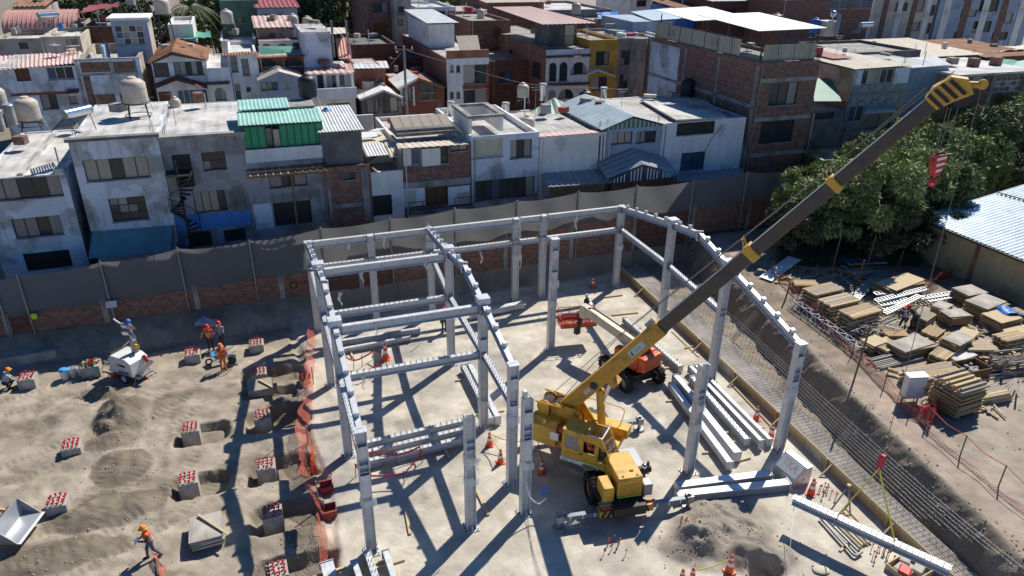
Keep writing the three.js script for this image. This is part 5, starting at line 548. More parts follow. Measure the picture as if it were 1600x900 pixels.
  { const t = thing('striped_roof', 'hipped roof of mint and brown stripes behind the pink-roofed house', 'roof', C3(870, 183, 11), SITE_T); for (let k = 0; k < 14; k++) { const x0 = -3.6 + k * 0.514, x1 = x0 + 0.5, top = (x) => Math.max(0.15, 1.5 - Math.abs(x) * 0.28); slab4(t, 'stripe', ...[[x0, 0.1, 1.4], [x1, 0.1, 1.4], [x1 * 0.55, top(x1), -0.8], [x0 * 0.55, top(x0), -0.8]].map(([x, y, z]) => t.localToWorld(V3(x, y, z))), k % 2 ? M.sheetMint : M.woodGrey, 0.05); } corr(t, 'green_eave', ...[[-3.6, 0.05, 1.5], [3.6, 0.05, 1.5], [3.7, -0.55, 2.9], [-3.7, -0.55, 2.9]].map((q) => t.localToWorld(V3(...q))), M.sheetGreen, 0.5, 0.02); }
  [[700, 178, 'left_lane'], [0, 0]].slice(0, 1).forEach(() => { const t = thing('lane_wall', 'low pale wall along the lane behind the first row of houses', 'wall', S(6, 6.2, 14)); wpart('wall_panel', sb(-0.5, 14, 5, 7.4, 14, 14.2), M.offWhite, t); });
  { const a = C3(636, 178, 18), t = thing('utility_pole', 'grey lattice utility pole standing between the houses', 'utility pole', V3(a.x, 0, a.z)); wpart('shaft', rod(V3(a.x, 0, a.z), V3(a.x, C3(628, 72, 18).y, a.z), 0.16, 8, 0.1), M.conc, t); const y = C3(628, 78, 18).y; wpart('crossarm', bar(V3(a.x - 0.8, y, a.z), V3(a.x + 0.8, y, a.z), 0.1, 0.12), M.woodDark, t); for (const x of [-0.7, 0, 0.7]) wpart('insulator', cyl(0.05, 0.05, 0.25, a.x + x, y + 0.18, a.z), M.whitePaint, t); const far = C3(520, 182, 10), f2 = C3(980, 140, 20); [[far, 0.4], [f2, 1.1]].forEach(([q, s]) => wpart('cable', tube([V3(a.x, y, a.z), V3(a.x, y, a.z).lerp(q, 0.5).add(V3(0, -s, 0)), q], 0.02, 24, 4), M.black, t)); }
}
}
// ================================================================ footings with capped bolts
const onG = (px, py, y = 0) => { const p = G(px, py, y); p.y = groundAt(p); return p; };
const G0 = (px, py) => onG(px, py);
{
  const proto = (h, caps = [[4, 3]]) => { const g = new THREE.Group(); g.name = 'footing_pedestal'; part('block', rbx(0.96, h, 0.96, 0.025, 0, h / 2, 0), M.concPale, g); const c = part('capped_bolts', (() => { const o = []; reseed(7 + h * 10); for (let i = 0; i < 4; i++) for (let j = 0; j < 4; j++) { if (i > 0 && i < 3 && j > 0 && j < 3 && rnd() < 0.3) continue; const x = -0.33 + i * 0.22 + rr(-0.02, 0.02), z = -0.33 + j * 0.22, l = 0.08 + rr(0, 0.09); o.push(cyl(0.028, 0.028, l, x, h + l / 2, z, 0, 0, 0, 6), cyl(0.06, 0.05, 0.07, x, h + l, z, 0, 0, 0, 8)); } return o; })(), M.red, g); c.userData.kind = 'stuff'; return g; };
  const LBL = ['footing pedestal with red capped bolts, leftmost, beside the crouching worker', 'footing pedestal with red caps beside the three standing workers', 'low footing pedestal with red caps left of the dark soil heap', 'low footing pedestal with red caps nearest the loader bucket', 'footing pedestal in the upper of the two round left pits', 'footing pedestal in the lower of the two round left pits', 'footing pedestal in the shade of the wall, right of the workers', 'footing pedestal just above the stack of grey boards', 'footing pedestal just below the stack of grey boards', 'footing pedestal in the third pit beside the orange net', 'footing pedestal in the fourth pit beside the orange net', 'footing pedestal cut by the bottom edge, beside the orange net'];
  PEDS.forEach(([u, v, top], i) => { const b = ground(u, v) - 0.04, t = proto(Math.max(0.5, top - b)); t.name = numbered('footing_pedestal'); t.position.copy(S(u, b, v)); t.rotation.y = SITE_T + 0.04 * (i % 3 - 1); t.scale.set(0.88, 1, 0.88); dress(t, LBL[i], 'footing', 'footing pedestals with capped bolts'); scene.add(t); });
  // footing with coloured caps beside the buckets
  { const p = G0(146, 585), t = thing('footing_pedestal', 'footing block with red and green caps beside the buckets', 'footing', p, SITE_T, 'footing pedestals with capped bolts'); part('block', rbx(0.95, 0.7, 0.9, 0.03, 0, 0.35, 0), M.concPale, t); const o = [[], []]; reseed(5); for (let k = 0; k < 14; k++) o[k % 3 ? 0 : 1].push(cyl(0.05, 0.05, 0.5, rr(-0.4, 0.4), 0.76 + rr(0, 0.06), rr(-0.3, 0.3), 1.3, rr(0, 3), 0, 6)); part('capped_bolts', o[0], M.red, t).userData.kind = 'stuff'; part('green_caps', o[1], M.greenPlastic, t).userData.kind = 'stuff'; }
  // red form cages at the net
  [[477, 597, 'upper red form box behind the orange net', 1], [510, 762, 'middle red form box at the orange net', 0], [515, 802, 'lower red form box at the orange net', 0]].forEach(([x, y, l, full]) => { const p = G0(x, y), t = thing('form_box', l, 'form box', p, SITE_T, 'red form boxes along the net'); t.scale.setScalar(0.85); for (const s of [-1, 1]) { part('side_board', bx(0.05, 0.42, 0.66, s * 0.34, 0.22, 0), full ? M.woodPale : M.redDull, t); part('side_board', bx(0.63, 0.42, 0.05, 0, 0.22, s * 0.305), full ? M.woodPale : M.redDull, t); } if (full) part('red_caps', [-0.25, 0, 0.25].flatMap((a) => [-0.25, 0, 0.25].map((b) => rod(V3(a - 0.1, 0.5, b), V3(a + 0.12, 0.66, b + 0.05), 0.07))), M.redDull, t).userData.kind = 'stuff'; else part('rim', [bx(0.74, 0.05, 0.08, 0, 0.455, 0.32), bx(0.74, 0.05, 0.08, 0, 0.455, -0.32)], M.redDull, t).userData.kind = 'stuff'; });
  // stacks of boards by the pits
  const pile = (px, py, label, n, w, d, m, plank, turn) => { const p = G0(px, py), t = thing('board_stack', label, 'board stack', p, SITE_T + turn); reseed(px); for (let k = 0; k < n; k++) part('board', bx(w + rr(-0.06, 0.06), 0.07, d + rr(-0.06, 0.06), rr(-0.05, 0.05), 0.05 + k * 0.072, rr(-0.05, 0.05), 0, rr(-0.06, 0.06)), k % 3 === 2 ? M.woodGrey : m, t); if (plank) part('loose_plank', bx(0.09, 0.06, plank, 0.3, 0.08 + n * 0.072, 0.1, 0.02, 0.6), M.woodPale, t); };
  pile(325, 838, 'stack of grey boards with a loose batten, lower left', 7, 1.25, 1.5, M.ply, 2.0, 0.05); pile(408, 612, 'stack of pale form boards between two footing pits', 6, 1.3, 1.1, M.concPale, 1.2, 0.0);
}
// ================================================================ traffic cones
{
  const g = new THREE.Group(); part('base', rbx(0.42, 0.05, 0.42, 0.02, 0, 0.03, 0), M.coneOrange, g); part('cone_body', lathe([[0.17, 0.05], [0.055, 0.83], [0.04, 0.87], [0, 0.87]], 18), M.coneOrange, g); part('reflective_band', lathe([[0.131, 0.36], [0.107, 0.52]], 18), M.reflect, g); part('reflective_band', lathe([[0.088, 0.66], [0.073, 0.76]], 18), M.reflect, g);
  [[603, 561, 'tall plain orange cone inside the steel frame', 1.25], [181, 588, 'orange cone in shade left of the light tower', 1], [225, 588, 'sunlit orange cone right of the light tower', 1], [926, 449, 'orange cone in the shade behind the man in the white helmet', 1], [765, 696, 'upper of two orange cones left of the crane', 0.95], [782, 723, 'lower of two orange cones left of the crane', 0.95], [1181, 656, 'upper of two red cones beside the stacked beams', 1], [1204, 684, 'lower red cone beside the stacked beams, by the column', 1], [1267, 772, 'red cone above the end of the lifted beam', 1.05], [1139, 894, 'orange cone on the gravel heap at the bottom', 1.05], [1080, 912, 'right of two cones cut by the bottom edge', 1], [1064, 914, 'left of two cones cut by the bottom edge', 1], [846, 740, 'fallen-in-shade red cone under the crane tail', 0.9]].forEach(([x, y, l, s]) => { const c = g.clone(); c.name = numbered('traffic_cone'); c.position.copy(G0(x, y)); c.position.y -= 0.004; c.scale.setScalar(s); c.rotation.y = (x * 7) % 3; c.userData = {}; dress(c, l, 'traffic cone', 'orange traffic cones on the site'); scene.add(c); });
  const tape = (label, a, b, m) => { const mid = a.clone().lerp(b, 0.5); mid.y -= 0.12; single('barrier_tape', tube([a, mid, b], 0.025, 16, 5), m, label, 'tape', 'tapes strung between cones'); };
  const up = (x, y) => G0(x, y).add(V3(0, 0.72, 0)); tape('yellow tape between the two cones left of the crane', up(765, 696), up(782, 723), M.sling); tape('yellow tape from cone to the bottom edge of the heap', up(1139, 894), up(1080, 912), M.sling); tape('yellow tape from cone towards the wrapped column', up(765, 696), G(812, 690, 0.8), M.sling); tape('tape bar leaning at the torn film column', G(838, 680, 1.1), G(852, 735, 0.3), M.redDull);
}
// ================================================================ red tape barriers round openings in the floor
{
  const barrier = (label, pts, closed) => { const P = pts.map(([x, y]) => G0(x, y)), t = thing('tape_barrier', label, 'barrier', P[0]); P.forEach((p) => { wpart('stake', rod(p, p.clone().add(V3(0.03, 0.72, 0)), 0.022), M.rebar, t); wpart('stake_cap', moved(sph(0.045), TM(p.x + 0.03, 0.74, p.z)), M.red, t); }); for (let i = 0; i < P.length - (closed ? 0 : 1); i++) { const a = P[i].clone().add(V3(0.03, 0.62, 0)), b = P[(i + 1) % P.length].clone().add(V3(0.03, 0.62, 0)); const m = a.clone().lerp(b, 0.5).add(V3(0, -0.05, 0)); [[a, m], [m, b]].forEach(([x, y]) => wpart('tape', bar(x, y, 0.015, 0.1), M.red, t)); } };
  barrier('low red tape barrier around an opening near the tall cone', [[541, 572], [553, 577], [566, 573], [583, 562], [604, 578], [588, 586], [570, 594], [549, 597]], false); barrier('low red tape barrier around an opening below the beam bundle', [[582, 722], [620, 727], [656, 714], [660, 722], [631, 757], [580, 760], [556, 745]], true);
}
// ================================================================ nets: real strands
function strandNet(path, h0, h1, cell, sag, seed, wd = 0.02, lean = V3(0, 0, 0)) {   // path: base points; h(t): height; strands as thin ribbons
  reseed(seed); let L = 0; const len = [0]; for (let i = 1; i < path.length; i++) { L += path[i].distanceTo(path[i - 1]); len.push(L); } const n = Math.round(L / cell), rows = Math.max(3, Math.round(((h0 + h1) / 2) / cell)), at = (s) => { for (let i = 1; i < path.length; i++) if (s <= len[i] + 1e-6) return path[i - 1].clone().lerp(path[i], (s - len[i - 1]) / (len[i] - len[i - 1])); return path[path.length - 1].clone(); };
  const P = []; for (let i = 0; i <= n; i++) { const b = at(i / n * L), t = i / n, h = mix(h0, h1, fbm(t * 9, 1, 3, seed)) * (1 - sag * Math.abs(Math.sin(t * L * 0.5))), row = []; for (let j = 0; j <= rows; j++) { const y = j / rows; row.push(b.clone().add(V3((fbm(t * L * 0.8, y * 2, 3, seed + 3) - 0.5) * 0.7 * y + 0.12 * y * sag * 5, h * y + 0.03, (fbm(t * L * 0.8, y * 2, 3, seed + 5) - 0.5) * 0.6 * y)).addScaledVector(lean, y * (0.5 + fbm(t * 7, 3, 2, seed + 9)))); } P.push(row); }
  const ps = []; const ribbon = (a, b) => { const d = b.clone().sub(a).normalize(), s = Math.abs(d.y) > 0.6 ? V3(d.z || 1, 0, -d.x || 0).normalize() : V3(0, 1, 0); s.multiplyScalar(wd / 2); const q = [a.clone().sub(s), b.clone().sub(s), b.clone().add(s), a.clone().add(s)];[0, 1, 2, 0, 2, 3].forEach((k) => ps.push(q[k].x, q[k].y, q[k].z)); };
  for (let i = 0; i <= n; i++) for (let j = 0; j <= rows; j++) { if (i < n) ribbon(P[i][j], P[i + 1][j]); if (j < rows) { const a = P[i][j], b = P[i][j + 1], dx = P[Math.min(n, i + 1)][j].clone().sub(P[Math.max(0, i - 1)][j]).normalize().multiplyScalar(wd / 2); const q = [a.clone().sub(dx), a.clone().add(dx), b.clone().add(dx), b.clone().sub(dx)];[0, 1, 2, 0, 2, 3].forEach((k) => ps.push(q[k].x, q[k].y, q[k].z)); } }
  const g = new THREE.BufferGeometry(); g.setAttribute('position', new THREE.Float32BufferAttribute(ps, 3)); g.computeVertexNormals(); return g;
}
{
  const pts = [[493, 520], [492, 560], [490, 600], [487, 640], [481, 690], [478, 720], [488, 750], [497, 780], [507, 800], [512, 840], [510, 885]].map(([x, y]) => G0(x, y)); const t = thing('orange_safety_net', 'orange plastic safety net strung along the left edge of the floor', 'safety net', pts[5]); wpart('netting', strandNet(pts, 0.7, 1.1, 0.08, 0.3, 31, 0.02, V3(-0.55, 0, 0.1)), M.meshRed, t); for (const i of [0, 2, 4, 5, 7, 8, 10]) wpart('stake', rod(pts[i], pts[i].clone().add(V3(0, 1.15, 0)), 0.03), M.woodGrey, t);
  const c = G0(485, 695); const crumple = [[478, 690], [486, 705], [482, 720], [490, 738]].map(([x, y]) => G0(x, y)); wpart('crumpled_netting', strandNet(crumple, 0.5, 0.9, 0.07, 0.4, 39, 0.028), M.coneOrange, t);
  const q = [[243, 868], [245, 885], [247, 905]].map(([x, y]) => G0(x, y)); single('orange_net_roll', strandNet(q, 0.25, 0.4, 0.05, 0.3, 43, 0.03), M.meshRed, 'orange net dragged on the ground behind the walking worker', 'net');
}
// ================================================================ steel beams lying about
{
  const lying = (label, a, b, top, d = 0.4, w = 0.26, o = {}) => {
    const A = G(a[0], a[1], top), B = G(b[0], b[1], top), t = thing('steel_beam', label, 'steel beam', V3((A.x + B.x) / 2, 0, (A.z + B.z) / 2), 0, 'steel beams lying on the ground'); A.y = B.y = top - d / 2; wpart('beam', iBeam(A, B, d, w, 0.025, 0.02), M.steel, t); const D = B.clone().sub(A), L = D.length(); D.normalize();
    [[A, 'end_plate'], [B, 'end_plate']].forEach(([p, n], i) => wpart(n, bar(p.clone().addScaledVector(D, i ? 0.003 : -0.03), p.clone().addScaledVector(D, i ? 0.03 : -0.003), w + 0.08, d + 0.1), M.steel, t));
    if (o.studs) { const s = V3(D.z, 0, -D.x), g = []; for (let q = 0.2; q < L; q += 0.3) for (const k of [-0.07, 0.07]) { const p = A.clone().addScaledVector(D, q).addScaledVector(s, k); g.push(cyl(0.018, 0.018, 0.11, p.x, top + 0.055, p.z, 0, 0, 0, 5)); } wpart('studs', g, M.bolt, t).userData.kind = 'stuff'; }
    if (o.box) for (const k of [-1, 1]) { const s = V3(D.z, 0, -D.x).multiplyScalar(k * (w / 2 - 0.01)); wpart('web_plate', bar(A.clone().add(s), B.clone().add(s), 0.016, d - 0.06), M.steel, t); }
    if (!o.noBlocks) for (const f of [0.15, 0.8]) { const p = A.clone().lerp(B, f), s = V3(D.z, 0, -D.x), y = top - d - 0.055; if (y > 0.01) wpart('timber_bearer', bar(V3(p.x, y, p.z).addScaledVector(s, -0.7), V3(p.x, y, p.z).addScaledVector(s, 0.7), 0.1, 0.1), M.woodPale, t); }
    return t;
  };
  lying('uppermost of three beams bundled left of the short column', [574, 690], [722, 656], 0.5, 0.38, 0.24, { studs: 1 }); lying('middle of three beams bundled left of the short column', [576, 704], [722, 669], 0.5, 0.38, 0.24, { studs: 1 }); lying('lowest of three beams bundled left of the short column', [578, 718], [722, 683], 0.5, 0.38, 0.24, { studs: 1 });
  lying('beam lying in the far bay inside the left frame', [528, 532], [655, 512], 0.46, 0.34, 0.22); lying('second beam in the far bay, nearer the red barrier', [530, 545], [640, 525], 0.4, 0.28, 0.2); lying('beam stack end behind the middle frame, partly in shade', [735, 488], [816, 472], 0.5, 0.4, 0.4, { box: 1 });
  lying('left of two beams leading away beside the middle column row', [724, 570], [767, 653], 0.5, 0.4, 0.26, { studs: 1 }); lying('right of two beams leading away beside the middle column row', [734, 568], [778, 651], 0.55, 0.45, 0.28, { box: 1 });
  lying('long beam under the boom lift, pointing to the timber bearer', [976, 496], [1064, 572], 0.45, 0.35, 0.24, { studs: 1 });
  lying('beam at the left of the stack beside the trench, with cleats', [1049, 598], [1141, 722], 0.5, 0.4, 0.3, { box: 1 }); lying('wide closed beam in the stack beside the trench', [1056, 586], [1153, 707], 0.6, 0.5, 0.36, { box: 1 }); lying('studded beam in the stack beside the trench', [1082, 588], [1168, 686], 0.45, 0.35, 0.26, { studs: 1 }); lying('beam second from the trench in the stack', [1079, 571], [1190, 688], 0.58, 0.48, 0.22); lying('beam nearest the trench in the stack', [1088, 570], [1204, 686], 0.5, 0.42, 0.2);
  lying('rear of two beams lying crosswise before the right column', [1058, 757], [1203, 738], 0.42, 0.36, 0.4); lying('front of two beams lying crosswise before the right column', [1058, 771], [1232, 752], 0.42, 0.36, 0.4);
  lying('left one of the beams cut by the bottom edge', [553, 876], [570, 925], 0.42, 0.32, 0.22); lying('middle one of the beams cut by the bottom edge', [574, 862], [595, 925], 0.5, 0.4, 0.26, { studs: 1 }); lying('right one of the beams cut by the bottom edge', [602, 860], [624, 925], 0.5, 0.4, 0.24); lying('flat plate girder end at the bottom beside the net', [510, 878], [524, 925], 0.4, 0.3, 0.5, { box: 1 });
  // timbers on the floor
  const timber = (label, a, b, w = 0.12, h = 0.1, m = M.woodPale) => { const A = G0(...a), B = G0(...b); A.y += h / 2; B.y += h / 2; single('timber_bearer', bar(A, B, w, h), m, label, 'timber', 'timbers on the floor'); };
  timber('upper pale plank on the floor behind the boom lift basket', [941, 465], [972, 461], 0.25, 0.1); timber('lower pale plank on the floor right of the boom lift basket', [957, 493], [997, 489], 0.16, 0.1); timber('short timber between left frame and short column', [634, 798], [641, 836]); timber('timber right of the short column foot', [745, 768], [763, 806]); timber('grey timber under the end of the long beam', [1037, 577], [1068, 571]); timber('thin timber at the end of the wide beam', [1150, 722], [1172, 716]); timber('batten lying along the formwork near the red cone', [1142, 600], [1210, 672], 0.1, 0.08, M.wood); timber('batten propped at the formwork by the right column', [1070, 545], [1098, 538], 0.1, 0.08, M.wood); timber('plank along the formwork in the shade', [1050, 518], [1092, 558], 0.12, 0.06, M.woodPale); timber('batten at the bottom among the beams', [618, 890], [634, 925], 0.1, 0.1); timber('thin dark bar on the floor inside the frame', [642, 550], [655, 540], 0.04, 0.04, M.rebar);
}
// ================================================================ strip footing with formwork and reinforcement
{
  const t = thing('strip_footing', 'raised concrete strip footing with timber formwork along the trench', 'footing', S(17, 0, -20)); const vs = []; for (let v = -38; v <= -4; v += 2) vs.push(v); const H0 = 0.5;
  for (let i = 0; i < vs.length - 1; i++) { const a = vs[i], b = vs[i + 1], i0 = lerpTable(STRIP_IN, a), i1 = lerpTable(STRIP_IN, b), o0 = lerpTable(STRIP_OUT, a), o1 = lerpTable(STRIP_OUT, b), q = [S(i0 + 0.06, H0, a), S(o0, H0, a), S(o1, H0, b), S(i1 + 0.06, H0, b)]; slab4(t, 'concrete_strip', q[0], q[1], q[2], q[3], M.concPale, 0.62); const w = i % 4 === 1 ? M.concPale : M.wood; for (const y of [0.1, 0.3, 0.5]) wpart('form_board', bar(S(i0, y, a + 0.02), S(i1, y, b - 0.02), 0.045, 0.19), y > 0.4 ? M.woodPale : w, t); if (i % 2) { wpart('form_brace', [bar(S(i0 - 0.04, 0.5, a), S(i0 - 0.75, 0.02, a - 0.1), 0.07, 0.07)], M.woodPale, t); wpart('form_stake', bar(S(i0 - 0.07, 0, a + 0.3), S(i0 - 0.07, 0.62, a + 0.3), 0.08, 0.08), M.wood, t); } }
  const rb = []; for (let v = -37.8; v < -4.2; v += 0.24) rb.push(bar(S(lerpTable(STRIP_IN, v) + 0.15, H0 + 0.035, v), S(lerpTable(STRIP_OUT, v) - 0.05, H0 + 0.035, v), 0.012, 0.012)); for (let k = 0; k < 8; k++) for (let i = 0; i < vs.length - 1; i++) { const f = (k + 0.5) / 8; rb.push(bar(S(mix(lerpTable(STRIP_IN, vs[i]), lerpTable(STRIP_OUT, vs[i]), f), H0 + 0.06, vs[i]), S(mix(lerpTable(STRIP_IN, vs[i + 1]), lerpTable(STRIP_OUT, vs[i + 1]), f), H0 + 0.06, vs[i + 1]), 0.012, 0.012)); } wpart('reinforcement_grid', rb, M.rebar, t).userData.kind = 'stuff';
  const w = thing('wall_reinforcement', 'upright mesh of reinforcing bars between footing and earth bank', 'reinforcement', S(18.2, 0, -22)), hz = [], vt = []; const uo = (v) => lerpTable(STRIP_OUT, v) + 0.22; for (let v = -38; v < -8; v += 0.36) { const l = 0.10 * Math.sin(v * 1.7); vt.push(rod(S(uo(v), 0.1, v), S(uo(v) + 0.22 + l, 1.95 + 0.12 * Math.sin(v * 5), v), 0.009, 4)); } for (let k = 0; k < 9; k++) for (let i = 0; i < vs.length - 3; i++) { const y = 0.3 + k * 0.19, f = y / 1.9 * 0.22; hz.push(rod(S(uo(vs[i]) + f, y + 0.03 * Math.sin(i + k), vs[i]), S(uo(vs[i + 1]) + f, y + 0.03 * Math.sin(i + 1 + k), vs[i + 1]), 0.009, 4)); } wpart('upright_bars', vt, M.woodGrey, w).userData.kind = 'stuff'; wpart('level_bars', hz, M.galv, w).userData.kind = 'stuff';
  for (const v of [-36, -31.5, -26.5, -21.5, -16]) { const g = []; for (let k = 0; k < 22; k++) for (const s of [-0.12, 0.12]) g.push(rod(S(uo(v) + 0.25 + k * 0.07, 0.15 + k * 0.085, v + s - 0.05), S(uo(v) + 0.25 + k * 0.07, 0.15 + k * 0.085 + 0.02, v + s + 0.08), 0.02, 4)); for (const s of [-0.16, -0.05, 0.05, 0.16]) g.push(rod(S(uo(v) + 0.2, 0.1, v + s), S(uo(v) + 1.8, 2.05, v + s), 0.016, 4)); const o = thing('column_cage', 'reinforcement cage leaning up the earth bank, ' + ({ '-36': 'nearest the bottom edge', '-31.5': 'beside the hanging hook', '-26.5': 'below the white cabinet', '-21.5': 'beside the right front column', '-16': 'farthest, in the boom shadow' })[v], 'reinforcement', S(uo(v) + 1, 0.3, v), 0, 'cages along the bank'); wpart('bars', g, M.woodGrey, o).userData.kind = 'stuff'; }
  { const p = G0(1232, 745), b = thing('concrete_box', 'white chamfered box with red letters at the foot of the right column', 'box', p, SITE_T + 0.1); const s = poly([[-0.45, 0], [0.55, 0], [0.55, 1.0], [0.2, 1.0], [-0.45, 0.45]]); const g = extr(s, 1.35); g.rotateY(0); part('body', moved(g, TM(0, 0, -0.6)), M.galv, b); const m = print(1.2, 0.75, (c, w, h) => { c.fillStyle = '#c3cacb'; c.fillRect(0, 0, w, h); c.strokeStyle = '#b37f84'; c.lineWidth = 5; c.font = '110px sans-serif'; c.strokeText('TKA', 30, h * 0.66); }); const l = new THREE.Mesh(plate(1.2, 0.75), m); l.name = 'painted_letters'; l.position.set(-0.129, 0.731, 0.07); l.rotation.set(0, -Math.PI / 2, 0, 'YXZ'); l.rotation.x = -0.87; b.add(l); part('second_mark', tube([V3(0.0, 0.3, 0.755), V3(0.1, 0.42, 0.755), V3(0.2, 0.32, 0.755)], 0.012), M.redDull, b); }
  // stubs with red caps
  const stubs = (px, py, n, l) => { reseed(px); const p = G0(px, py), o = thing('rebar_stubs', l, 'rebar', p, 0, 'capped bar stubs in the floor'), a = [], c = []; for (let k = 0; k < n; k++) { const x = rr(-0.5, 0.5), z = rr(-0.4, 0.4); a.push(rod(V3(x, 0, z), V3(x + 0.02, 0.32, z), 0.014, 5)); c.push(sph(0.045, x + 0.02, 0.33, z, 1, 1, 1, 7)); } part('bars', a, M.rebar, o).userData.kind = 'stuff'; part('caps', c, M.red, o).userData.kind = 'stuff'; }; stubs(957, 857, 9, 'cluster of red-capped bar stubs below the crane'); stubs(1062, 830, 9, 'cluster of red-capped bar stubs left of the gravel heap'); stubs(1290, 772, 13, 'cluster of red-capped bar stubs beside the red cone'); stubs(1378, 868, 14, 'cluster of red-capped bar stubs beside the timber crate'); stubs(500, 640 + 110, 4, 'few red-capped stubs at the orange net');
}
// ================================================================ odds and ends on the site
{
  const p0 = S(-21.7, 0, -5.9); { const a = G(-6, 572), b = G(92, 556); a.y = b.y = 0; const t = thing('concrete_plinth', 'long low concrete plinth at the left, half in shade', 'plinth', a.clone().lerp(b, 0.5)); wpart('block', bar(V3(a.x, 0.3, a.z), V3(b.x, 0.3, b.z), 1.0, 0.72), M.concPale, t); wpart('hatch', bar(V3(b.x - 1.0, 0.42, b.z + 0.52).lerp(V3(a.x, 0.42, a.z + 0.52), 0.02), V3(b.x - 0.3, 0.42, b.z + 0.49), 0.05, 0.4), M.concDark, t); }
  [[103, 592, M.tankBlue, 'bucket with blue bag, leftmost of three'], [116, 588, M.cream, 'white bucket, middle of three'], [129, 586, M.sling, 'white bucket with yellow band, right of three']].forEach(([x, y, m, l]) => { const b = thing('bucket', l + ', left of the light tower', 'bucket', G0(x, y), 0, 'buckets by the left footing'); part('pail', lathe([[0, 0], [0.2, 0], [0.25, 0.55], [0.22, 0.55], [0.19, 0.06], [0, 0.06]], 18), M.whitePaint, b); part('fill', m === M.tankBlue ? sph(0.25, 0, 0.56, 0, 1.1, 0.5, 1) : lathe([[0.212, 0.1], [0.226, 0.25]], 18), m === M.tankBlue ? mat([0.05, 0.35, 0.7]) : m, b); part('handle', tor(0.24, 0.01, 0, 0.5, 0, 0.9, 0, 0, Math.PI), M.greyMetal, b); });
  { const a = G0(135, 598), b = G(205, 530, 1.2); single('leaning_pole', rod(V3(a.x, 0, a.z), b, 0.035), M.wood, 'long thin pole leaning on the light tower', 'pole'); }
  { const p = G0(345, 565), t = thing('wheelbarrow', 'blue wheelbarrow beside the worker all in orange', 'wheelbarrow', p, 0.6); const s = new THREE.CylinderGeometry(0.62, 0.4, 0.32, 4, 1, true); s.rotateY(Math.PI / 4); s.scale(1, 1, 0.7); part('tray', moved(s, TM(0, 0.5, 0)), mat([0.06, 0.35, 0.62], { side: THREE.DoubleSide }), t); part('wheel', tor(0.17, 0.05, -0.65, 0.2, 0), M.rubber, t); part('handle', rod(V3(-0.6, 0.25, 0.2), V3(0.9, 0.6, 0.3), 0.025), M.greyMetal, t); part('handle', rod(V3(-0.6, 0.25, -0.2), V3(0.9, 0.6, -0.3), 0.025), M.greyMetal, t); part('leg', rod(V3(0.35, 0.4, 0.25), V3(0.4, 0, 0.25), 0.025), M.greyMetal, t); part('leg', rod(V3(0.35, 0.4, -0.25), V3(0.4, 0, -0.25), 0.025), M.greyMetal, t); }
  { const p = G0(364, 568), t = thing('plate_compactor', 'dark plate compactor beside the three workers', 'compactor', p, 0.4); part('base_plate', rbx(0.6, 0.08, 0.5, 0.03, 0, 0.06, 0), M.greyMetal, t); part('engine', rbx(0.4, 0.35, 0.4, 0.06, 0, 0.32, 0), M.black, t); part('tank', rbx(0.3, 0.2, 0.25, 0.06, 0, 0.6, 0), M.turq, t); part('handlebar', tube([V3(-0.2, 0.3, 0.2), V3(-0.2, 0.95, 0.65), V3(0.2, 0.95, 0.65), V3(0.2, 0.3, 0.2)], 0.022), M.black, t); }
  { const p = G0(850, 767); single('site_plan', bx(0.55, 0.012, 0.42, p.x, 0.02, p.z, 0, 0.5), M.paper, 'blue printed sheet lying on the floor by the crane', 'sheet'); const q = G0(1283, 892); single('sand_bag', sph(0.3, q.x, q.y + 0.05, q.z, 1.2, 0.25, 0.8), M.cream, 'pale sack lying flat at the bottom right', 'sack'); }
  { const q = W(174, 475, WALL_V - 0.5), t = thing('floodlight', 'square white floodlight on a pole before the net', 'floodlight', S(q[0], 1, WALL_V - 0.5)); wpart('head', moved(rbx(0.6, 0.42, 0.1, 0.03, 0, 0, 0, -0.5), siteM(q[0], q[1], WALL_V - 0.55)), M.whitePaint, t); wpart('pole', rod(S(q[0], groundAt(S(q[0], 0, WALL_V - 0.6)), WALL_V - 0.45), S(q[0], q[1], WALL_V - 0.45), 0.035), M.greyMetal, t); const z = W(52, 497, WALL_V - 0.6); single('lime_bag', moved(rbx(0.32, 0.38, 0.2, 0.08), siteM(z[0], z[1], WALL_V - 0.35)), M.lime, 'lime green bag hung on a net pole at the left', 'bag'); const k = W(320, 490, WALL_V - 1.4); single('rubbish_heap', [0, 1, 2, 3, 4].map((i) => bx(0.5, 0.25, 0.4, ...S(k[0] + i * 0.2 - 0.4, 0.9 + 0.1 * (i % 2), WALL_V - 1.1 - 0.1 * i).toArray(), 0.3 * i, i, 0.2)), M.blueGrey, 'heap of bluish sheeting in the shade by the wall', 'rubbish'); }
  // trestle, pipes and crate lower right
  { const p = G0(1318, 800), t = thing('timber_trestle', 'small timber tripod near the lifted beam', 'trestle', p); const top = V3(0.1, 1.25, -0.3); [[-0.9, 0, 0.3], [0.1, 0, 0.5], [0.5, 0, -0.6]].forEach((q) => part('leg', rod(V3(...q), top, 0.035), M.woodGrey, t)); part('head', cyl(0.09, 0.09, 0.08, 0.1, 1.27, -0.3), M.woodPale, t); }
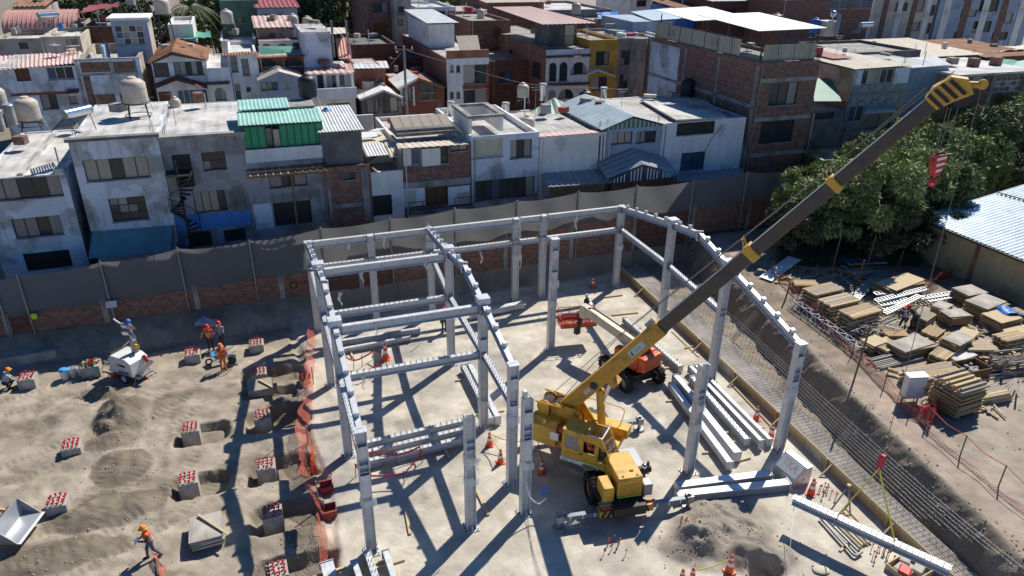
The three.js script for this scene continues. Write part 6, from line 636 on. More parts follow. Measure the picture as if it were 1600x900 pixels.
  { const t = thing('pipe_stack', 'grey pipes and pale battens lying under the lifted beam', 'pipes', G0(1330, 830)); const P = (a, b, r, m, y) => wpart(m === M.greyMetal ? 'pipe' : 'batten', m === M.greyMetal ? rod(G(a[0], a[1], y), G(b[0], b[1], y), r, 10) : bar(G(a[0], a[1], y), G(b[0], b[1], y), r * 2, r * 2), m, t); P([1281, 808], [1333, 866], 0.06, M.greyMetal, 0.14); P([1286, 806], [1340, 860], 0.06, M.greyMetal, 0.14); P([1293, 806], [1344, 856], 0.05, M.woodGrey, 0.12); P([1299, 804], [1347, 852], 0.05, M.woodPale, 0.12); P([1304, 802], [1352, 850], 0.05, M.woodGrey, 0.12); P([1310, 800], [1357, 848], 0.05, M.woodPale, 0.13); P([1317, 798], [1362, 846], 0.05, M.woodPale, 0.13); P([1323, 795], [1366, 840], 0.05, M.woodPale, 0.14); wpart('elbow_pipe', tube([G(1333, 866, 0.14), G(1338, 868, 0.14), G(1347, 862, 0.14)], 0.06, 10, 8), M.greyMetal, t); wpart('bearer', bar(G0(1312, 862).add(V3(0, 0.04, 0)), G0(1345, 835).add(V3(0, 0.04, 0)), 0.1, 0.08), M.woodPale, t); }
  { const p = G0(1420, 893), t = thing('cement_crate', 'open timber crate with cement bags at the bottom right', 'crate', p, 0.5); for (const s of [-1, 1]) { part('side_board', bx(1.5, 0.3, 0.04, 0, 0.15, s * 0.55), M.woodPale, t); part('side_board', bx(0.04, 0.3, 1.06, s * 0.73, 0.15, 0), M.woodPale, t); } [[0, 0, 0.2], [0.25, 0.25, 0.9], [-0.35, -0.2, 0.4], [0.3, -0.25, 1.4]].forEach(([x, z, a], i) => part('cement_bag', moved(rbx(0.62, 0.16, 0.4, 0.07, x, 0.12 + 0.06 * i, z), TM(0, 0, 0, 0, a * 0.3)), M.concPale, t)); part('red_bag', rbx(0.55, 0.18, 0.45, 0.07, -0.55, 0.42, 0.1, 0.1, 0.4), M.red, t); }
}
// ================================================================ mobile crane
{
  const C = V3(4.4, 0, -27.4), ct = 0.23, k = thing('mobile_crane', 'yellow mobile crane with long dark boom raised over the site', 'crane', C, ct);
  // ---- carrier (local z towards the near end)
  part('chassis', [rbx(1.5, 0.5, 7.4, 0.05, 0, 0.85, 0), rbx(2.5, 0.12, 2.2, 0.03, 0, 1.16, 1.9), rbx(2.4, 0.12, 1.4, 0.03, 0, 1.16, -2.6)], M.black, k);
  part('engine_hood', rbx(1.15, 1.0, 1.8, 0.07, 0.12, 1.72, 2.25), M.yellow, k); part('hood_grille', rbx(0.95, 0.55, 0.05, 0.01, 0.12, 1.6, 3.14), M.yellowDark, k); part('hood_stripe', [bx(1.1, 0.06, 0.02, 0.12, 1.2, 3.14)], M.lime, k); part('hood_stripe', bx(1.1, 0.06, 0.02, 0.12, 0.97, 3.14), M.lime, k); part('rear_panel', rbx(1.2, 0.3, 0.12, 0.02, 0.12, 1.09, 3.06), M.black, k); part('hood_latch', cyl(0.05, 0.05, 0.03, -0.2, 2.23, 3.0), M.black, k); part('hood_latch', cyl(0.05, 0.05, 0.03, 0.45, 2.23, 3.0), M.black, k); part('hood_cap', bx(0.16, 0.03, 0.1, 0.3, 2.235, 2.7), M.black, k);
  part('tool_box', rbx(0.5, 0.85, 0.9, 0.05, -0.85, 1.42, 2.75), M.yellow, k); part('battery_box', rbx(0.42, 0.6, 0.5, 0.04, 0.98, 1.4, 2.9), M.greyMetal, k); part('fender', rbx(0.85, 0.06, 1.9, 0.03, 0.98, 1.5, 1.3), M.greyMetal, k); part('fender', rbx(0.85, 0.06, 1.2, 0.03, -0.95, 1.5, 0.9), M.greyMetal, k); part('exhaust', [cyl(0.16, 0.16, 0.9, 0.98, 1.75, 2.2, 0, 0, Math.PI / 2), cyl(0.06, 0.06, 0.4, 1.3, 1.95, 2.2)], M.black, k); part('spotlight', sph(0.14, 1.05, 2.05, 2.35), M.chrome, k);
  // wheels
  for (const [x, z] of [[-1.08, 1.75], [1.08, 1.75], [-1.08, -1.9], [1.08, -1.9]]) { const w = part('tyre', moved(new THREE.LatheGeometry([[0.36, -0.22], [0.6, -0.22], [0.68, -0.15], [0.69, 0.15], [0.6, 0.22], [0.36, 0.22]].map((p) => new THREE.Vector2(...p)), 28), TM(x, 0.68, z, 0, 0, Math.PI / 2)), M.rubber, k); part('rim', [cyl(0.37, 0.37, 0.3, x, 0.68, z, 0, 0, Math.PI / 2, 20), cyl(0.16, 0.16, 0.42, x, 0.68, z, 0, 0, Math.PI / 2, 14)], M.tyreRim, w); for (let q = 0; q < 18; q++) { const a = q / 18 * 6.283; part('tread_lug', bx(0.4, 0.05, 0.12, x, 0.68 + Math.sin(a) * 0.69, z + Math.cos(a) * 0.69, Math.PI / 2 - a, 0), M.rubber, w); } }
  // outriggers: near beam with hazard stripes, far beam
  for (const [z, near] of [[3.14, 1], [-2.72, 0]]) {
    const b = part('outrigger_box', rbx(2.5, 0.36, 0.4, 0.02, 0, 0.55, z), near ? M.yellow : M.black, k); if (near) for (let q = 0; q < 9; q++) { const s = poly([[-1.2 + q * 0.27, 0.38], [-1.08 + q * 0.27, 0.38], [-0.96 + q * 0.27 + (q < 4 ? 0.02 : -0.26), 0.72], [-1.08 + q * 0.27 + (q < 4 ? 0.02 : -0.26), 0.72]]); part('hazard_stripe', moved(extr(s, 0.006), TM(0, 0, z + 0.2005)), M.black, b); }
    for (const s of [-1, 1]) { const a = part('outrigger_beam', rbx(2.0, 0.22, 0.24, 0.02, s * 2.15, 0.55, z), M.steelDark, k); for (let q = 0; q < 3; q++) part('white_mark', bx(0.06, 0.2, 0.008, s * (1.45 + q * 0.55), 0.55, z + 0.126), M.reflect, a); const j = part('outrigger_jack', [cyl(0.09, 0.09, 0.75, s * 3.02, 0.5, z), bx(0.3, 0.34, 0.36, s * 3.02, 0.6, z)], M.greyMetal, k); part('outrigger_pad', cyl(0.3, 0.26, 0.08, s * 3.02, 0.06, z, 0, 0, 0, 18), M.greyMetal, j); }
  }
  part('tail_light', rbx(0.5, 0.16, 0.08, 0.02, 1.0, 0.95, 3.35), M.redDull, k); part('tail_light', rbx(0.5, 0.16, 0.08, 0.02, -0.9, 0.95, 3.35), M.redDull, k); part('tow_hook', tor(0.09, 0.025, 0.1, 0.62, 3.42, 1.57), M.black, k); part('rear_step', rbx(0.55, 0.04, 0.3, 0.01, -1.0, 1.06, 3.2), M.greyMetal, k);
  // ---- upper works: frame at the boom foot, z along the boom's heading
  const bt = Math.atan2(0.899, 0.438), U = TM(2.66, 0, -28.43, 0, bt, 0), up = (name, g, m, of = k) => wpart(name, moved(g, U), m, of);
  up('slew_ring', cyl(0.95, 0.95, 0.22, 0, 1.28, 1.6, 0, 0, 0, 28), M.black); up('turntable', rbx(2.1, 0.35, 3.6, 0.04, 0, 1.55, 0.9), M.yellow);
  up('counterweight', moved(extr(poly([[-1.2, 1.5], [1.2, 1.5], [1.2, 2.45], [0.9, 2.65], [-0.9, 2.65], [-1.2, 2.45]]), 1.35, 0.03), TM(0, 0, -1.35)), M.yellow); up('rear_plate', rbx(2.3, 0.95, 0.04, 0.01, 0, 1.98, -1.42), M.black);
  up('boom_cheek', moved(extr(poly([[-0.9, 1.7], [1.6, 1.7], [0.35, 3.35], [-0.35, 3.35]]), 0.08), TM(-0.42, 0, 0.25, 0, -Math.PI / 2)), M.yellow); up('boom_cheek', moved(extr(poly([[-0.9, 1.7], [1.6, 1.7], [0.35, 3.35], [-0.35, 3.35]]), 0.08), TM(0.5, 0, 0.25, 0, -Math.PI / 2)), M.yellow); up('side_deck', rbx(0.65, 0.5, 2.8, 0.03, 0.95, 1.9, 1.5), M.yellow);
  // winches
  for (const z of [-0.95, -0.35]) { const w = up('winch_drum', cyl(0.26, 0.26, 0.8, 0, 2.95, z, 0, 0, Math.PI / 2, 18), M.steelDark); for (let q = 0; q < 11; q++) up('rope_turn', tor(0.27, 0.022, -0.34 + q * 0.068, 2.95, z, 0, Math.PI / 2), M.rebar, w); up('drum_flange', cyl(0.38, 0.38, 0.05, 0.42, 2.95, z, 0, 0, Math.PI / 2, 18), M.yellowDark, w); up('drum_flange', cyl(0.38, 0.38, 0.05, -0.42, 2.95, z, 0, 0, Math.PI / 2, 18), M.yellowDark, w); }
  up('winch_guard', rod(V3(-0.55, 3.25, -1.35), V3(-0.55, 3.25, 0.1), 0.05), M.yellow); up('winch_guard', rod(V3(0.55, 3.25, -1.35), V3(0.55, 3.25, 0.1), 0.05), M.yellow); up('winch_bracket', bx(0.06, 0.6, 0.5, -0.6, 2.95, -0.9), M.yellow); up('winch_bracket', bx(0.06, 0.6, 0.5, 0.6, 2.95, -0.9), M.yellow);
  up('auxiliary_hose_reel', cyl(0.17, 0.17, 0.95, -0.95, 2.35, 0.1, 0.9, 0, 0.5), M.redDull); up('notice_plate', bx(0.02, 0.42, 0.42, -1.245, 2.1, -0.05), M.reflect);
  // cab on the near side
  const X0 = -1.78, X1 = -0.72, Z0 = 0.55, Z1 = 3.05, cab = up('cab_shell', [
    moved(extr((() => { const s = poly([[Z0, 1.45], [Z1 - 0.15, 1.45], [Z1, 1.75], [Z1 - 0.62, 3.12], [Z0, 3.12]]); for (const h of [[[0.72, 2.15], [1.32, 2.15], [1.32, 2.85], [0.72, 2.85]], [[1.58, 2.15], [2.12, 2.15], [2.12, 2.75], [1.58, 2.75]], [[2.28, 1.85], [2.72, 1.85], [2.62, 2.35], [2.32, 2.75]]]) { const p = new THREE.Path(); h.forEach(([a, b], i) => i ? p.lineTo(a, b) : p.moveTo(a, b)); p.closePath(); s.holes.push(p); } return s; })(), 0.05), TM(X0 + 0.05, 0, 0, 0, -Math.PI / 2)),
    moved(extr(poly([[Z0, 1.45], [Z1 - 0.15, 1.45], [Z1, 1.75], [Z1 - 0.62, 3.12], [Z0, 3.12]]), 0.05), TM(X1, 0, 0, 0, -Math.PI / 2)), bx(X1 - X0 - 0.1, 1.66, 0.05, (X0 + X1) / 2, 2.28, Z0 + 0.03), bx(X1 - X0 - 0.1, 0.05, 1.2, (X0 + X1) / 2, 3.095, Z0 + 0.64), bx(X1 - X0 - 0.1, 0.05, Z1 - Z0 - 0.2, (X0 + X1) / 2, 1.475, (Z0 + Z1) / 2 - 0.05), bx(X1 - X0 - 0.1, 0.42, 0.05, (X0 + X1) / 2, 1.7, Z1 - 0.06)], M.yellow);
  up('cab_skirt', rbx(0.03, 0.2, 1.9, 0.01, X0 - 0.02, 1.5, 1.45), M.whitePaint, cab); up('lime_stripe', bx(0.008, 0.07, 1.1, X0 - 0.04, 1.62, 2.05), M.lime, cab);
  { const lt = print(0.75, 0.16, (c, w, h) => { c.fillStyle = '#d9d9d6'; c.fillRect(0, 0, w, h); c.fillStyle = '#20242a'; c.font = 'bold 46px sans-serif'; c.fillText('KAS', 8, h - 10); c.fillStyle = '#9aa0a4'; c.fillText('REY', 130, h - 10); }); const q = new THREE.Mesh(plate(0.75, 0.16), lt); q.name = 'lettering'; const m = U.clone().multiply(TM(X0 - 0.042, 1.5, 1.0, 0, -Math.PI / 2)); q.applyMatrix4(k.matrixWorld.clone().invert().multiply(m)); cab.add(q); }
  up('rear_window', bx(0.015, 0.68, 0.58, X0 + 0.025, 2.5, 1.02), M.curtainGrey, cab); up('front_quarter_glass', moved(extr(poly([[2.28, 1.85], [2.72, 1.85], [2.62, 2.35], [2.32, 2.75]]), 0.012), TM(X0 + 0.03, 0, 0, 0, -Math.PI / 2)), M.clear, cab); up('roof_glass', bx(X1 - X0 - 0.1, 0.02, 0.66, (X0 + X1) / 2, 3.1, 2.08), M.clear, cab); up('roof_frame', [bx(0.05, 0.06, 0.7, X0 + 0.05, 3.13, 2.08)], M.whitePaint, cab); up('roof_frame', bx(X1 - X0, 0.05, 0.05, (X0 + X1) / 2, 3.13, 2.42), M.whitePaint, cab); up('windscreen', bar(V3((X0 + X1) / 2, 1.95, Z1 - 0.1), V3((X0 + X1) / 2, 3.08, Z1 - 0.6), X1 - X0 - 0.14, 0.012), M.clear, cab); up('wiper', rod(V3(-1.3, 2.0, Z1 - 0.07), V3(-1.1, 2.8, Z1 - 0.43), 0.012), M.black, cab); up('door_handle', bx(0.03, 0.04, 0.16, X0 - 0.02, 2.02, 1.5), M.black, cab); up('door_groove', bx(0.006, 0.02, 0.75, X0 - 0.004, 1.9, 1.05), M.redDull, cab); up('mirror', rbx(0.05, 0.3, 0.18, 0.02, X0 - 0.12, 2.5, Z1 - 0.4), M.black, cab); up('operator_seat', [rbx(0.5, 0.14, 0.5, 0.05, -1.25, 1.9, 1.75), rbx(0.48, 0.7, 0.14, 0.05, -1.25, 2.25, 1.5)], M.black, cab);
  up('hydraulic_hose', tube([V3(0.3, 1.75, 0.9), V3(0.35, 2.3, 1.2), V3(0.2, 2.6, 1.6), V3(0.1, 2.2, 1.95)], 0.03, 16, 6), M.black); up('hydraulic_hose', tube([V3(-0.3, 1.75, 0.7), V3(-0.4, 2.5, 0.9), V3(-0.3, 3.0, 1.0), V3(-0.2, 3.2, 0.8)], 0.03, 16, 6), M.black); up('grab_rail', tube([V3(1.25, 2.15, 0.4), V3(1.25, 2.9, 0.4), V3(1.25, 2.9, 2.4), V3(1.25, 2.15, 2.4)], 0.022, 20, 6), M.yellow); up('step_plate', rbx(0.35, 0.04, 0.9, 0.01, -1.95, 1.2, 1.2), M.greyMetal);
  // boom
  const el = Math.atan2(15.47, 11.81), foot = V3(0, 3.05, 0), bd = V3(0, Math.sin(el), Math.cos(el)), at = (s, y = 0, x = 0) => foot.clone().addScaledVector(bd, s).add(V3(x, 0, 0)).addScaledVector(V3(0, Math.cos(el), -Math.sin(el)), y);
  const sec = (s0, s1, w, h) => { const L = s1 - s0, g = new RoundedBoxGeometry(w, h, L, 2, 0.04); return moved(g, new THREE.Matrix4().makeBasis(V3(1, 0, 0), V3(0, Math.cos(el), -Math.sin(el)), bd).setPosition(at((s0 + s1) / 2))); };
  const b0 = up('boom_base_section', sec(-0.6, 6.75, 0.56, 0.68), M.yellowDark), b1 = up('boom_middle_section', sec(6.76, 11.7, 0.46, 0.56), M.boomDark), b2 = up('boom_outer_section', sec(11.7, 15.6, 0.42, 0.5), M.boomDark), b3 = up('boom_top_section', sec(15.6, 19.65, 0.38, 0.45), M.boomDark);
  up('boom_edge_rail', [rod(at(6.8, 0.3, -0.2), at(18.8, 0.25, -0.16), 0.02, 5)], M.reflect, b1);
  up('boom_collar', sec(11.55, 11.95, 0.54, 0.64), M.yellow); up('boom_collar', sec(15.45, 15.75, 0.5, 0.58), M.yellow); up('rope_guide', [rod(at(11.7, 0.3, -0.2), at(11.9, 0.62, -0.2), 0.025), rod(at(11.7, 0.3, 0.2), at(11.9, 0.62, 0.2), 0.025), rod(at(11.9, 0.62, -0.22), at(11.9, 0.62, 0.22), 0.03)], M.yellow); up('rope_guide', [rod(at(15.6, 0.28, -0.18), at(15.7, 0.5, -0.18), 0.02), rod(at(15.7, 0.5, -0.2), at(15.7, 0.5, 0.2), 0.03)], M.yellow); up('boom_lug', bx(0.2, 0.25, 0.5, 0.1, at(6.4, 0.42).y, at(6.4, 0.42).z, -el), M.cream);
  { const lt = print(0.62, 0.22, (c, w, h) => { c.fillStyle = '#b9c4c2'; c.fillRect(0, 0, w, h); c.fillStyle = '#1d3d44'; c.beginPath(); c.moveTo(16, h - 14); c.lineTo(44, 16); c.lineTo(58, 16); c.lineTo(42, h - 14); c.fill(); c.beginPath(); c.moveTo(50, h * 0.5); c.lineTo(76, h - 14); c.lineTo(60, h - 14); c.fill(); c.font = 'italic bold 26px sans-serif'; c.fillText('Acurmu', 92, h * 0.62); }); const q = new THREE.Mesh(plate(0.95, 0.3), lt); q.name = 'maker_plate'; const f = new THREE.Matrix4().makeBasis(bd.clone(), V3(0, Math.cos(el), -Math.sin(el)), V3(-1, 0, 0)).setPosition(at(5.2, -0.02, -0.2835)); q.applyMatrix4(k.matrixWorld.clone().invert().multiply(U.clone().multiply(f))); b0.add(q); }
  up('side_roller', cyl(0.18, 0.18, 0.06, at(2.2, -0.05, -0.3).x, at(2.2, -0.05).y, at(2.2, -0.05).z, 0, 0, Math.PI / 2), M.black, b0); up('worn_patch', [bx(0.006, 0.2, 0.4, -0.2825, at(1.7, -0.05).y, at(1.7, -0.05).z, -el)], M.cream, b0);
  const cy = up('lift_cylinder', rod(V3(0, 1.8, 1.9), at(2.1, -0.4), 0.19, 16), M.yellow); up('cylinder_rod', rod(at(2.1, -0.4).lerp(V3(0, 1.8, 1.9), 0.35), at(3.0, -0.36), 0.11, 14), M.chrome, cy); up('cylinder_bracket', rbx(0.55, 0.55, 0.4, 0.04, 0, at(3.0, -0.45).y, at(3.0, -0.45).z, -el), M.yellowDark, b0);
  // head with black stripes
  const hs = poly([[-0.42, -0.26], [0.2, -0.4], [0.95, -0.66], [1.2, -0.15], [0.85, 0.3], [0.1, 0.42], [-0.42, 0.3]]), hm = (x) => new THREE.Matrix4().makeBasis(bd.clone(), V3(0, Math.cos(el), -Math.sin(el)), V3(-1, 0, 0)).setPosition(at(19.65, 0, x)).multiply(new THREE.Matrix4().makeScale(0.72, 0.86, 1)); const hd = up('boom_head', moved(extr(hs, 0.46, 0.01), hm(0.24)), M.yellow);
  for (let q = 0; q < 4; q++) { const a = -0.3 + q * 0.32, s = poly([[a, -0.3 - Math.max(0, a) * 0.25], [a + 0.16, -0.32 - Math.max(0, a) * 0.25], [a + 0.16, 0.33 - Math.max(0, a - 0.5) * 0.7], [a, 0.35 - Math.max(0, a - 0.5) * 0.6]]); for (const x of [-0.256, 0.262]) up('black_stripe', moved(extr(s, 0.006), hm(x)), M.black, hd); }
  const tipP = at(20.25, -0.15); for (const x of [-0.1, 0.1]) up('head_sheave', cyl(0.26, 0.26, 0.07, x, at(20.05, -0.5).y, at(20.05, -0.5).z, 0, 0, Math.PI / 2, 22), M.black, hd); up('aux_head', rod(at(20.25, -0.1), at(20.6, -0.5), 0.1, 10), M.yellowDark, hd); const auxP = at(20.62, -0.58); up('aux_sheave', cyl(0.15, 0.15, 0.08, 0, auxP.y + 0.05, auxP.z, 0, 0, Math.PI / 2, 18), M.yellow, hd);
  // ropes from the winch over the head
  up('hoist_rope', tube([V3(-0.12, 3.2, -0.35), at(3, 0.9, -0.1).lerp(at(11.9, 0.62, -0.1), 0.2), at(11.9, 0.64, -0.1), at(15.7, 0.52, -0.1), at(19.6, 0.5, -0.1)], 0.016, 40, 5), M.rebar); up('hoist_rope', tube([V3(0.12, 3.2, -0.95), at(3, 0.95, 0.1).lerp(at(11.9, 0.62, 0.1), 0.2), at(11.9, 0.64, 0.1), at(15.7, 0.52, 0.1), at(20.4, 0.3, 0.1)], 0.016, 40, 5), M.rebar);
  // main hook block
  const hbW = at(19.45, -0.7).applyMatrix4(U), hy = hbW.y - 1.5; for (const x of [-0.24, -0.08, 0.24]) wpart('fall_rope', rod(V3(hbW.x + x * 0.7, hbW.y + 0.3, hbW.z), V3(hbW.x + x * 0.6, hy + 0.22, hbW.z), 0.014, 5), M.rebar, k);
  { const o = TM(hbW.x, hy, hbW.z, 0, 0.35, 0).multiply(new THREE.Matrix4().makeScale(0.66, 0.66, 0.66)), hb = wpart('hook_block', moved(moved(extr(poly([[-0.2, 0.42], [0.2, 0.42], [0.33, 0.3], [0.36, 0.1], [0.3, -0.15], [0.13, -0.6], [-0.13, -0.6], [-0.3, -0.15], [-0.36, 0.1], [-0.33, 0.3]]), 0.3, 0.03), TM(0, 0, -0.15)), o), M.red, k); for (let q = 0; q < 3; q++) wpart('white_stripe', moved(extr(poly([[-0.31 + q * 0.05, 0.3 - q * 0.3], [0.31 - q * 0.05, 0.36 - q * 0.3], [0.3 - q * 0.06, 0.24 - q * 0.3], [-0.3 + q * 0.06, 0.16 - q * 0.3]]), 0.005), o.clone().multiply(TM(0, 0, 0.1825))), M.reflect, hb); wpart('block_sheave', moved(cyl(0.27, 0.27, 0.1, 0, 0.3, 0, Math.PI / 2, 0, 0, 20), o), M.black, hb); wpart('hook', moved(tor(0.2, 0.075, 0.02, -0.95, 0, 0, 0, 2.2, 4.6), o), M.red, hb); wpart('hook_shank', moved(rod(V3(0, -0.55, 0), V3(0, -0.8, 0), 0.08, 10), o), M.red, hb); }
  // auxiliary line with the small hook that carries the beam
  const auxW = auxP.clone().applyMatrix4(U), hk = V3(14.55, 4.55, -22.6); wpart('auxiliary_rope', rod(V3(auxW.x, auxW.y, auxW.z), V3(hk.x, hk.y + 0.5, hk.z), 0.013, 5), M.rebar, k); const hbk = wpart('auxiliary_hook_ball', [rbx(0.22, 0.55, 0.22, 0.07, hk.x, hk.y + 0.25, hk.z, 0.1, 0.4)], M.red, k); wpart('hook', tor(0.1, 0.035, hk.x, hk.y - 0.1, hk.z, 0, 0.4, 2.2, 4.6), M.red, hbk);
  // ---- the lifted beam and its slings
  const A = G(1240, 775, 1.5), B = G(1487, 887, 1.5); const lb = thing('lifted_beam', 'long pale steel beam with studs hanging from the crane hook', 'steel beam', A.clone().lerp(B, 0.5)); const d = B.clone().sub(A).normalize(), s = V3(d.z, 0, -d.x); const a1 = A.clone().add(V3(0, -0.19, 0)), b1_ = B.clone().add(V3(0, -0.19, 0)); wpart('beam', iBeam(a1, b1_, 0.36, 0.34, 0.025, 0.02), M.steel, lb); const g = []; for (let q = 0.12; q < A.distanceTo(B); q += 0.22) for (const x of [-0.09, 0.09]) { const p = A.clone().addScaledVector(d, q).addScaledVector(s, x); g.push(cyl(0.016, 0.016, 0.1, p.x, 1.545, p.z, 0, 0, 0, 5)); } wpart('studs', g, M.bolt, lb).userData.kind = 'stuff';
  const P1 = A.clone().lerp(B, 0.3), P2 = A.clone().lerp(B, 0.665); [[P1, 'left sling leg, nearer the red cone'], [P2, 'right sling leg, nearer the trench']].forEach(([p, l], i) => { const t = thing('lifting_sling', 'yellow webbing sling, ' + l, 'sling', p.clone(), 0, 'slings on the lifted beam'); wpart('webbing', bar(p.clone().add(V3(0, 0.02, 0)), V3(hk.x, hk.y - 0.18, hk.z), 0.11, 0.02), M.sling, t); wpart('choker', [bar(p.clone().add(s.clone().multiplyScalar(0.19)).add(V3(0, 0.015, 0)).addScaledVector(d, -0.0), p.clone().add(s.clone().multiplyScalar(0.19)).add(V3(0, -0.42, 0)), 0.11, 0.02), bar(p.clone().add(s.clone().multiplyScalar(-0.19)).add(V3(0, 0.015, 0)), p.clone().add(s.clone().multiplyScalar(-0.19)).add(V3(0, -0.42, 0)), 0.11, 0.02), bar(p.clone().add(s.clone().multiplyScalar(-0.2)).add(V3(0, 0.025, 0)), p.clone().add(s.clone().multiplyScalar(0.2)).add(V3(0, 0.025, 0)), 0.11, 0.02)], M.greyMetal, t).userData.kind = 'stuff'; });
  single('tag_line', tube([A.clone().add(V3(0.1, -0.3, 0)), A.clone().lerp(G(1232, 890, 0.3), 0.6).add(V3(0, 0.1, 0)), G(1232, 890, 0.2)], 0.012, 20, 5), M.reflect, 'thin pale tag line hanging from the left end of the lifted beam', 'rope');
}
// ================================================================ boom lift
{
  const c = V3(7.0, 0, -35.75), t = thing('boom_lift', 'orange and cream boom lift with red basket in the middle of the site', 'boom lift', c, 0);
  const th = 0.45, Wm = TM(c.x, 0, c.z, 0, th, 0), wp = (n, g, m, of = t) => wpart(n, moved(g, Wm), m, of);
  wp('chassis', [rbx(1.5, 0.4, 2.2, 0.05, 0, 0.65, 0), bx(2.1, 0.16, 0.2, 0, 0.52, 1.05), bx(2.1, 0.16, 0.2, 0, 0.52, -1.05)], M.black); for (const [x, z] of [[-1.1, 1.05], [1.1, 1.05], [-1.1, -1.05], [1.1, -1.05]]) { const w = wp('tyre', moved(new THREE.LatheGeometry([[0.28, -0.19], [0.46, -0.19], [0.54, -0.12], [0.54, 0.12], [0.46, 0.19], [0.28, 0.19]].map((p) => new THREE.Vector2(...p)), 26), TM(x, 0.54, z, 0, 0, Math.PI / 2)), M.rubber); wp('rim', cyl(0.29, 0.29, 0.26, x, 0.54, z, 0, 0, Math.PI / 2, 18), M.greyMetal, w); for (let q = 0; q < 16; q++) { const a = q / 16 * 6.283; wp('tread_lug', bx(0.36, 0.045, 0.1, x, 0.54 + Math.sin(a) * 0.545, z + Math.cos(a) * 0.545, Math.PI / 2 - a), M.rubber, w); } }
  const dir = V3(5.15 - 7.6, 0, -39.45 + 36.55).normalize(), tt = Math.atan2(dir.x, dir.z), Um = TM(7.0, 0, -35.95, 0, tt, 0), up = (n, g, m, of = t) => wpart(n, moved(g, Um), m, of);
  up('slew_ring', cyl(0.55, 0.55, 0.2, 0, 0.95, 0, 0, 0, 0, 24), M.black); up('turntable_deck', rbx(1.5, 0.2, 2.2, 0.04, 0, 1.12, -0.1), M.orange); up('engine_cover', rbx(0.6, 0.85, 1.8, 0.22, -0.62, 1.6, -0.2), M.orange); up('tank_cover', rbx(0.6, 0.85, 1.8, 0.22, 0.62, 1.6, -0.2), M.orange); up('counterweight', rbx(1.6, 0.9, 0.5, 0.15, 0, 1.55, -1.3), M.orange); up('vent_grille', bx(0.012, 0.35, 0.5, -0.925, 1.65, -0.3), M.black); up('vent_grille', bx(0.012, 0.35, 0.5, 0.925, 1.65, -0.3), M.black);
  const r0 = V3(0, 2.1, -0.9), r1 = V3(0, 2.75, 3.75), r2 = V3(0, 1.9, 4.15); const bm = up('main_boom', bar(r0, r1, 0.42, 0.55), M.creamPaint); up('boom_groove', [bar(r0.clone().add(V3(-0.215, 0.08, 0.4)), r1.clone().add(V3(-0.215, 0.08, -0.3)), 0.012, 0.07)], M.woodGrey, bm); up('boom_groove', bar(r0.clone().add(V3(-0.215, -0.12, 0.4)), r1.clone().add(V3(-0.215, -0.12, -0.3)), 0.012, 0.07), M.woodGrey, bm); up('boom_side_plate', bar(V3(0.26, 2.35, -0.5), V3(0.26, 2.9, 3.6), 0.04, 0.3), M.creamPaint, bm); up('boom_end_block', rbx(0.5, 0.85, 0.5, 0.06, 0, 2.6, 3.95), M.creamPaint, bm); up('hose_bundle', tube([V3(0.1, 2.6, -0.6), V3(0.15, 2.95, 1.2), V3(0.12, 3.15, 3.2), V3(0.05, 2.6, 4.2)], 0.045, 24, 6), M.black, bm);
  { const lt = print(0.9, 0.26, (q, w, h) => { q.fillStyle = '#c9bf96'; q.fillRect(0, 0, w, h); q.fillStyle = '#c2452a'; q.font = 'bold 62px sans-serif'; q.fillText('JLG', 40, h - 12); }); const q = new THREE.Mesh(plate(0.9, 0.26), lt); q.name = 'lettering'; const f = TM(-0.222, 2.38, 1.6, 0, -Math.PI / 2, 0); q.applyMatrix4(t.matrixWorld.clone().invert().multiply(Um.clone().multiply(f))); bm.add(q); }
  up('jib_arm', bar(V3(0, 2.6, 4.1), V3(0, 1.15, 4.45), 0.2, 0.22), M.black); up('jib_bracket', rbx(0.35, 0.5, 0.3, 0.04, 0, 1.05, 4.5), M.black);
  // basket
  const bc = V3(4.1, 0.55, -39.75), Bm = TM(bc.x, 0.7, bc.z, 0, 0.2, 0), bp = (n, g, m, of = t) => wpart(n, moved(g, Bm), m, of); const bk = bp('basket_floor', rbx(2.3, 0.08, 0.95, 0.02, 0, 0.62, 0), M.redDull); for (const y of [0.78, 1.15, 1.6]) { for (const z of [-0.46, 0.46]) bp('basket_rail', rod(V3(-1.13, y, z), V3(1.13, y, z), 0.025), M.red, bk); for (const x of [-1.13, 1.13]) bp('basket_rail', rod(V3(x, y, -0.46), V3(x, y, 0.46), 0.025), M.red, bk); } for (const x of [-1.13, -0.4, 0.4, 1.13]) for (const z of [-0.46, 0.46]) bp('basket_post', rod(V3(x, 0.62, z), V3(x, 1.6, z), 0.025), M.red, bk); bp('kick_panel', bx(2.26, 0.26, 0.02, 0, 0.78, 0.47), M.orange, bk); bp('kick_panel', bx(2.26, 0.26, 0.02, 0, 0.78, -0.47), M.orange, bk); bp('control_box', rbx(0.85, 0.4, 0.35, 0.05, 0.35, 1.35, 0.2), M.black, bk); bp('yellow_harness', tor(0.16, 0.04, -0.6, 0.82, 0.1, 1.2), M.yellow, bk);
}
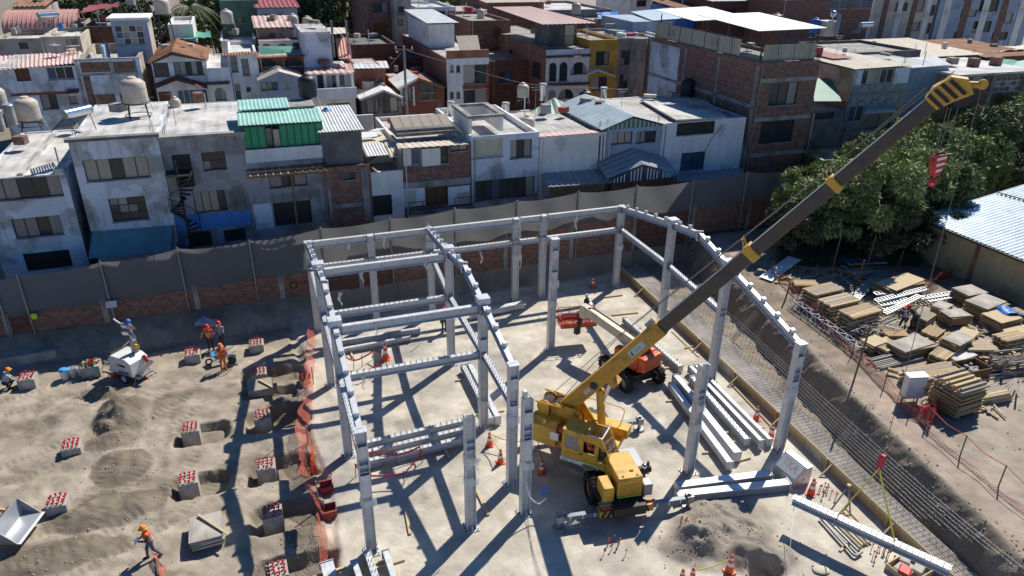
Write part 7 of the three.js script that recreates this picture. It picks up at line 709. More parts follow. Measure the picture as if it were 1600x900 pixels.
// ================================================================ towable light tower
{
  const p = G0(207, 588), t = thing('light_tower', 'white towable light tower with folded lamp mast, left of the workers', 'light tower', p, -0.42);
  part('canopy', moved(extr(poly([[-0.85, 0.55], [0.85, 0.55], [0.85, 1.35], [0.5, 1.55], [-0.6, 1.55], [-0.85, 1.3]]), 1.15, 0.03), TM(-0.0, 0, -0.57)), M.whitePaint, t); part('engine_end', rbx(0.1, 0.9, 1.1, 0.02, -0.92, 1.0, 0), M.black, t); part('radiator', rbx(0.3, 0.35, 0.8, 0.05, -0.98, 1.35, 0), M.black, t); part('frame', [rbx(2.3, 0.12, 1.0, 0.02, 0, 0.45, 0), bx(1.2, 0.08, 0.1, -1.6, 0.45, 0)], M.greyMetal, t); for (const z of [-0.68, 0.68]) { const w = part('tyre', moved(tor(0.26, 0.1, 0, 0, 0, 0, 0, 0), TM(0.3, 0.36, z)), M.rubber, t); part('rim', cyl(0.19, 0.19, 0.16, 0.3, 0.36, z, Math.PI / 2), M.whitePaint, w); part('mudguard', rbx(0.8, 0.05, 0.28, 0.02, 0.3, 0.72, z), M.greyMetal, t); }
  for (const [x, z] of [[-1, -1], [-1, 1], [1, -1], [1, 1]]) part('stabilizer', rod(V3(x * 0.95, 0.45, z * 0.5), V3(x * 1.1, 0, z * 0.85), 0.03), M.greyMetal, t);
  part('mast_base', rbx(0.28, 0.9, 0.28, 0.02, 0.35, 1.95, -0.3), M.greyMetal, t); part('mast', rbx(0.16, 1.5, 0.16, 0.02, 0.35, 2.7, -0.3), M.galv, t); part('winch', cyl(0.14, 0.14, 0.2, 0.55, 2.0, -0.3, 0, 0, 1.57), M.yellow, t); for (const [x, y, z, r] of [[0.15, 3.3, -0.2, 0.3], [0.65, 3.35, -0.2, -0.3], [0.15, 2.9, -0.15, 0.4], [0.65, 2.85, -0.15, -0.4]]) { const l = part('lamp_head', rbx(0.42, 0.34, 0.16, 0.04, x, y, z, 0.4, r), M.greyMetal, t); part('lamp_glass', rbx(0.36, 0.28, 0.02, 0.01, x + Math.sin(r) * 0.09, y - 0.035, z + 0.082, 0.4, r), M.reflect, l); } part('lamp_arm', tube([V3(0.35, 3.2, -0.3), V3(-0.2, 3.35, -0.2), V3(-0.55, 3.6, -0.1)], 0.05), M.whitePaint, t); part('blue_cap', sph(0.16, 0.35, 3.55, -0.3), M.tankBlue, t); part('fire_extinguisher', cyl(0.09, 0.09, 0.5, 0.95, 1.25, -0.4, 0.2, 0, 0.3), M.red, t); part('side_arm', bar(V3(0.9, 0.55, 0.3), V3(1.5, 1.3, -0.4), 0.08, 0.22), M.galv, t);
  { const lt = print(0.8, 0.26, (q, w, h) => { q.fillStyle = '#eceae4'; q.fillRect(0, 0, w, h); q.fillStyle = '#b02430'; q.fillRect(10, 14, 76, h - 28); q.fillStyle = '#22252a'; q.fillRect(92, 14, w - 104, h - 28); q.fillStyle = '#fff'; q.font = 'bold 44px sans-serif'; q.fillText('AS', 20, h - 26); }); const q = new THREE.Mesh(plate(0.8, 0.26), lt); q.name = 'sticker'; q.position.set(0.1, 1.12, 0.6135); t.add(q); }
}
// ================================================================ loader with bucket at the left edge
{
  const p = G0(22, 838), t = thing('wheel_loader', 'grey steel loader bucket on yellow arms entering from the left edge', 'loader', p, 0.05);
  const prof = [[0.0, 0.1], [0.85, 0.06], [0.85, 0.1], [0.12, 0.16], [0.05, 0.45], [0.0, 0.85], [-0.06, 0.85], [-0.02, 0.4]]; part('bucket_shell', moved(extr(poly(prof), 1.75), TM(-0.05, 0.35, -0.9)), M.galv, t); for (const z of [-0.92, 0.88]) part('bucket_cheek', moved(extr(poly([[-0.05, 0.1], [0.85, 0.06], [0.1, 0.85], [-0.06, 0.85]]), 0.04), TM(-0.05, 0.35, z)), M.greyMetal, t); part('cutting_edge', bx(0.14, 0.035, 1.84, 0.83, 0.425, -0.01), M.reflect, t); for (const z of [-0.6, 0.6]) { part('lift_arm', tube([V3(-0.1, 0.75, z * 0.8), V3(-0.6, 0.95, z * 0.9), V3(-1.6, 1.35, z)], 0.09, 12, 8), M.yellow, t); part('tilt_cylinder', rod(V3(-0.1, 1.05, z * 0.5), V3(-1.2, 1.25, z * 0.6), 0.045, 8), M.chrome, t); } part('coupler', rbx(0.15, 0.6, 1.1, 0.04, -0.16, 0.85, 0), M.black, t); part('body', rbx(2.0, 1.0, 1.4, 0.1, -2.2, 1.0, 0), M.yellow, t); part('cab_frame', rbx(1.1, 0.95, 1.2, 0.08, -2.4, 1.98, 0), M.black, t); part('lime_panel', bx(0.5, 0.35, 0.012, -1.5, 1.25, 0.708), M.lime, t); for (const [x, z] of [[-1.5, 0.85], [-1.5, -0.85], [-2.9, 0.85], [-2.9, -0.85]]) part('tyre', cyl(0.42, 0.42, 0.3, x, 0.42, z, Math.PI / 2, 0, 0, 22), M.rubber, t);
}
// ================================================================ storage yard on the upper level
const YG = (px, py) => { const p = G(px, py, YARD); p.y = groundAt(p); return p; };
{
  const stack = (name, label, px, py, turn, rows, cat) => { const t = thing(name, label, cat, YG(px, py), turn); reseed(px * 31 + py); rows(t); return t; };
  const boards = (t, n, L, w, th, y0, mats, across = false, gap = 0.02, dx = 0) => { for (let k = 0; k < n; k++) part('board', bx(across ? w : L * rr(0.95, 1.03), th, across ? L * rr(0.95, 1.03) : w, (across ? (k - (n - 1) / 2) * (w + gap) : rr(-0.06, 0.06)) + dx, y0, across ? rr(-0.05, 0.05) : (k - (n - 1) / 2) * (w + gap), 0, rr(-0.015, 0.015)), mats[Math.floor(rnd() * mats.length)], t); };
  // stacks of timber form beams: bearers, layers of boards, slatted top
  const beamStack = (label, px, py, turn, L = 2.5, W_ = 1.15, layers = 5) => stack('timber_stack', label, px, py, turn, (t) => { for (let k = 0; k < layers; k++) { const y = 0.16 + k * 0.24; for (const s of [-0.38, 0, 0.38]) part('bearer', bx(0.09, 0.08, W_, s * L, y - 0.1, 0), M.woodGrey, t); boards(t, 7, L, W_ / 7 - 0.02, 0.14, y + 0.01, [M.wood, M.woodPale, M.wood, M.woodGrey]); } }, 'timber stack');
  beamStack('timber stack with slatted top, farthest of three beside the lattice truss', 1281, 477, SITE_T + 0.08); beamStack('timber stack with slatted top, middle of three beside the lattice truss', 1306, 494, SITE_T + 0.08); beamStack('timber stack with slatted top, nearest of three beside the lattice truss', 1338, 512, SITE_T + 0.1); beamStack('long low timber stack behind the white cabinet', 1452, 598, SITE_T - 0.05, 3.0, 1.2, 3); beamStack('timber bundle with diagonal slats beside the white panel stack', 1382, 548, SITE_T + 0.2, 1.5, 1.1, 2);
  const plyStack = (label, px, py, turn, L, W_, h, m = rnd() < 0.4 ? M.woodPale : M.ply) => stack('plywood_stack', label, px, py, turn, (t) => { const n = Math.max(3, Math.round(h / 0.07)); for (const s of [-0.35, 0.35]) part('bearer', bx(0.1, 0.1, W_, s * L, 0.05, 0), M.woodGrey, t); for (let k = 0; k < n; k++) part('sheet', bx(L + rr(-0.04, 0.04), 0.06, W_ + rr(-0.04, 0.04), rr(-0.05, 0.05) * (1 + k * 0.08), 0.13 + k * 0.068, rr(-0.05, 0.05), 0, rr(-0.04, 0.04) * (k > n - 3 ? 3 : 1)), k === n - 1 ? m : [M.plyEdge, M.wood, M.plyEdge][k % 3], t); }, 'plywood stack');
  plyStack('large plywood stack with pale top beside the blue-grey scaffold planks', 1402, 457, SITE_T + 0.1, 3.3, 1.4, 0.8); plyStack('pale-topped plywood stack by the dark wall, farthest back', 1512, 470, SITE_T, 1.8, 1.3, 0.8); plyStack('plywood stack with scattered slats by the yellow building', 1535, 492, SITE_T + 0.1, 2.2, 1.4, 0.9); plyStack('plywood stack below the tarp by the yellow building', 1560, 512, SITE_T, 1.8, 1.3, 0.8); plyStack('pale sheets in the middle of the yard, upper heap', 1468, 492, SITE_T + 0.3, 1.2, 0.8, 0.6); plyStack('pale sheets in the middle of the yard, right heap', 1490, 505, SITE_T - 0.2, 1.5, 1.0, 0.6); plyStack('white-topped plywood stack in the centre of the yard', 1420, 552, SITE_T + 0.05, 2.5, 1.2, 0.6); plyStack('small white-topped plywood stack by the red net', 1364, 545, SITE_T + 0.1, 1.3, 0.9, 0.5); plyStack('narrow plywood stack with crossed slats in mid yard', 1490, 548, SITE_T + 0.2, 1.7, 1.0, 0.75); plyStack('white sheet pile lying low in mid yard', 1497, 562, SITE_T, 1.7, 0.9, 0.25, M.roofLight); plyStack('pale panels at the right edge of the yard', 1592, 528, SITE_T - 0.5, 2.2, 1.6, 0.4); plyStack('loose pale panels before the right edge pile', 1508, 528, SITE_T + 0.4, 1.4, 0.9, 0.12); 
  [[1256, 452, 'low timber stack at the far end of the lattice truss', 1.6, 2], [1345, 432, 'low timber stack under the rusty poles', 1.8, 2], [1440, 508, 'low timber stack beside the bending workers', 1.4, 3], [1528, 552, 'low timber stack beside the open crate, back', 1.7, 2], [1575, 540, 'low timber stack before the right edge panels', 1.9, 3], [1455, 528, 'low timber stack in the middle of the sheet heaps', 1.3, 2], [1395, 530, 'low timber stack below the slanting plank', 1.4, 2], [1598, 500, 'low timber stack cut by the right edge', 1.8, 3], [1470, 562, 'low timber stack between cabinet and crate', 1.6, 2]].forEach(([x, y, l, L, n], i) => beamStack(l, x, y, SITE_T + (i % 3 - 1) * 0.35, L, 0.9, n));
  // tall ply stack with slats on top, and the flat timber pile
  { const t = plyStack('tall square stack of plywood with battens on top, beside the white cabinet', 1488, 638, SITE_T + 0.05, 1.75, 1.6, 1.35); boards(t, 8, 1.9, 0.13, 0.1, 1.6, [M.woodPale, M.woodGrey, M.wood], false, 0.09); boards(t, 5, 1.8, 0.12, 0.1, 1.72, [M.woodPale, M.woodGrey], false, 0.2); }
  stack('timber_stack', 'low pile of splayed timbers right of the tall plywood stack', 1540, 622, SITE_T - 0.05, (t) => { for (let l = 0; l < 4; l++) boards(t, 6, 2.4 - l * 0.2, 0.16, 0.11, 0.08 + l * 0.125, [M.wood, M.woodPale, M.woodGrey]); for (let k = 0; k < 5; k++) part('splayed_batten', bx(1.8, 0.07, 0.09, 1.6 + rr(-0.2, 0.2), 0.35 + k * 0.05, -0.3 + k * 0.16, 0, 0.3 + k * 0.09, 0.06), M.woodGrey, t); }, 'timber stack');
  stack('pipe_bundle', 'bundle of grey scaffold tubes before the centre plywood stack', 1400, 565, SITE_T + 0.05, (t) => { for (let k = 0; k < 16; k++) part('tube', rod(V3(-1.7 + rr(-0.2, 0.2), 0.07 + Math.floor(k / 7) * 0.11, -0.45 + (k % 7) * 0.14), V3(1.6 + rr(-0.2, 0.2), 0.07 + Math.floor(k / 7) * 0.11, -0.4 + (k % 7) * 0.14), 0.045), k % 3 ? M.woodGrey : M.greyMetal, t); }, 'pipe bundle');
  stack('pipe_bundle', 'bundle of pale tubes right of the open crate', 1548, 582, SITE_T - 0.1, (t) => { for (let k = 0; k < 9; k++) part('tube', rod(V3(-1.1, 0.06 + (k % 2) * 0.1, -0.6 + k * 0.14), V3(1.1, 0.06 + (k % 2) * 0.1, -0.55 + k * 0.14), 0.055), k % 2 ? M.woodGrey : M.ply, t); }, 'pipe bundle');
  { const t = thing('open_crate', 'open dark timber crate with rubble in the yard', 'crate', YG(1514, 585), SITE_T - 0.05); for (const s of [-1, 1]) { part('side_board', bx(1.6, 0.6, 0.05, 0, 0.32, s * 0.55), M.woodDark, t); part('side_board', bx(0.05, 0.6, 1.05, s * 0.78, 0.32, 0), M.woodDark, t); } part('bottom', bx(1.5, 0.05, 1.0, 0, 0.06, 0), M.woodDark, t); reseed(3); for (let k = 0; k < 12; k++) part('rubble', sph(rr(0.08, 0.17), rr(-0.6, 0.6), 0.3 + rr(0, 0.12), rr(-0.4, 0.4), 1, 0.7, 1, 6), M.concPale, t); }
  stack('prop_crate', 'wooden rack filled with brown steel props at the right edge', 1578, 578, SITE_T - 0.15, (t) => { for (const x of [-1, 1]) for (const z of [-0.5, 0.5]) part('upright', bx(0.1, 1.1, 0.1, x, 0.55, z), M.woodGrey, t); for (const y of [0.2, 0.9]) { part('rail', bx(2.1, 0.09, 0.06, 0, y, 0.57), M.woodGrey, t); part('rail', bx(2.1, 0.09, 0.06, 0, y, -0.57), M.woodGrey, t); } for (let k = 0; k < 26; k++) part('prop', rod(V3(-1.3 + rr(-0.1, 0.1), 0.2 + rr(0, 0.75), rr(-0.4, 0.4)), V3(1.4 + rr(-0.1, 0.1), 0.2 + rr(0, 0.8), rr(-0.4, 0.4)), 0.03, 5), [M.rebar, M.woodGrey, M.greyMetal][k % 3], t); }, 'rack');
  // scaffold planks with holes: ladders of steel
  const plank = (label, a, b, w, y) => { const A = G(a[0], a[1], YARD + y), B = G(b[0], b[1], YARD + y), t = thing('scaffold_plank', label, 'scaffold plank', V3(A.x, A.y - y, A.z), 0, 'perforated steel planks'); const d = B.clone().sub(A), L = d.length(); d.normalize(); const s = V3(d.z, 0, -d.x).multiplyScalar(w / 2); for (const k of [-1, 1]) wpart('side_rail', bar(A.clone().addScaledVector(s, k), B.clone().addScaledVector(s, k), 0.05, 0.1), M.galv, t); const n = Math.round(L / 0.28), g = []; for (let i = 0; i <= n; i++) { const p = A.clone().addScaledVector(d, L * i / n); g.push(bar(p.clone().sub(s), p.clone().add(s), 0.12, 0.03)); } wpart('rungs', g, M.galv, t).userData.kind = 'stuff'; };
  plank('lowest perforated plank of the pile, slanting to the two workers', [1384, 489], [1437, 462], 0.35, 0.55); plank('topmost perforated plank beside the large plywood stack', [1368, 459], [1432, 452], 0.4, 0.5); plank('second perforated plank beside the large plywood stack', [1370, 470], [1446, 451], 0.4, 0.58); plank('third perforated plank in the pile', [1376, 476], [1420, 468], 0.4, 0.45); plank('fourth perforated plank in the pile', [1380, 482], [1425, 470], 0.35, 0.35); plank('long perforated plank leading to the yellow building', [1440, 466], [1490, 458], 0.4, 0.35); plank('short end of plank beside the long one', [1452, 470], [1492, 463], 0.3, 0.3);
  { const A = G(1332, 468, YARD + 0.1), B = G(1378, 424, YARD + 0.5); single('leaning_board', bar(A, B, 0.75, 0.05), M.greyMetal, 'broad grey board leaning against the large plywood stack', 'board'); }
  // tangle of green-grey steel by the timber stacks
  stack('scaffold_tangle', 'tangled heap of grey-green scaffold tubes below the timber stacks', 1362, 522, 0, (t) => { for (let k = 0; k < 46; k++) { const a = rr(0, 6.28), c = V3(rr(-1.5, 1.5), rr(0.1, 0.75), rr(-0.6, 0.6)); part('tube', rod(c.clone().add(V3(Math.cos(a) * 0.8, rr(-0.08, 0.1), Math.sin(a) * 0.5)), c.clone().sub(V3(Math.cos(a) * 0.8, 0, Math.sin(a) * 0.5)), 0.025, 5), k % 2 ? M.greyMetal : M.woodGrey, t); } }, 'scaffold heap');
  // loose battens and offcuts
  reseed(909); [[1462, 540], [1480, 532], [1530, 545], [1545, 560], [1440, 535], [1500, 575], [1530, 520], [1450, 515], [1565, 545], [1340, 530], [1540, 640], [1420, 590], [1290, 430], [1270, 425], [1250, 435], [1330, 440], [1310, 425], [1240, 420], [1225, 440], [1360, 415]].forEach(([x, y], i) => { const t = thing('offcut_pile', ['loose battens and offcuts near the ', 'scattered timber scraps near the '][i % 2] + ['centre plywood stack', 'pale sheet heap', 'open crate', 'prop rack', 'two bending workers', 'tube bundle', 'right edge panels', 'scaffold heap', 'yard right edge', 'nearest timber stack', 'splayed timbers', 'white cabinet', 'farthest timber stack', 'bright leaning sheet', 'trench corner', 'leaning board', 'rusty poles', 'bank top by the boom', 'bank crest', 'blue ladder'][i], 'offcuts', YG(x, y), 0, 'offcut piles in the yard'); for (let k = 0; k < 9; k++) part('batten', bx(rr(0.4, 1.4), 0.05, rr(0.06, 0.2), rr(-0.6, 0.6), 0.04 + 0.035 * k * rnd(), rr(-0.5, 0.5), 0, rr(0, 3.1), rr(-0.06, 0.06)), [M.wood, M.woodPale, M.woodGrey, M.ply][k % 4], t); });
  // lattice truss along the bank
  { const A = YG(1236, 478), B = YG(1346, 558), t = thing('lattice_truss', 'long blue-grey lattice truss lying along the fence', 'truss', A.clone().lerp(B, 0.5)), d = B.clone().sub(A).setY(0), L = d.length(); d.normalize(); const s = V3(d.z, 0, -d.x); const ch = [[-0.22, 0.1], [0.22, 0.1], [-0.22, 0.55], [0.22, 0.55]].map(([x, y]) => (q) => A.clone().addScaledVector(d, q).addScaledVector(s, x).setY(YARD + y)); ch.forEach((f) => wpart('chord', rod(f(0), f(L), 0.035), M.steelDark, t)); const n = 16; for (let i = 0; i < n; i++) { const a = L * i / n, b = L * (i + 1) / n; wpart('diagonal', rod(ch[i % 2 ? 0 : 2](a), ch[i % 2 ? 2 : 0](b), 0.02, 5), M.galv, t); wpart('diagonal', rod(ch[i % 2 ? 1 : 3](a), ch[i % 2 ? 3 : 1](b), 0.02, 5), M.galv, t); wpart('top_lacing', rod(ch[i % 2 ? 2 : 3](a), ch[i % 2 ? 3 : 2](b), 0.018, 5), M.galv, t); } }
  // white cabinet, site board
  { const t = thing('white_cabinet', 'tall white electrical cabinet beside the tall plywood stack', 'cabinet', YG(1420, 628), SITE_T - 0.25); part('body', rbx(1.0, 1.25, 0.45, 0.02, 0, 0.95, 0), M.whitePaint, t); part('door', rbx(0.94, 1.18, 0.03, 0.01, 0, 0.95, 0.235), M.whitePaint, t); part('rain_lid', rbx(1.1, 0.05, 0.55, 0.02, 0, 1.6, 0), M.whitePaint, t); for (const x of [-0.42, 0.42]) part('leg', bx(0.07, 0.4, 0.07, x, 0.18, 0), M.woodGrey, t); part('lock', bx(0.04, 0.1, 0.03, 0.38, 0.95, 0.265), M.black, t); part('cable_coil', tor(0.22, 0.025, 0.5, 0.3, 0.5, 0.3), M.black, t); }
  { const A = G(1196, 436, YARD + 0.15), B = G(1242, 403, YARD + 0.55); single('white_glare_sheet', bar(A, B, 0.95, 0.03), M.reflect, 'metal sheet with its glare painted white, lying on rubble below the trees', 'sheet'); }  // plain white colour stands in for the glare reflected off the metal
  { const A = G(1320, 409, YARD + 0.35), B = G(1380, 406, YARD + 0.4), t = thing('blue_ladder', 'blue slatted frame lying below the trees', 'ladder', V3(A.x, YARD, A.z)); const d = B.clone().sub(A).normalize(), s = V3(d.z, 0, -d.x); for (const k of [-0.4, 0.4]) wpart('rail', bar(A.clone().addScaledVector(s, k), B.clone().addScaledVector(s, k), 0.06, 0.08), M.tankBlue, t); for (let i = 0; i <= 12; i++) { const p = A.clone().lerp(B, i / 12); wpart('rung', bar(p.clone().addScaledVector(s, -0.4), p.clone().addScaledVector(s, 0.4), 0.1, 0.03), i % 2 ? M.galv : M.tankBlue, t); } wpart('timber_edge', bar(A.clone().addScaledVector(s, -0.5), B.clone().addScaledVector(s, -0.5), 0.1, 0.1), M.woodPale, t); }
  single('blue_tarp', (() => { const g = new THREE.PlaneGeometry(1.5, 1.1, 14, 12), p = g.attributes.position, c = YG(1568, 505); for (let i = 0; i < p.count; i++) { const x = p.getX(i), z = p.getY(i); p.setXYZ(i, c.x + x, c.y + 1.0 + 0.35 * (fbm(x * 3 + 5, z * 3, 3, 5) - 0.5) - 0.5 * Math.pow(Math.abs(x) / 0.75, 3), c.z + z); } g.computeVertexNormals(); return g; })(), M.tarpBlue, 'crumpled blue tarp on the plywood by the yellow building', 'tarp');
  // poles along the yard
  [[1297, 430, 1299, 362, 'pole standing highest below the trees, left'], [1350, 430, 1357, 357, 'pole below the trees beside the blue ladder'], [1335, 455, 1349, 400, 'pole before the leaning board'], [1400, 424, 1411, 385, 'pole left of the yellow building corner'], [1462, 412, 1473, 376, 'pole against the yellow building'], [1332, 600, 1357, 515, 'pole on the bank beside the lattice truss end'], [1226, 470, 1236, 440, 'short pole at the bank top']].forEach(([x, y, tx, ty, l]) => { const p = YG(x, y), h = Math.max(1.4, (y - ty) / 24); single('wooden_pole', rod(p.clone().add(V3(0, -0.2, 0)), p.clone().add(V3(0.12, h, 0.05)), 0.05, 7), M.woodDark, 'rusty brown ' + l, 'pole', 'poles in the yard'); });
  // red nets: fence along the bank and by the yellow building
  const pts = [[1205, 432], [1245, 470], [1285, 515], [1330, 557], [1380, 608], [1420, 650], [1445, 668]].map(([x, y]) => YG(x, y)); const f = thing('red_net_fence', 'dusty red safety net along the top of the bank', 'safety net', pts[3]); wpart('netting', strandNet(pts, 0.35, 0.95, 0.085, 0.35, 61, 0.024), mat([0.52, 0.16, 0.14], { side: THREE.DoubleSide }), f); pts.forEach((p) => wpart('stake', rod(p, p.clone().add(V3(0, 1.15, 0)), 0.025), M.woodDark, f));
  const p2 = [[1430, 648], [1450, 672], [1460, 640]].map(([x, y]) => YG(x, y)); single('red_net_bunch', strandNet(p2, 0.7, 1.2, 0.06, 0.2, 67, 0.035), M.red, 'bunched bright red net by the white cabinet', 'safety net'); const p3 = [[1438, 462], [1465, 440], [1482, 436]].map(([x, y]) => YG(x, y)); single('red_net_drape', strandNet(p3, 0.8, 1.2, 0.07, 0.2, 71, 0.035), M.redDull, 'red net hanging by the plywood near the yellow building', 'safety net');
  { const a = [[1445, 668], [1500, 712], [1560, 760], [1640, 825]].map(([x, y]) => YG(x, y)), t = thing('rope_fence', 'red rope fence on stakes along the bank at the right', 'fence', a[1]); for (let i = 0; i < 3; i++) { const m = a[i].clone().lerp(a[i + 1], 0.5).add(V3(0, 0.95, 0)); wpart('rope', tube([a[i].clone().add(V3(0, 1.1, 0)), m, a[i + 1].clone().add(V3(0, 1.1, 0))], 0.02, 12, 5), M.red, t); } a.forEach((p) => wpart('stake', rod(p, p.clone().add(V3(0, 1.15, 0)), 0.03), M.rebar, t)); const nt = [[1450, 680], [1500, 722], [1560, 772], [1640, 838]].map(([x, y]) => YG(x, y)); wpart('trampled_net', strandNet(nt, 0.1, 0.22, 0.12, 0.2, 73, 0.02), mat([0.5, 0.22, 0.2], { side: THREE.DoubleSide }), t); }
  // rope from the boom head down to the yard stands in front: thin wire on the yellow building
  // ---- yellow building
  { const h0 = 5.0, u0 = 37.6, B = YARD - 0.1, vA = -12.2, vB = -34, t = thing('yellow_store', 'pale yellow store with ribbed silver-blue roof at the right edge', 'building', S(u0 + 5, B, -22)); for (let k = 0; k < 5; k++) { const a = mix(vA, vB, k / 5), b = mix(vA, vB, (k + 1) / 5); wpart('wall_panel', sb(u0, u0 + 0.15, B, h0, b + 0.01, a - 0.01), mat([0.62, 0.5, 0.27], { map: T.plaster }), t); wpart('pilaster', sb(u0 - 0.08, u0 - 0.003, B, h0 - 0.02, a - 0.35, a - 0.12), M.tile, t); } wpart('end_wall', sb(u0 + 0.16, u0 + 12, B, h0 + 0.4, vA - 0.15, vA), mat([0.62, 0.5, 0.27], { map: T.plaster }), t); corr(t, 'roof_sheet', S(u0 - 0.35, h0 + 0.05, vA + 0.4), S(u0 - 0.35, h0 + 0.05, vB), S(u0 + 13, h0 + 2.0, vB), S(u0 + 13, h0 + 2.0, vA + 0.4), mat([0.52, 0.62, 0.70], { map: T.metal, rough: 0.4, metal: 0.35 }), 0.32, 0.035); wpart('gutter', bar(S(u0 - 0.4, h0 - 0.08, vA + 0.4), S(u0 - 0.4, h0 - 0.08, vB), 0.14, 0.14), M.frameDark, t); wpart('roof_timber', bar(S(u0 + 7, h0 + 1.22, vA + 0.2), S(u0 + 7.6, h0 + 1.3, vA - 5), 0.1, 0.08), M.woodPale, t); }
}
// ================================================================ trees
{
  const leafMat = mat([1, 1, 1], { vertexColors: true, rough: 0.75, side: THREE.DoubleSide });
  function tree(name, label, base, h, rx, seed, hue, group, o = {}) {
    reseed(seed); const t = thing(name, label, 'tree', base, 0, group), trunkH = h * (o.bare ?? 0.2), limbs = []; const lean = V3(rr(-0.5, 0.5), 0, rr(-0.5, 0.5)); part('trunk', [rod(V3(0, -0.3, 0), V3(lean.x * 0.5, trunkH, lean.z * 0.5), 0.2 * (h / 8), 9, 0.13 * (h / 8))], M.woodDark, t);
    const nC = o.clumps ?? 34, cl = []; for (let k = 0; k < nC; k++) { const a = rr(0, 6.283), e = Math.pow(rnd(), 0.6), yy = rr(-0.75, 1), r = rx * Math.sqrt(Math.max(0.08, 1 - yy * yy * 0.7)) * (0.3 + 0.75 * e); cl.push([Math.cos(a) * r + lean.x, trunkH + (h - trunkH) * (0.5 + 0.5 * yy * 0.92) - 0.2 * r / rx, Math.sin(a) * r + lean.z, rr(0.5, 0.95) * rx * 0.3]); }
    for (let k = 0; k < 7; k++) { const c = cl[k * 3 % nC]; limbs.push(rod(V3(lean.x * 0.45, trunkH * 0.9, lean.z * 0.45), V3(c[0] * 0.8, c[1] - 0.2, c[2] * 0.8), 0.08 * h / 8, 6, 0.03)); } part('limbs', limbs, M.woodDark, t).userData.kind = 'stuff';
    const per = o.per ?? 210, P = [], N = [], Cc = []; for (const [cx, cy, cz, cr] of cl) { const tone = rr(0.7, 1.25); for (let k = 0; k < per; k++) { const d = V3(rnd() - 0.5, rnd() - 0.5, rnd() - 0.5).normalize().multiplyScalar(cr * (0.45 + 0.65 * Math.pow(rnd(), 0.5))), c = V3(cx + d.x * 1.15, cy + d.y * 0.85 - (o.weep ?? 0.1) * rnd(), cz + d.z * 1.15), dir = d.clone().normalize().add(V3(rr(-0.7, 0.7), rr(-0.9, 0.4), rr(-0.7, 0.7))).normalize(), sd = dir.clone().cross(V3(rr(-1, 1), rr(-1, 1), rr(-1, 1))).normalize(), l = rr(0.14, 0.3) * (o.leaf ?? 1), w = l * 0.3; const q = [c.clone().addScaledVector(dir, -l), c.clone().addScaledVector(sd, w), c.clone().addScaledVector(dir, l), c.clone().addScaledVector(sd, -w)], n = sd.clone().cross(dir).normalize(), v = tone * rr(0.75, 1.25); for (const j of [0, 1, 2, 0, 2, 3]) { P.push(q[j].x, q[j].y, q[j].z); N.push(n.x, n.y, n.z); Cc.push(hue[0] * v, hue[1] * v, hue[2] * v * 0.9); } } }
    const g = new THREE.BufferGeometry(); g.setAttribute('position', new THREE.Float32BufferAttribute(P, 3)); g.setAttribute('normal', new THREE.Float32BufferAttribute(N, 3)); g.setAttribute('color', new THREE.Float32BufferAttribute(Cc, 3)); g.setAttribute('uv', new THREE.Float32BufferAttribute(new Float32Array(P.length / 3 * 2), 2)); const m = new THREE.Mesh(g, leafMat); m.name = 'crown'; t.add(m); return t;
  }
  const A = [0.27, 0.315, 0.125], B = [0.18, 0.215, 0.09], D = [0.11, 0.13, 0.065], gr = 'trees beyond the storage yard';
  const at = (px, py) => { const p = G(px, py, YARD); p.y = groundAt(p); return p; };
  tree('leafy_tree', 'bright green tree at the left end of the tree row, by the net', at(1250, 368), 5.6, 2.3, 11, A, gr, { clumps: 32 }); tree('leafy_tree', 'bright green tree behind the boom, second in the row', at(1285, 395), 6.6, 2.7, 12, A, gr, { clumps: 40 }); tree('leafy_tree', 'tall bright green tree left of the red and white hook', at(1340, 398), 8.0, 3.1, 13, A, gr, { clumps: 46 }); tree('leafy_tree', 'green tree directly behind the red and white hook', at(1405, 375), 8.2, 3.1, 14, A, gr, { clumps: 46 }); tree('leafy_tree', 'mid green tree behind the corner of the yellow store', at(1455, 350), 8.0, 3.2, 15, B, gr, { clumps: 44 }); tree('leafy_tree', 'dark tree above the silver-blue roof', at(1515, 330), 8.6, 3.4, 16, D, gr, { clumps: 48 }); tree('leafy_tree', 'dark tall tree at the right edge above the roof', at(1580, 318), 9.5, 3.6, 17, B, gr, { clumps: 50 }); tree('leafy_tree', 'bright tree farther back behind the hook ropes', at(1425, 310), 8.0, 3.2, 18, A, gr, { clumps: 44 }); tree('leafy_tree', 'tree farther back at the right edge', at(1570, 268), 8.4, 3.6, 19, B, gr, { clumps: 44 }); tree('leafy_tree', 'tree farther back between hook and right edge', at(1495, 285), 7.8, 3.4, 20, B, gr, { clumps: 44 }); tree('leafy_tree', 'bushy tree low beside the shade net end', at(1322, 345), 6.4, 2.8, 21, A, gr, { clumps: 38 }); tree('leafy_tree', 'small dark tree beneath the boom', at(1240, 405), 4.2, 1.9, 23, D, gr, { clumps: 24 }); tree('leafy_tree', 'low dark tree under the larger crowns', at(1370, 402), 4.6, 2.4, 24, D, gr, { clumps: 26 }); tree('leafy_tree', 'low dark tree touching the yellow store', at(1425, 392), 4.6, 2.2, 25, D, gr, { clumps: 26 });
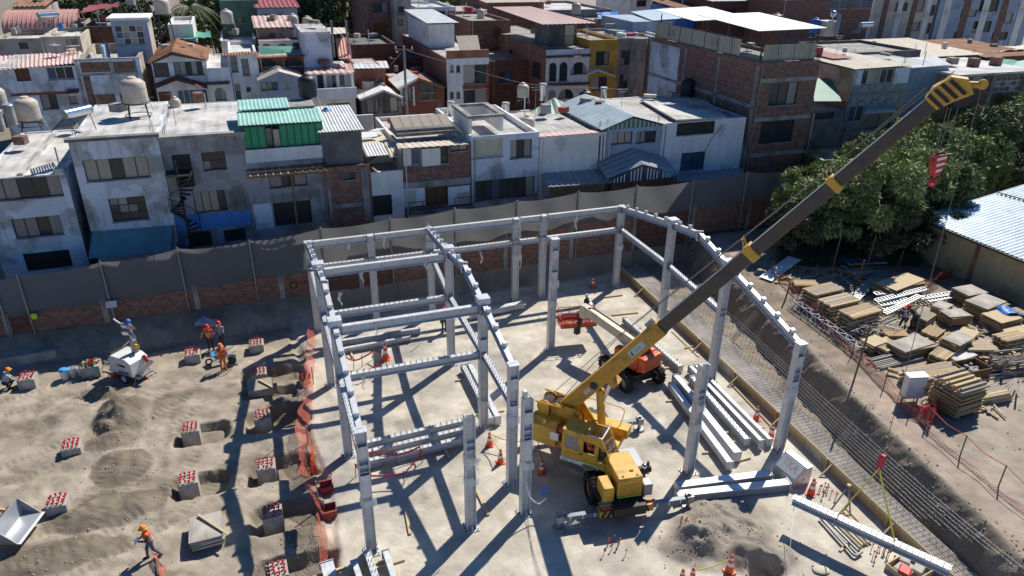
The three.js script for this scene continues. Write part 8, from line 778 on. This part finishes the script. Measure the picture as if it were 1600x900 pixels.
  [[1270, 335, 5.2], [1305, 372, 5.6], [1360, 350, 7.4], [1392, 335, 7.2], [1440, 372, 6.4], [1478, 335, 7.6], [1540, 305, 8.4], [1605, 300, 9.0], [1600, 262, 8.2], [1535, 258, 7.6], [1465, 292, 7.4]].forEach(([x, y, h], i) => tree('leafy_tree', ['olive tree filling the row behind the boom', 'olive tree low in the row beneath the boom collar', 'broad olive tree left of the hook, farther back', 'broad olive tree right behind the hook, farther back', 'low olive tree by the store corner', 'olive tree behind the store ridge', 'feathery tree above the middle of the store roof', 'feathery tree cut by the right edge, near', 'feathery tree cut by the right edge, far', 'feathery tree below the barred concrete house', 'feathery tree below the boom head'][i], at(x, y), h, 3.3, 300 + i, i % 2 ? A : B, gr, { clumps: 44 }));
  // brush under the trees
  { reseed(51); const P = [], Cc = []; for (let k = 0; k < 2600; k++) { const b = at(rr(1215, 1440), rr(378, 418)), h = rr(0.15, 0.7), a = rr(0, 6.28), w = 0.05; const q = [b.clone().add(V3(w, 0, 0)), b.clone().add(V3(-w, 0, 0)), b.clone().add(V3(Math.cos(a) * h, h, Math.sin(a) * h * 0.5))]; q.forEach((p) => { P.push(p.x, p.y, p.z); const v = k % 3 ? [0.10, 0.09, 0.055] : [0.05, 0.07, 0.03]; Cc.push(...v); }); } const g = new THREE.BufferGeometry(); g.setAttribute('position', new THREE.Float32BufferAttribute(P, 3)); g.setAttribute('color', new THREE.Float32BufferAttribute(Cc, 3)); g.computeVertexNormals(); const m = new THREE.Mesh(g, leafMat); m.name = 'undergrowth'; m.userData = { kind: 'stuff', label: 'dry brush and weeds under the trees' }; scene.add(m); }
  // trees behind the town
  const bt = 'dark trees behind the houses', bg = (px, py, v) => { const [u, y] = W(px, py, v); return S(u, 0, v); };
  [[345, 62], [378, 64], [410, 66], [445, 60], [480, 62], [515, 60], [550, 64], [500, 78], [430, 82], [575, 84]].forEach(([px, v], i) => tree('background_tree', 'tall dark tree behind the houses, ' + ['first', 'second', 'third', 'fourth', 'fifth', 'sixth', 'seventh', 'eighth', 'ninth', 'tenth'][i] + ' counted from the palm', bg(px, 30, v), 17 + (i % 3), 4.2, 200 + i, i % 3 ? D : B, bt, { clumps: 46, per: 80, leaf: 2.4, bare: 0.25 })); [[735, 80], [755, 84], [785, 86], [700, 88]].forEach(([px, v], i) => tree('background_tree', 'green tree at the top edge above the white tower, ' + ['nearest the tank', 'right neighbour', 'farthest right', 'farthest left'][i], bg(px, 4, v), 15.5, 4, 230 + i, A, bt, { clumps: 36, per: 80, leaf: 2.4 })); [[185, 70], [215, 72], [240, 74], [60, 90], [100, 92], [150, 88]].forEach(([px, v], i) => tree('background_tree', 'dark tree in the upper left, ' + ['beside the maroon canopy', 'behind the small tank', 'left of the palm', 'behind the orange roof', 'behind the pink vault', 'above the maroon canopy'][i], bg(px, 10, v), 15, 4, 240 + i, D, bt, { clumps: 34, per: 70, leaf: 2.4 })); [[1105, 70], [1170, 80], [1228, 84]].forEach(([px, v], i) => tree('background_tree', 'tree at the top edge right of centre, ' + ['first', 'second', 'third'][i] + ' from the white awning', bg(px, 2, v), 15, 3.6, 250 + i, B, bt, { clumps: 34, per: 70, leaf: 2.4 }));
  { reseed(77); const b = bg(298, 40, 48), h = W(300, 12, 48)[1], t = thing('palm_tree', 'palm with drooping fronds at the upper left', 'tree', b); part('trunk', rod(V3(0, 0, 0), V3(0.3, h, 0), 0.28, 10, 0.2), M.woodDark, t); const fm = mat([0.13, 0.16, 0.05], { side: THREE.DoubleSide, rough: 0.6 }); for (let k = 0; k < 26; k++) { const a = k * 2.4, L = rr(2.6, 3.6), up = rr(0.2, 1.3), P = []; for (let j = 0; j < 12; j++) { const f = (q) => V3(0.3 + Math.cos(a) * L * q, h + up * 2 * q - 3.2 * q * q, Math.sin(a) * L * q), c = f(j / 12), sd = V3(-Math.sin(a), 0, Math.cos(a)); for (const s of [-1, 1]) { const tip = f((j + 1.4) / 12).addScaledVector(sd, s * 0.7 * (1 - j / 14)).add(V3(0, -0.35, 0)), c2 = f((j + 0.5) / 12); P.push(...c.toArray(), ...c2.toArray(), ...tip.toArray()); } } const g = new THREE.BufferGeometry(); g.setAttribute('position', new THREE.Float32BufferAttribute(P, 3)); g.computeVertexNormals(); part('frond', g, fm, t); } }
}
// ================================================================ people: one continuous body each, meshed from a field of tapered limbs
{
  const skin = [0.30, 0.16, 0.10];
  function person(label, base, turn, pose, col, helmet, extra) {
    const t = thing('person', label, 'person', base, turn), J = pose, B = [];   // joints in metres, x right, y up, z forward
    const add = (a, b, ra, rb, c) => B.push([V3(...a), V3(...b), ra, rb, c]);
    add(J.pelvis, J.chest, 0.15, 0.165, col.top); add(J.chest, J.neck, 0.16, 0.075, col.top); add(J.neck, J.head, 0.055, 0.06, skin); add(J.head, [J.head[0], J.head[1] + 0.1, J.head[2]], 0.092, 0.088, skin); add(J.head, [J.head[0] + (J.face?.[0] ?? 0) * 0.1, J.head[1] + 0.02, J.head[2] + (J.face?.[2] ?? 1) * 0.1], 0.045, 0.018, skin);
    add([J.pelvis[0] - 0.08, J.pelvis[1], J.pelvis[2]], [J.pelvis[0] + 0.08, J.pelvis[1], J.pelvis[2]], 0.135, 0.135, col.leg);
    for (const s of ['L', 'R']) { const k = s === 'L' ? -1 : 1; add([J.pelvis[0] + k * 0.09, J.pelvis[1] - 0.05, J.pelvis[2]], J['knee' + s], 0.098, 0.066, col.leg); add(J['knee' + s], J['ank' + s], 0.064, 0.046, col.leg); add([J['ank' + s][0], J['ank' + s][1] - 0.03, J['ank' + s][2] - 0.03], [J['ank' + s][0] + k * 0.02, J['ank' + s][1] - 0.05, J['ank' + s][2] + 0.15], 0.05, 0.04, [0.02, 0.018, 0.016]); const sh = [J.chest[0] + k * 0.19, J.chest[1] + 0.11, J.chest[2]]; add(J.chest, sh, 0.12, 0.075, col.top); add(sh, J['elb' + s], 0.066, 0.05, col.arm ?? col.top); add(J['elb' + s], J['hand' + s], 0.05, 0.034, col.arm ?? col.top); const e = V3(...J['elb' + s]), h = V3(...J['hand' + s]), d = h.clone().sub(e).normalize(), sd = V3(d.z, 0.2, -d.x).normalize(); add(h.toArray(), h.clone().addScaledVector(d, 0.075).toArray(), 0.036, 0.034, skin); for (let f = 0; f < 4; f++) { const r = h.clone().addScaledVector(d, 0.08).addScaledVector(sd, (f - 1.5) * 0.02), m = r.clone().addScaledVector(d, [0.045, 0.05, 0.047, 0.037][f]), n = m.clone().addScaledVector(d, 0.02).add(V3(0, -0.025, 0)); add(r.toArray(), m.toArray(), 0.0105, 0.01, skin); add(m.toArray(), n.toArray(), 0.01, 0.008, skin); } const th = h.clone().addScaledVector(d, 0.03).addScaledVector(sd, 0.035 * k); add(th.toArray(), th.clone().addScaledVector(d, 0.045).addScaledVector(sd, 0.025 * k).toArray(), 0.012, 0.009, skin); }
    const box = new THREE.Box3(); for (const [a, b, ra] of B) { box.expandByPoint(a.clone().subScalar(ra + 0.06)); box.expandByPoint(a.clone().addScalar(ra + 0.06)); box.expandByPoint(b.clone().subScalar(0.16)); box.expandByPoint(b.clone().addScalar(0.16)); } const c = box.getCenter(V3(0, 0, 0)), sz = box.getSize(V3(0, 0, 0)), half = Math.max(sz.x, sz.y, sz.z) / 2 + 0.05, n = 84;
    const mc = new MarchingCubes(n, M.white, false, false, 60000); mc.isolation = 0; const P = V3(0, 0, 0), AB = V3(0, 0, 0), AP = V3(0, 0, 0); const pre = B.map(([a, b, ra, rb]) => { const ab = b.clone().sub(a); return [a, ab, Math.max(1e-9, ab.lengthSq()), ra, rb]; });
    const dist = (p) => { let best = 9; for (const [a, ab, l2, ra, rb] of pre) { AP.copy(p).sub(a); const q = clamp(AP.dot(ab) / l2), dx = AP.x - ab.x * q, dy = AP.y - ab.y * q, dz = AP.z - ab.z * q, d = Math.sqrt(dx * dx + dy * dy + dz * dz) - mix(ra, rb, q); const k = 0.035, h = clamp(0.5 + 0.5 * (best - d) / k); best = mix(best, d, h) - k * h * (1 - h); } return best; };
    for (let z = 0; z < n; z++) for (let y = 0; y < n; y++) for (let x = 0; x < n; x++) { P.set((x / (n / 2) - 1) * half + c.x, (y / (n / 2) - 1) * half + c.y, (z / (n / 2) - 1) * half + c.z); mc.field[x + y * n + z * n * n] = -dist(P); }
    mc.update(); const cnt = mc.count, pos = new Float32Array(cnt * 3), col_ = new Float32Array(cnt * 3), nor = new Float32Array(cnt * 3); for (let i = 0; i < cnt; i++) { P.set(mc.positionArray[3 * i] * half + c.x, mc.positionArray[3 * i + 1] * half + c.y, mc.positionArray[3 * i + 2] * half + c.z); pos.set([P.x, P.y, P.z], 3 * i); let bd = 9, bc = skin; pre.forEach(([a, ab, l2, ra, rb], j) => { AP.copy(P).sub(a); const q = clamp(AP.dot(ab) / l2), d = AP.addScaledVector(ab, -q).length() - mix(ra, rb, q); if (d < bd) { bd = d; bc = B[j][4]; } }); if (col.stripe && bc === col.top && (Math.abs(P.y - J.chest[1] + 0.1) < 0.035 || Math.abs(P.y - J.chest[1] + 0.24) < 0.03)) bc = [0.7, 0.7, 0.66]; col_.set(bc, 3 * i); }
    const g = new THREE.BufferGeometry(); g.setAttribute('position', new THREE.BufferAttribute(pos, 3)); g.setAttribute('color', new THREE.BufferAttribute(col_, 3)); g.setAttribute('uv', new THREE.BufferAttribute(new Float32Array(cnt * 2), 2)); g.computeVertexNormals(); for (let i = 0; i < cnt; i++) { const e = 0.006; P.fromArray(pos, 3 * i); const d0 = dist(P), nx = dist(P.clone().setX(P.x + e)) - d0, ny = dist(P.clone().setY(P.y + e)) - d0, nz = dist(P.clone().setZ(P.z + e)) - d0, l = Math.hypot(nx, ny, nz) || 1; nor.set([nx / l, ny / l, nz / l], 3 * i); } g.setAttribute('normal', new THREE.BufferAttribute(nor, 3));
    const m = new THREE.Mesh(g, mat([1, 1, 1], { vertexColors: true, rough: 0.85, side: THREE.DoubleSide })); m.name = 'body'; t.add(m);
    if (helmet) { const [hx, hy, hz] = J.head, fz = J.face?.[2] ?? 1, hm = part('helmet', [lathe([[0.135, 0], [0.13, 0.04], [0.118, 0.09], [0.085, 0.135], [0.04, 0.155], [0, 0.158]], 18, TM(hx, hy + 0.065, hz)), lathe([[0.135, 0], [0.16, -0.006], [0.16, 0.004], [0.135, 0.012]], 18, TM(hx, hy + 0.066, hz)), rbx(0.2, 0.012, 0.1, 0.005, hx, hy + 0.068, hz + fz * 0.15)], mat(helmet, { rough: 0.35 }), t); part('helmet_ridge', rbx(0.025, 0.02, 0.2, 0.008, hx, hy + 0.222, hz), mat(helmet, { rough: 0.35 }), hm); }
    const ey = J.head; part('eye', sph(0.011, ey[0] - 0.032, ey[1] + 0.045, ey[2] + 0.083 * (J.face?.[2] ?? 1), 1, 1, 1, 6), M.black, t); part('eye', sph(0.011, ey[0] + 0.032, ey[1] + 0.045, ey[2] + 0.083 * (J.face?.[2] ?? 1), 1, 1, 1, 6), M.black, t); if (extra) extra(t); return t;
  }
  const stand = (o = {}) => ({ pelvis: [0, 0.95, 0], chest: [0, 1.3, 0.02], neck: [0, 1.5, 0.03], head: [0, 1.6, 0.05], kneeL: [-0.11, 0.52, 0.03], kneeR: [0.11, 0.52, 0.03], ankL: [-0.13, 0.09, 0], ankR: [0.13, 0.09, 0], elbL: [-0.3, 1.16, 0], elbR: [0.3, 1.16, 0], handL: [-0.3, 0.93, 0.1], handR: [0.3, 0.93, 0.1], ...o });
  const O = [0.72, 0.13, 0.03], dk = [0.03, 0.032, 0.04], jean = [0.09, 0.11, 0.16], grey = [0.30, 0.31, 0.34];
  const f = (x, y) => { const p = G0(x, y); return p; };
  person('worker in orange jacket and red helmet, left of the group of three', f(331, 548), 0.1, stand({ elbL: [-0.36, 1.2, 0.05], handL: [-0.42, 0.98, 0.15], elbR: [0.3, 1.18, 0], handR: [0.2, 1.02, 0.16] }), { top: O, leg: dk, stripe: 1 }, [0.62, 0.03, 0.02]);
  person('worker in grey shirt and red helmet, behind the one in orange', f(349, 543), -0.3, stand({ handL: [-0.16, 1.0, 0.24], handR: [0.14, 1.02, 0.25], elbL: [-0.28, 1.15, 0.1], elbR: [0.28, 1.15, 0.1] }), { top: grey, leg: dk }, [0.62, 0.03, 0.02]);
  person('worker all in orange seen from behind, beside the wheelbarrow', f(350, 578), Math.PI + 0.1, stand({ elbL: [-0.31, 1.16, 0.06], handL: [-0.2, 1.05, 0.26], elbR: [0.31, 1.16, 0.06], handR: [0.2, 1.05, 0.26] }), { top: O, leg: [0.75, 0.19, 0.03] }, [0.8, 0.22, 0.03]);
  person('walking worker in orange vest and orange helmet, lower left', f(240, 870), -1.0, stand({ kneeL: [-0.1, 0.52, 0.16], ankL: [-0.1, 0.09, 0.2], kneeR: [0.1, 0.53, -0.06], ankR: [0.1, 0.13, -0.28], elbL: [-0.27, 1.15, 0.08], handL: [-0.1, 1.12, 0.3], elbR: [0.27, 1.15, 0.08], handR: [0.12, 1.14, 0.3], chest: [0, 1.29, 0.05], head: [0, 1.58, 0.1] }), { top: O, leg: jean, arm: [0.05, 0.05, 0.06], stripe: 1 }, [0.85, 0.3, 0.02], (t) => part('clipboard', bx(0.24, 0.32, 0.015, 0, 1.16, 0.42, -0.7), M.reflect, t));
  person('crouching worker in pale shirt and orange helmet at the left edge', f(13, 608), 2.4, { pelvis: [0, 0.42, -0.08], chest: [0, 0.76, 0.1], neck: [0, 0.93, 0.2], head: [0, 1.02, 0.26], kneeL: [-0.16, 0.48, 0.34], kneeR: [0.16, 0.48, 0.34], ankL: [-0.15, 0.09, 0.02], ankR: [0.15, 0.09, 0.02], elbL: [-0.28, 0.58, 0.3], elbR: [0.28, 0.58, 0.3], handL: [-0.12, 0.42, 0.45], handR: [0.12, 0.42, 0.45] }, { top: [0.42, 0.44, 0.48], leg: dk }, [0.85, 0.26, 0.02]);
  person('man in dark jacket and white helmet reading papers behind the red basket', f(914, 497), 1.0, stand({ elbL: [-0.26, 1.13, 0.1], handL: [-0.1, 1.12, 0.3], elbR: [0.26, 1.13, 0.1], handR: [0.12, 1.12, 0.3] }), { top: dk, leg: [0.045, 0.05, 0.07] }, [0.8, 0.8, 0.78], (t) => part('papers', bx(0.3, 0.012, 0.4, 0.03, 1.16, 0.46, 0.5), M.reflect, t));
  person('dark-clad worker half hidden behind the middle column row', f(694, 518), 0.6, stand(), { top: dk, leg: [0.04, 0.045, 0.06] }, [0.62, 0.05, 0.03]);
  const yd = (x, y) => YG(x, y), bend = { pelvis: [0, 0.88, -0.12], chest: [0, 1.05, 0.22], neck: [0, 1.1, 0.42], head: [0, 1.1, 0.52], kneeL: [-0.13, 0.5, 0.02], kneeR: [0.13, 0.5, 0.02], ankL: [-0.15, 0.09, -0.05], ankR: [0.15, 0.09, -0.05], elbL: [-0.24, 0.82, 0.36], elbR: [0.24, 0.82, 0.36], handL: [-0.14, 0.6, 0.45], handR: [0.14, 0.6, 0.45] };
  person('bending worker in dark blue with orange helmet, left of two in the yard', yd(1408, 516), 2.9, bend, { top: [0.07, 0.08, 0.12], leg: [0.04, 0.045, 0.06] }, [0.8, 0.16, 0.03]); person('bending worker in olive with red helmet, right of two in the yard', yd(1424, 512), -2.8, bend, { top: [0.09, 0.1, 0.075], leg: [0.05, 0.05, 0.05] }, [0.62, 0.05, 0.05]);
  { const bt = Math.atan2(0.899, 0.438), p = V3(-1.25, 1.5, 1.6).applyMatrix4(TM(2.66, 0, -28.43, 0, bt, 0)); person('crane operator in orange seated in the yellow cab', p, bt, { pelvis: [0, 0.57, 0.1], chest: [0, 0.88, 0.04], neck: [0, 1.06, 0.06], head: [0, 1.15, 0.09], kneeL: [-0.13, 0.55, 0.52], kneeR: [0.13, 0.55, 0.52], ankL: [-0.13, 0.12, 0.6], ankR: [0.13, 0.12, 0.6], elbL: [-0.27, 0.72, 0.15], elbR: [0.27, 0.72, 0.15], handL: [-0.2, 0.72, 0.42], handR: [0.2, 0.72, 0.42] }, { top: O, leg: [0.05, 0.07, 0.12] }, [0.85, 0.2, 0.03]); }
}
scene.traverse((o) => { if (o.isMesh) { o.castShadow = true; o.receiveShadow = true; } });
renderer.render(scene, camera);
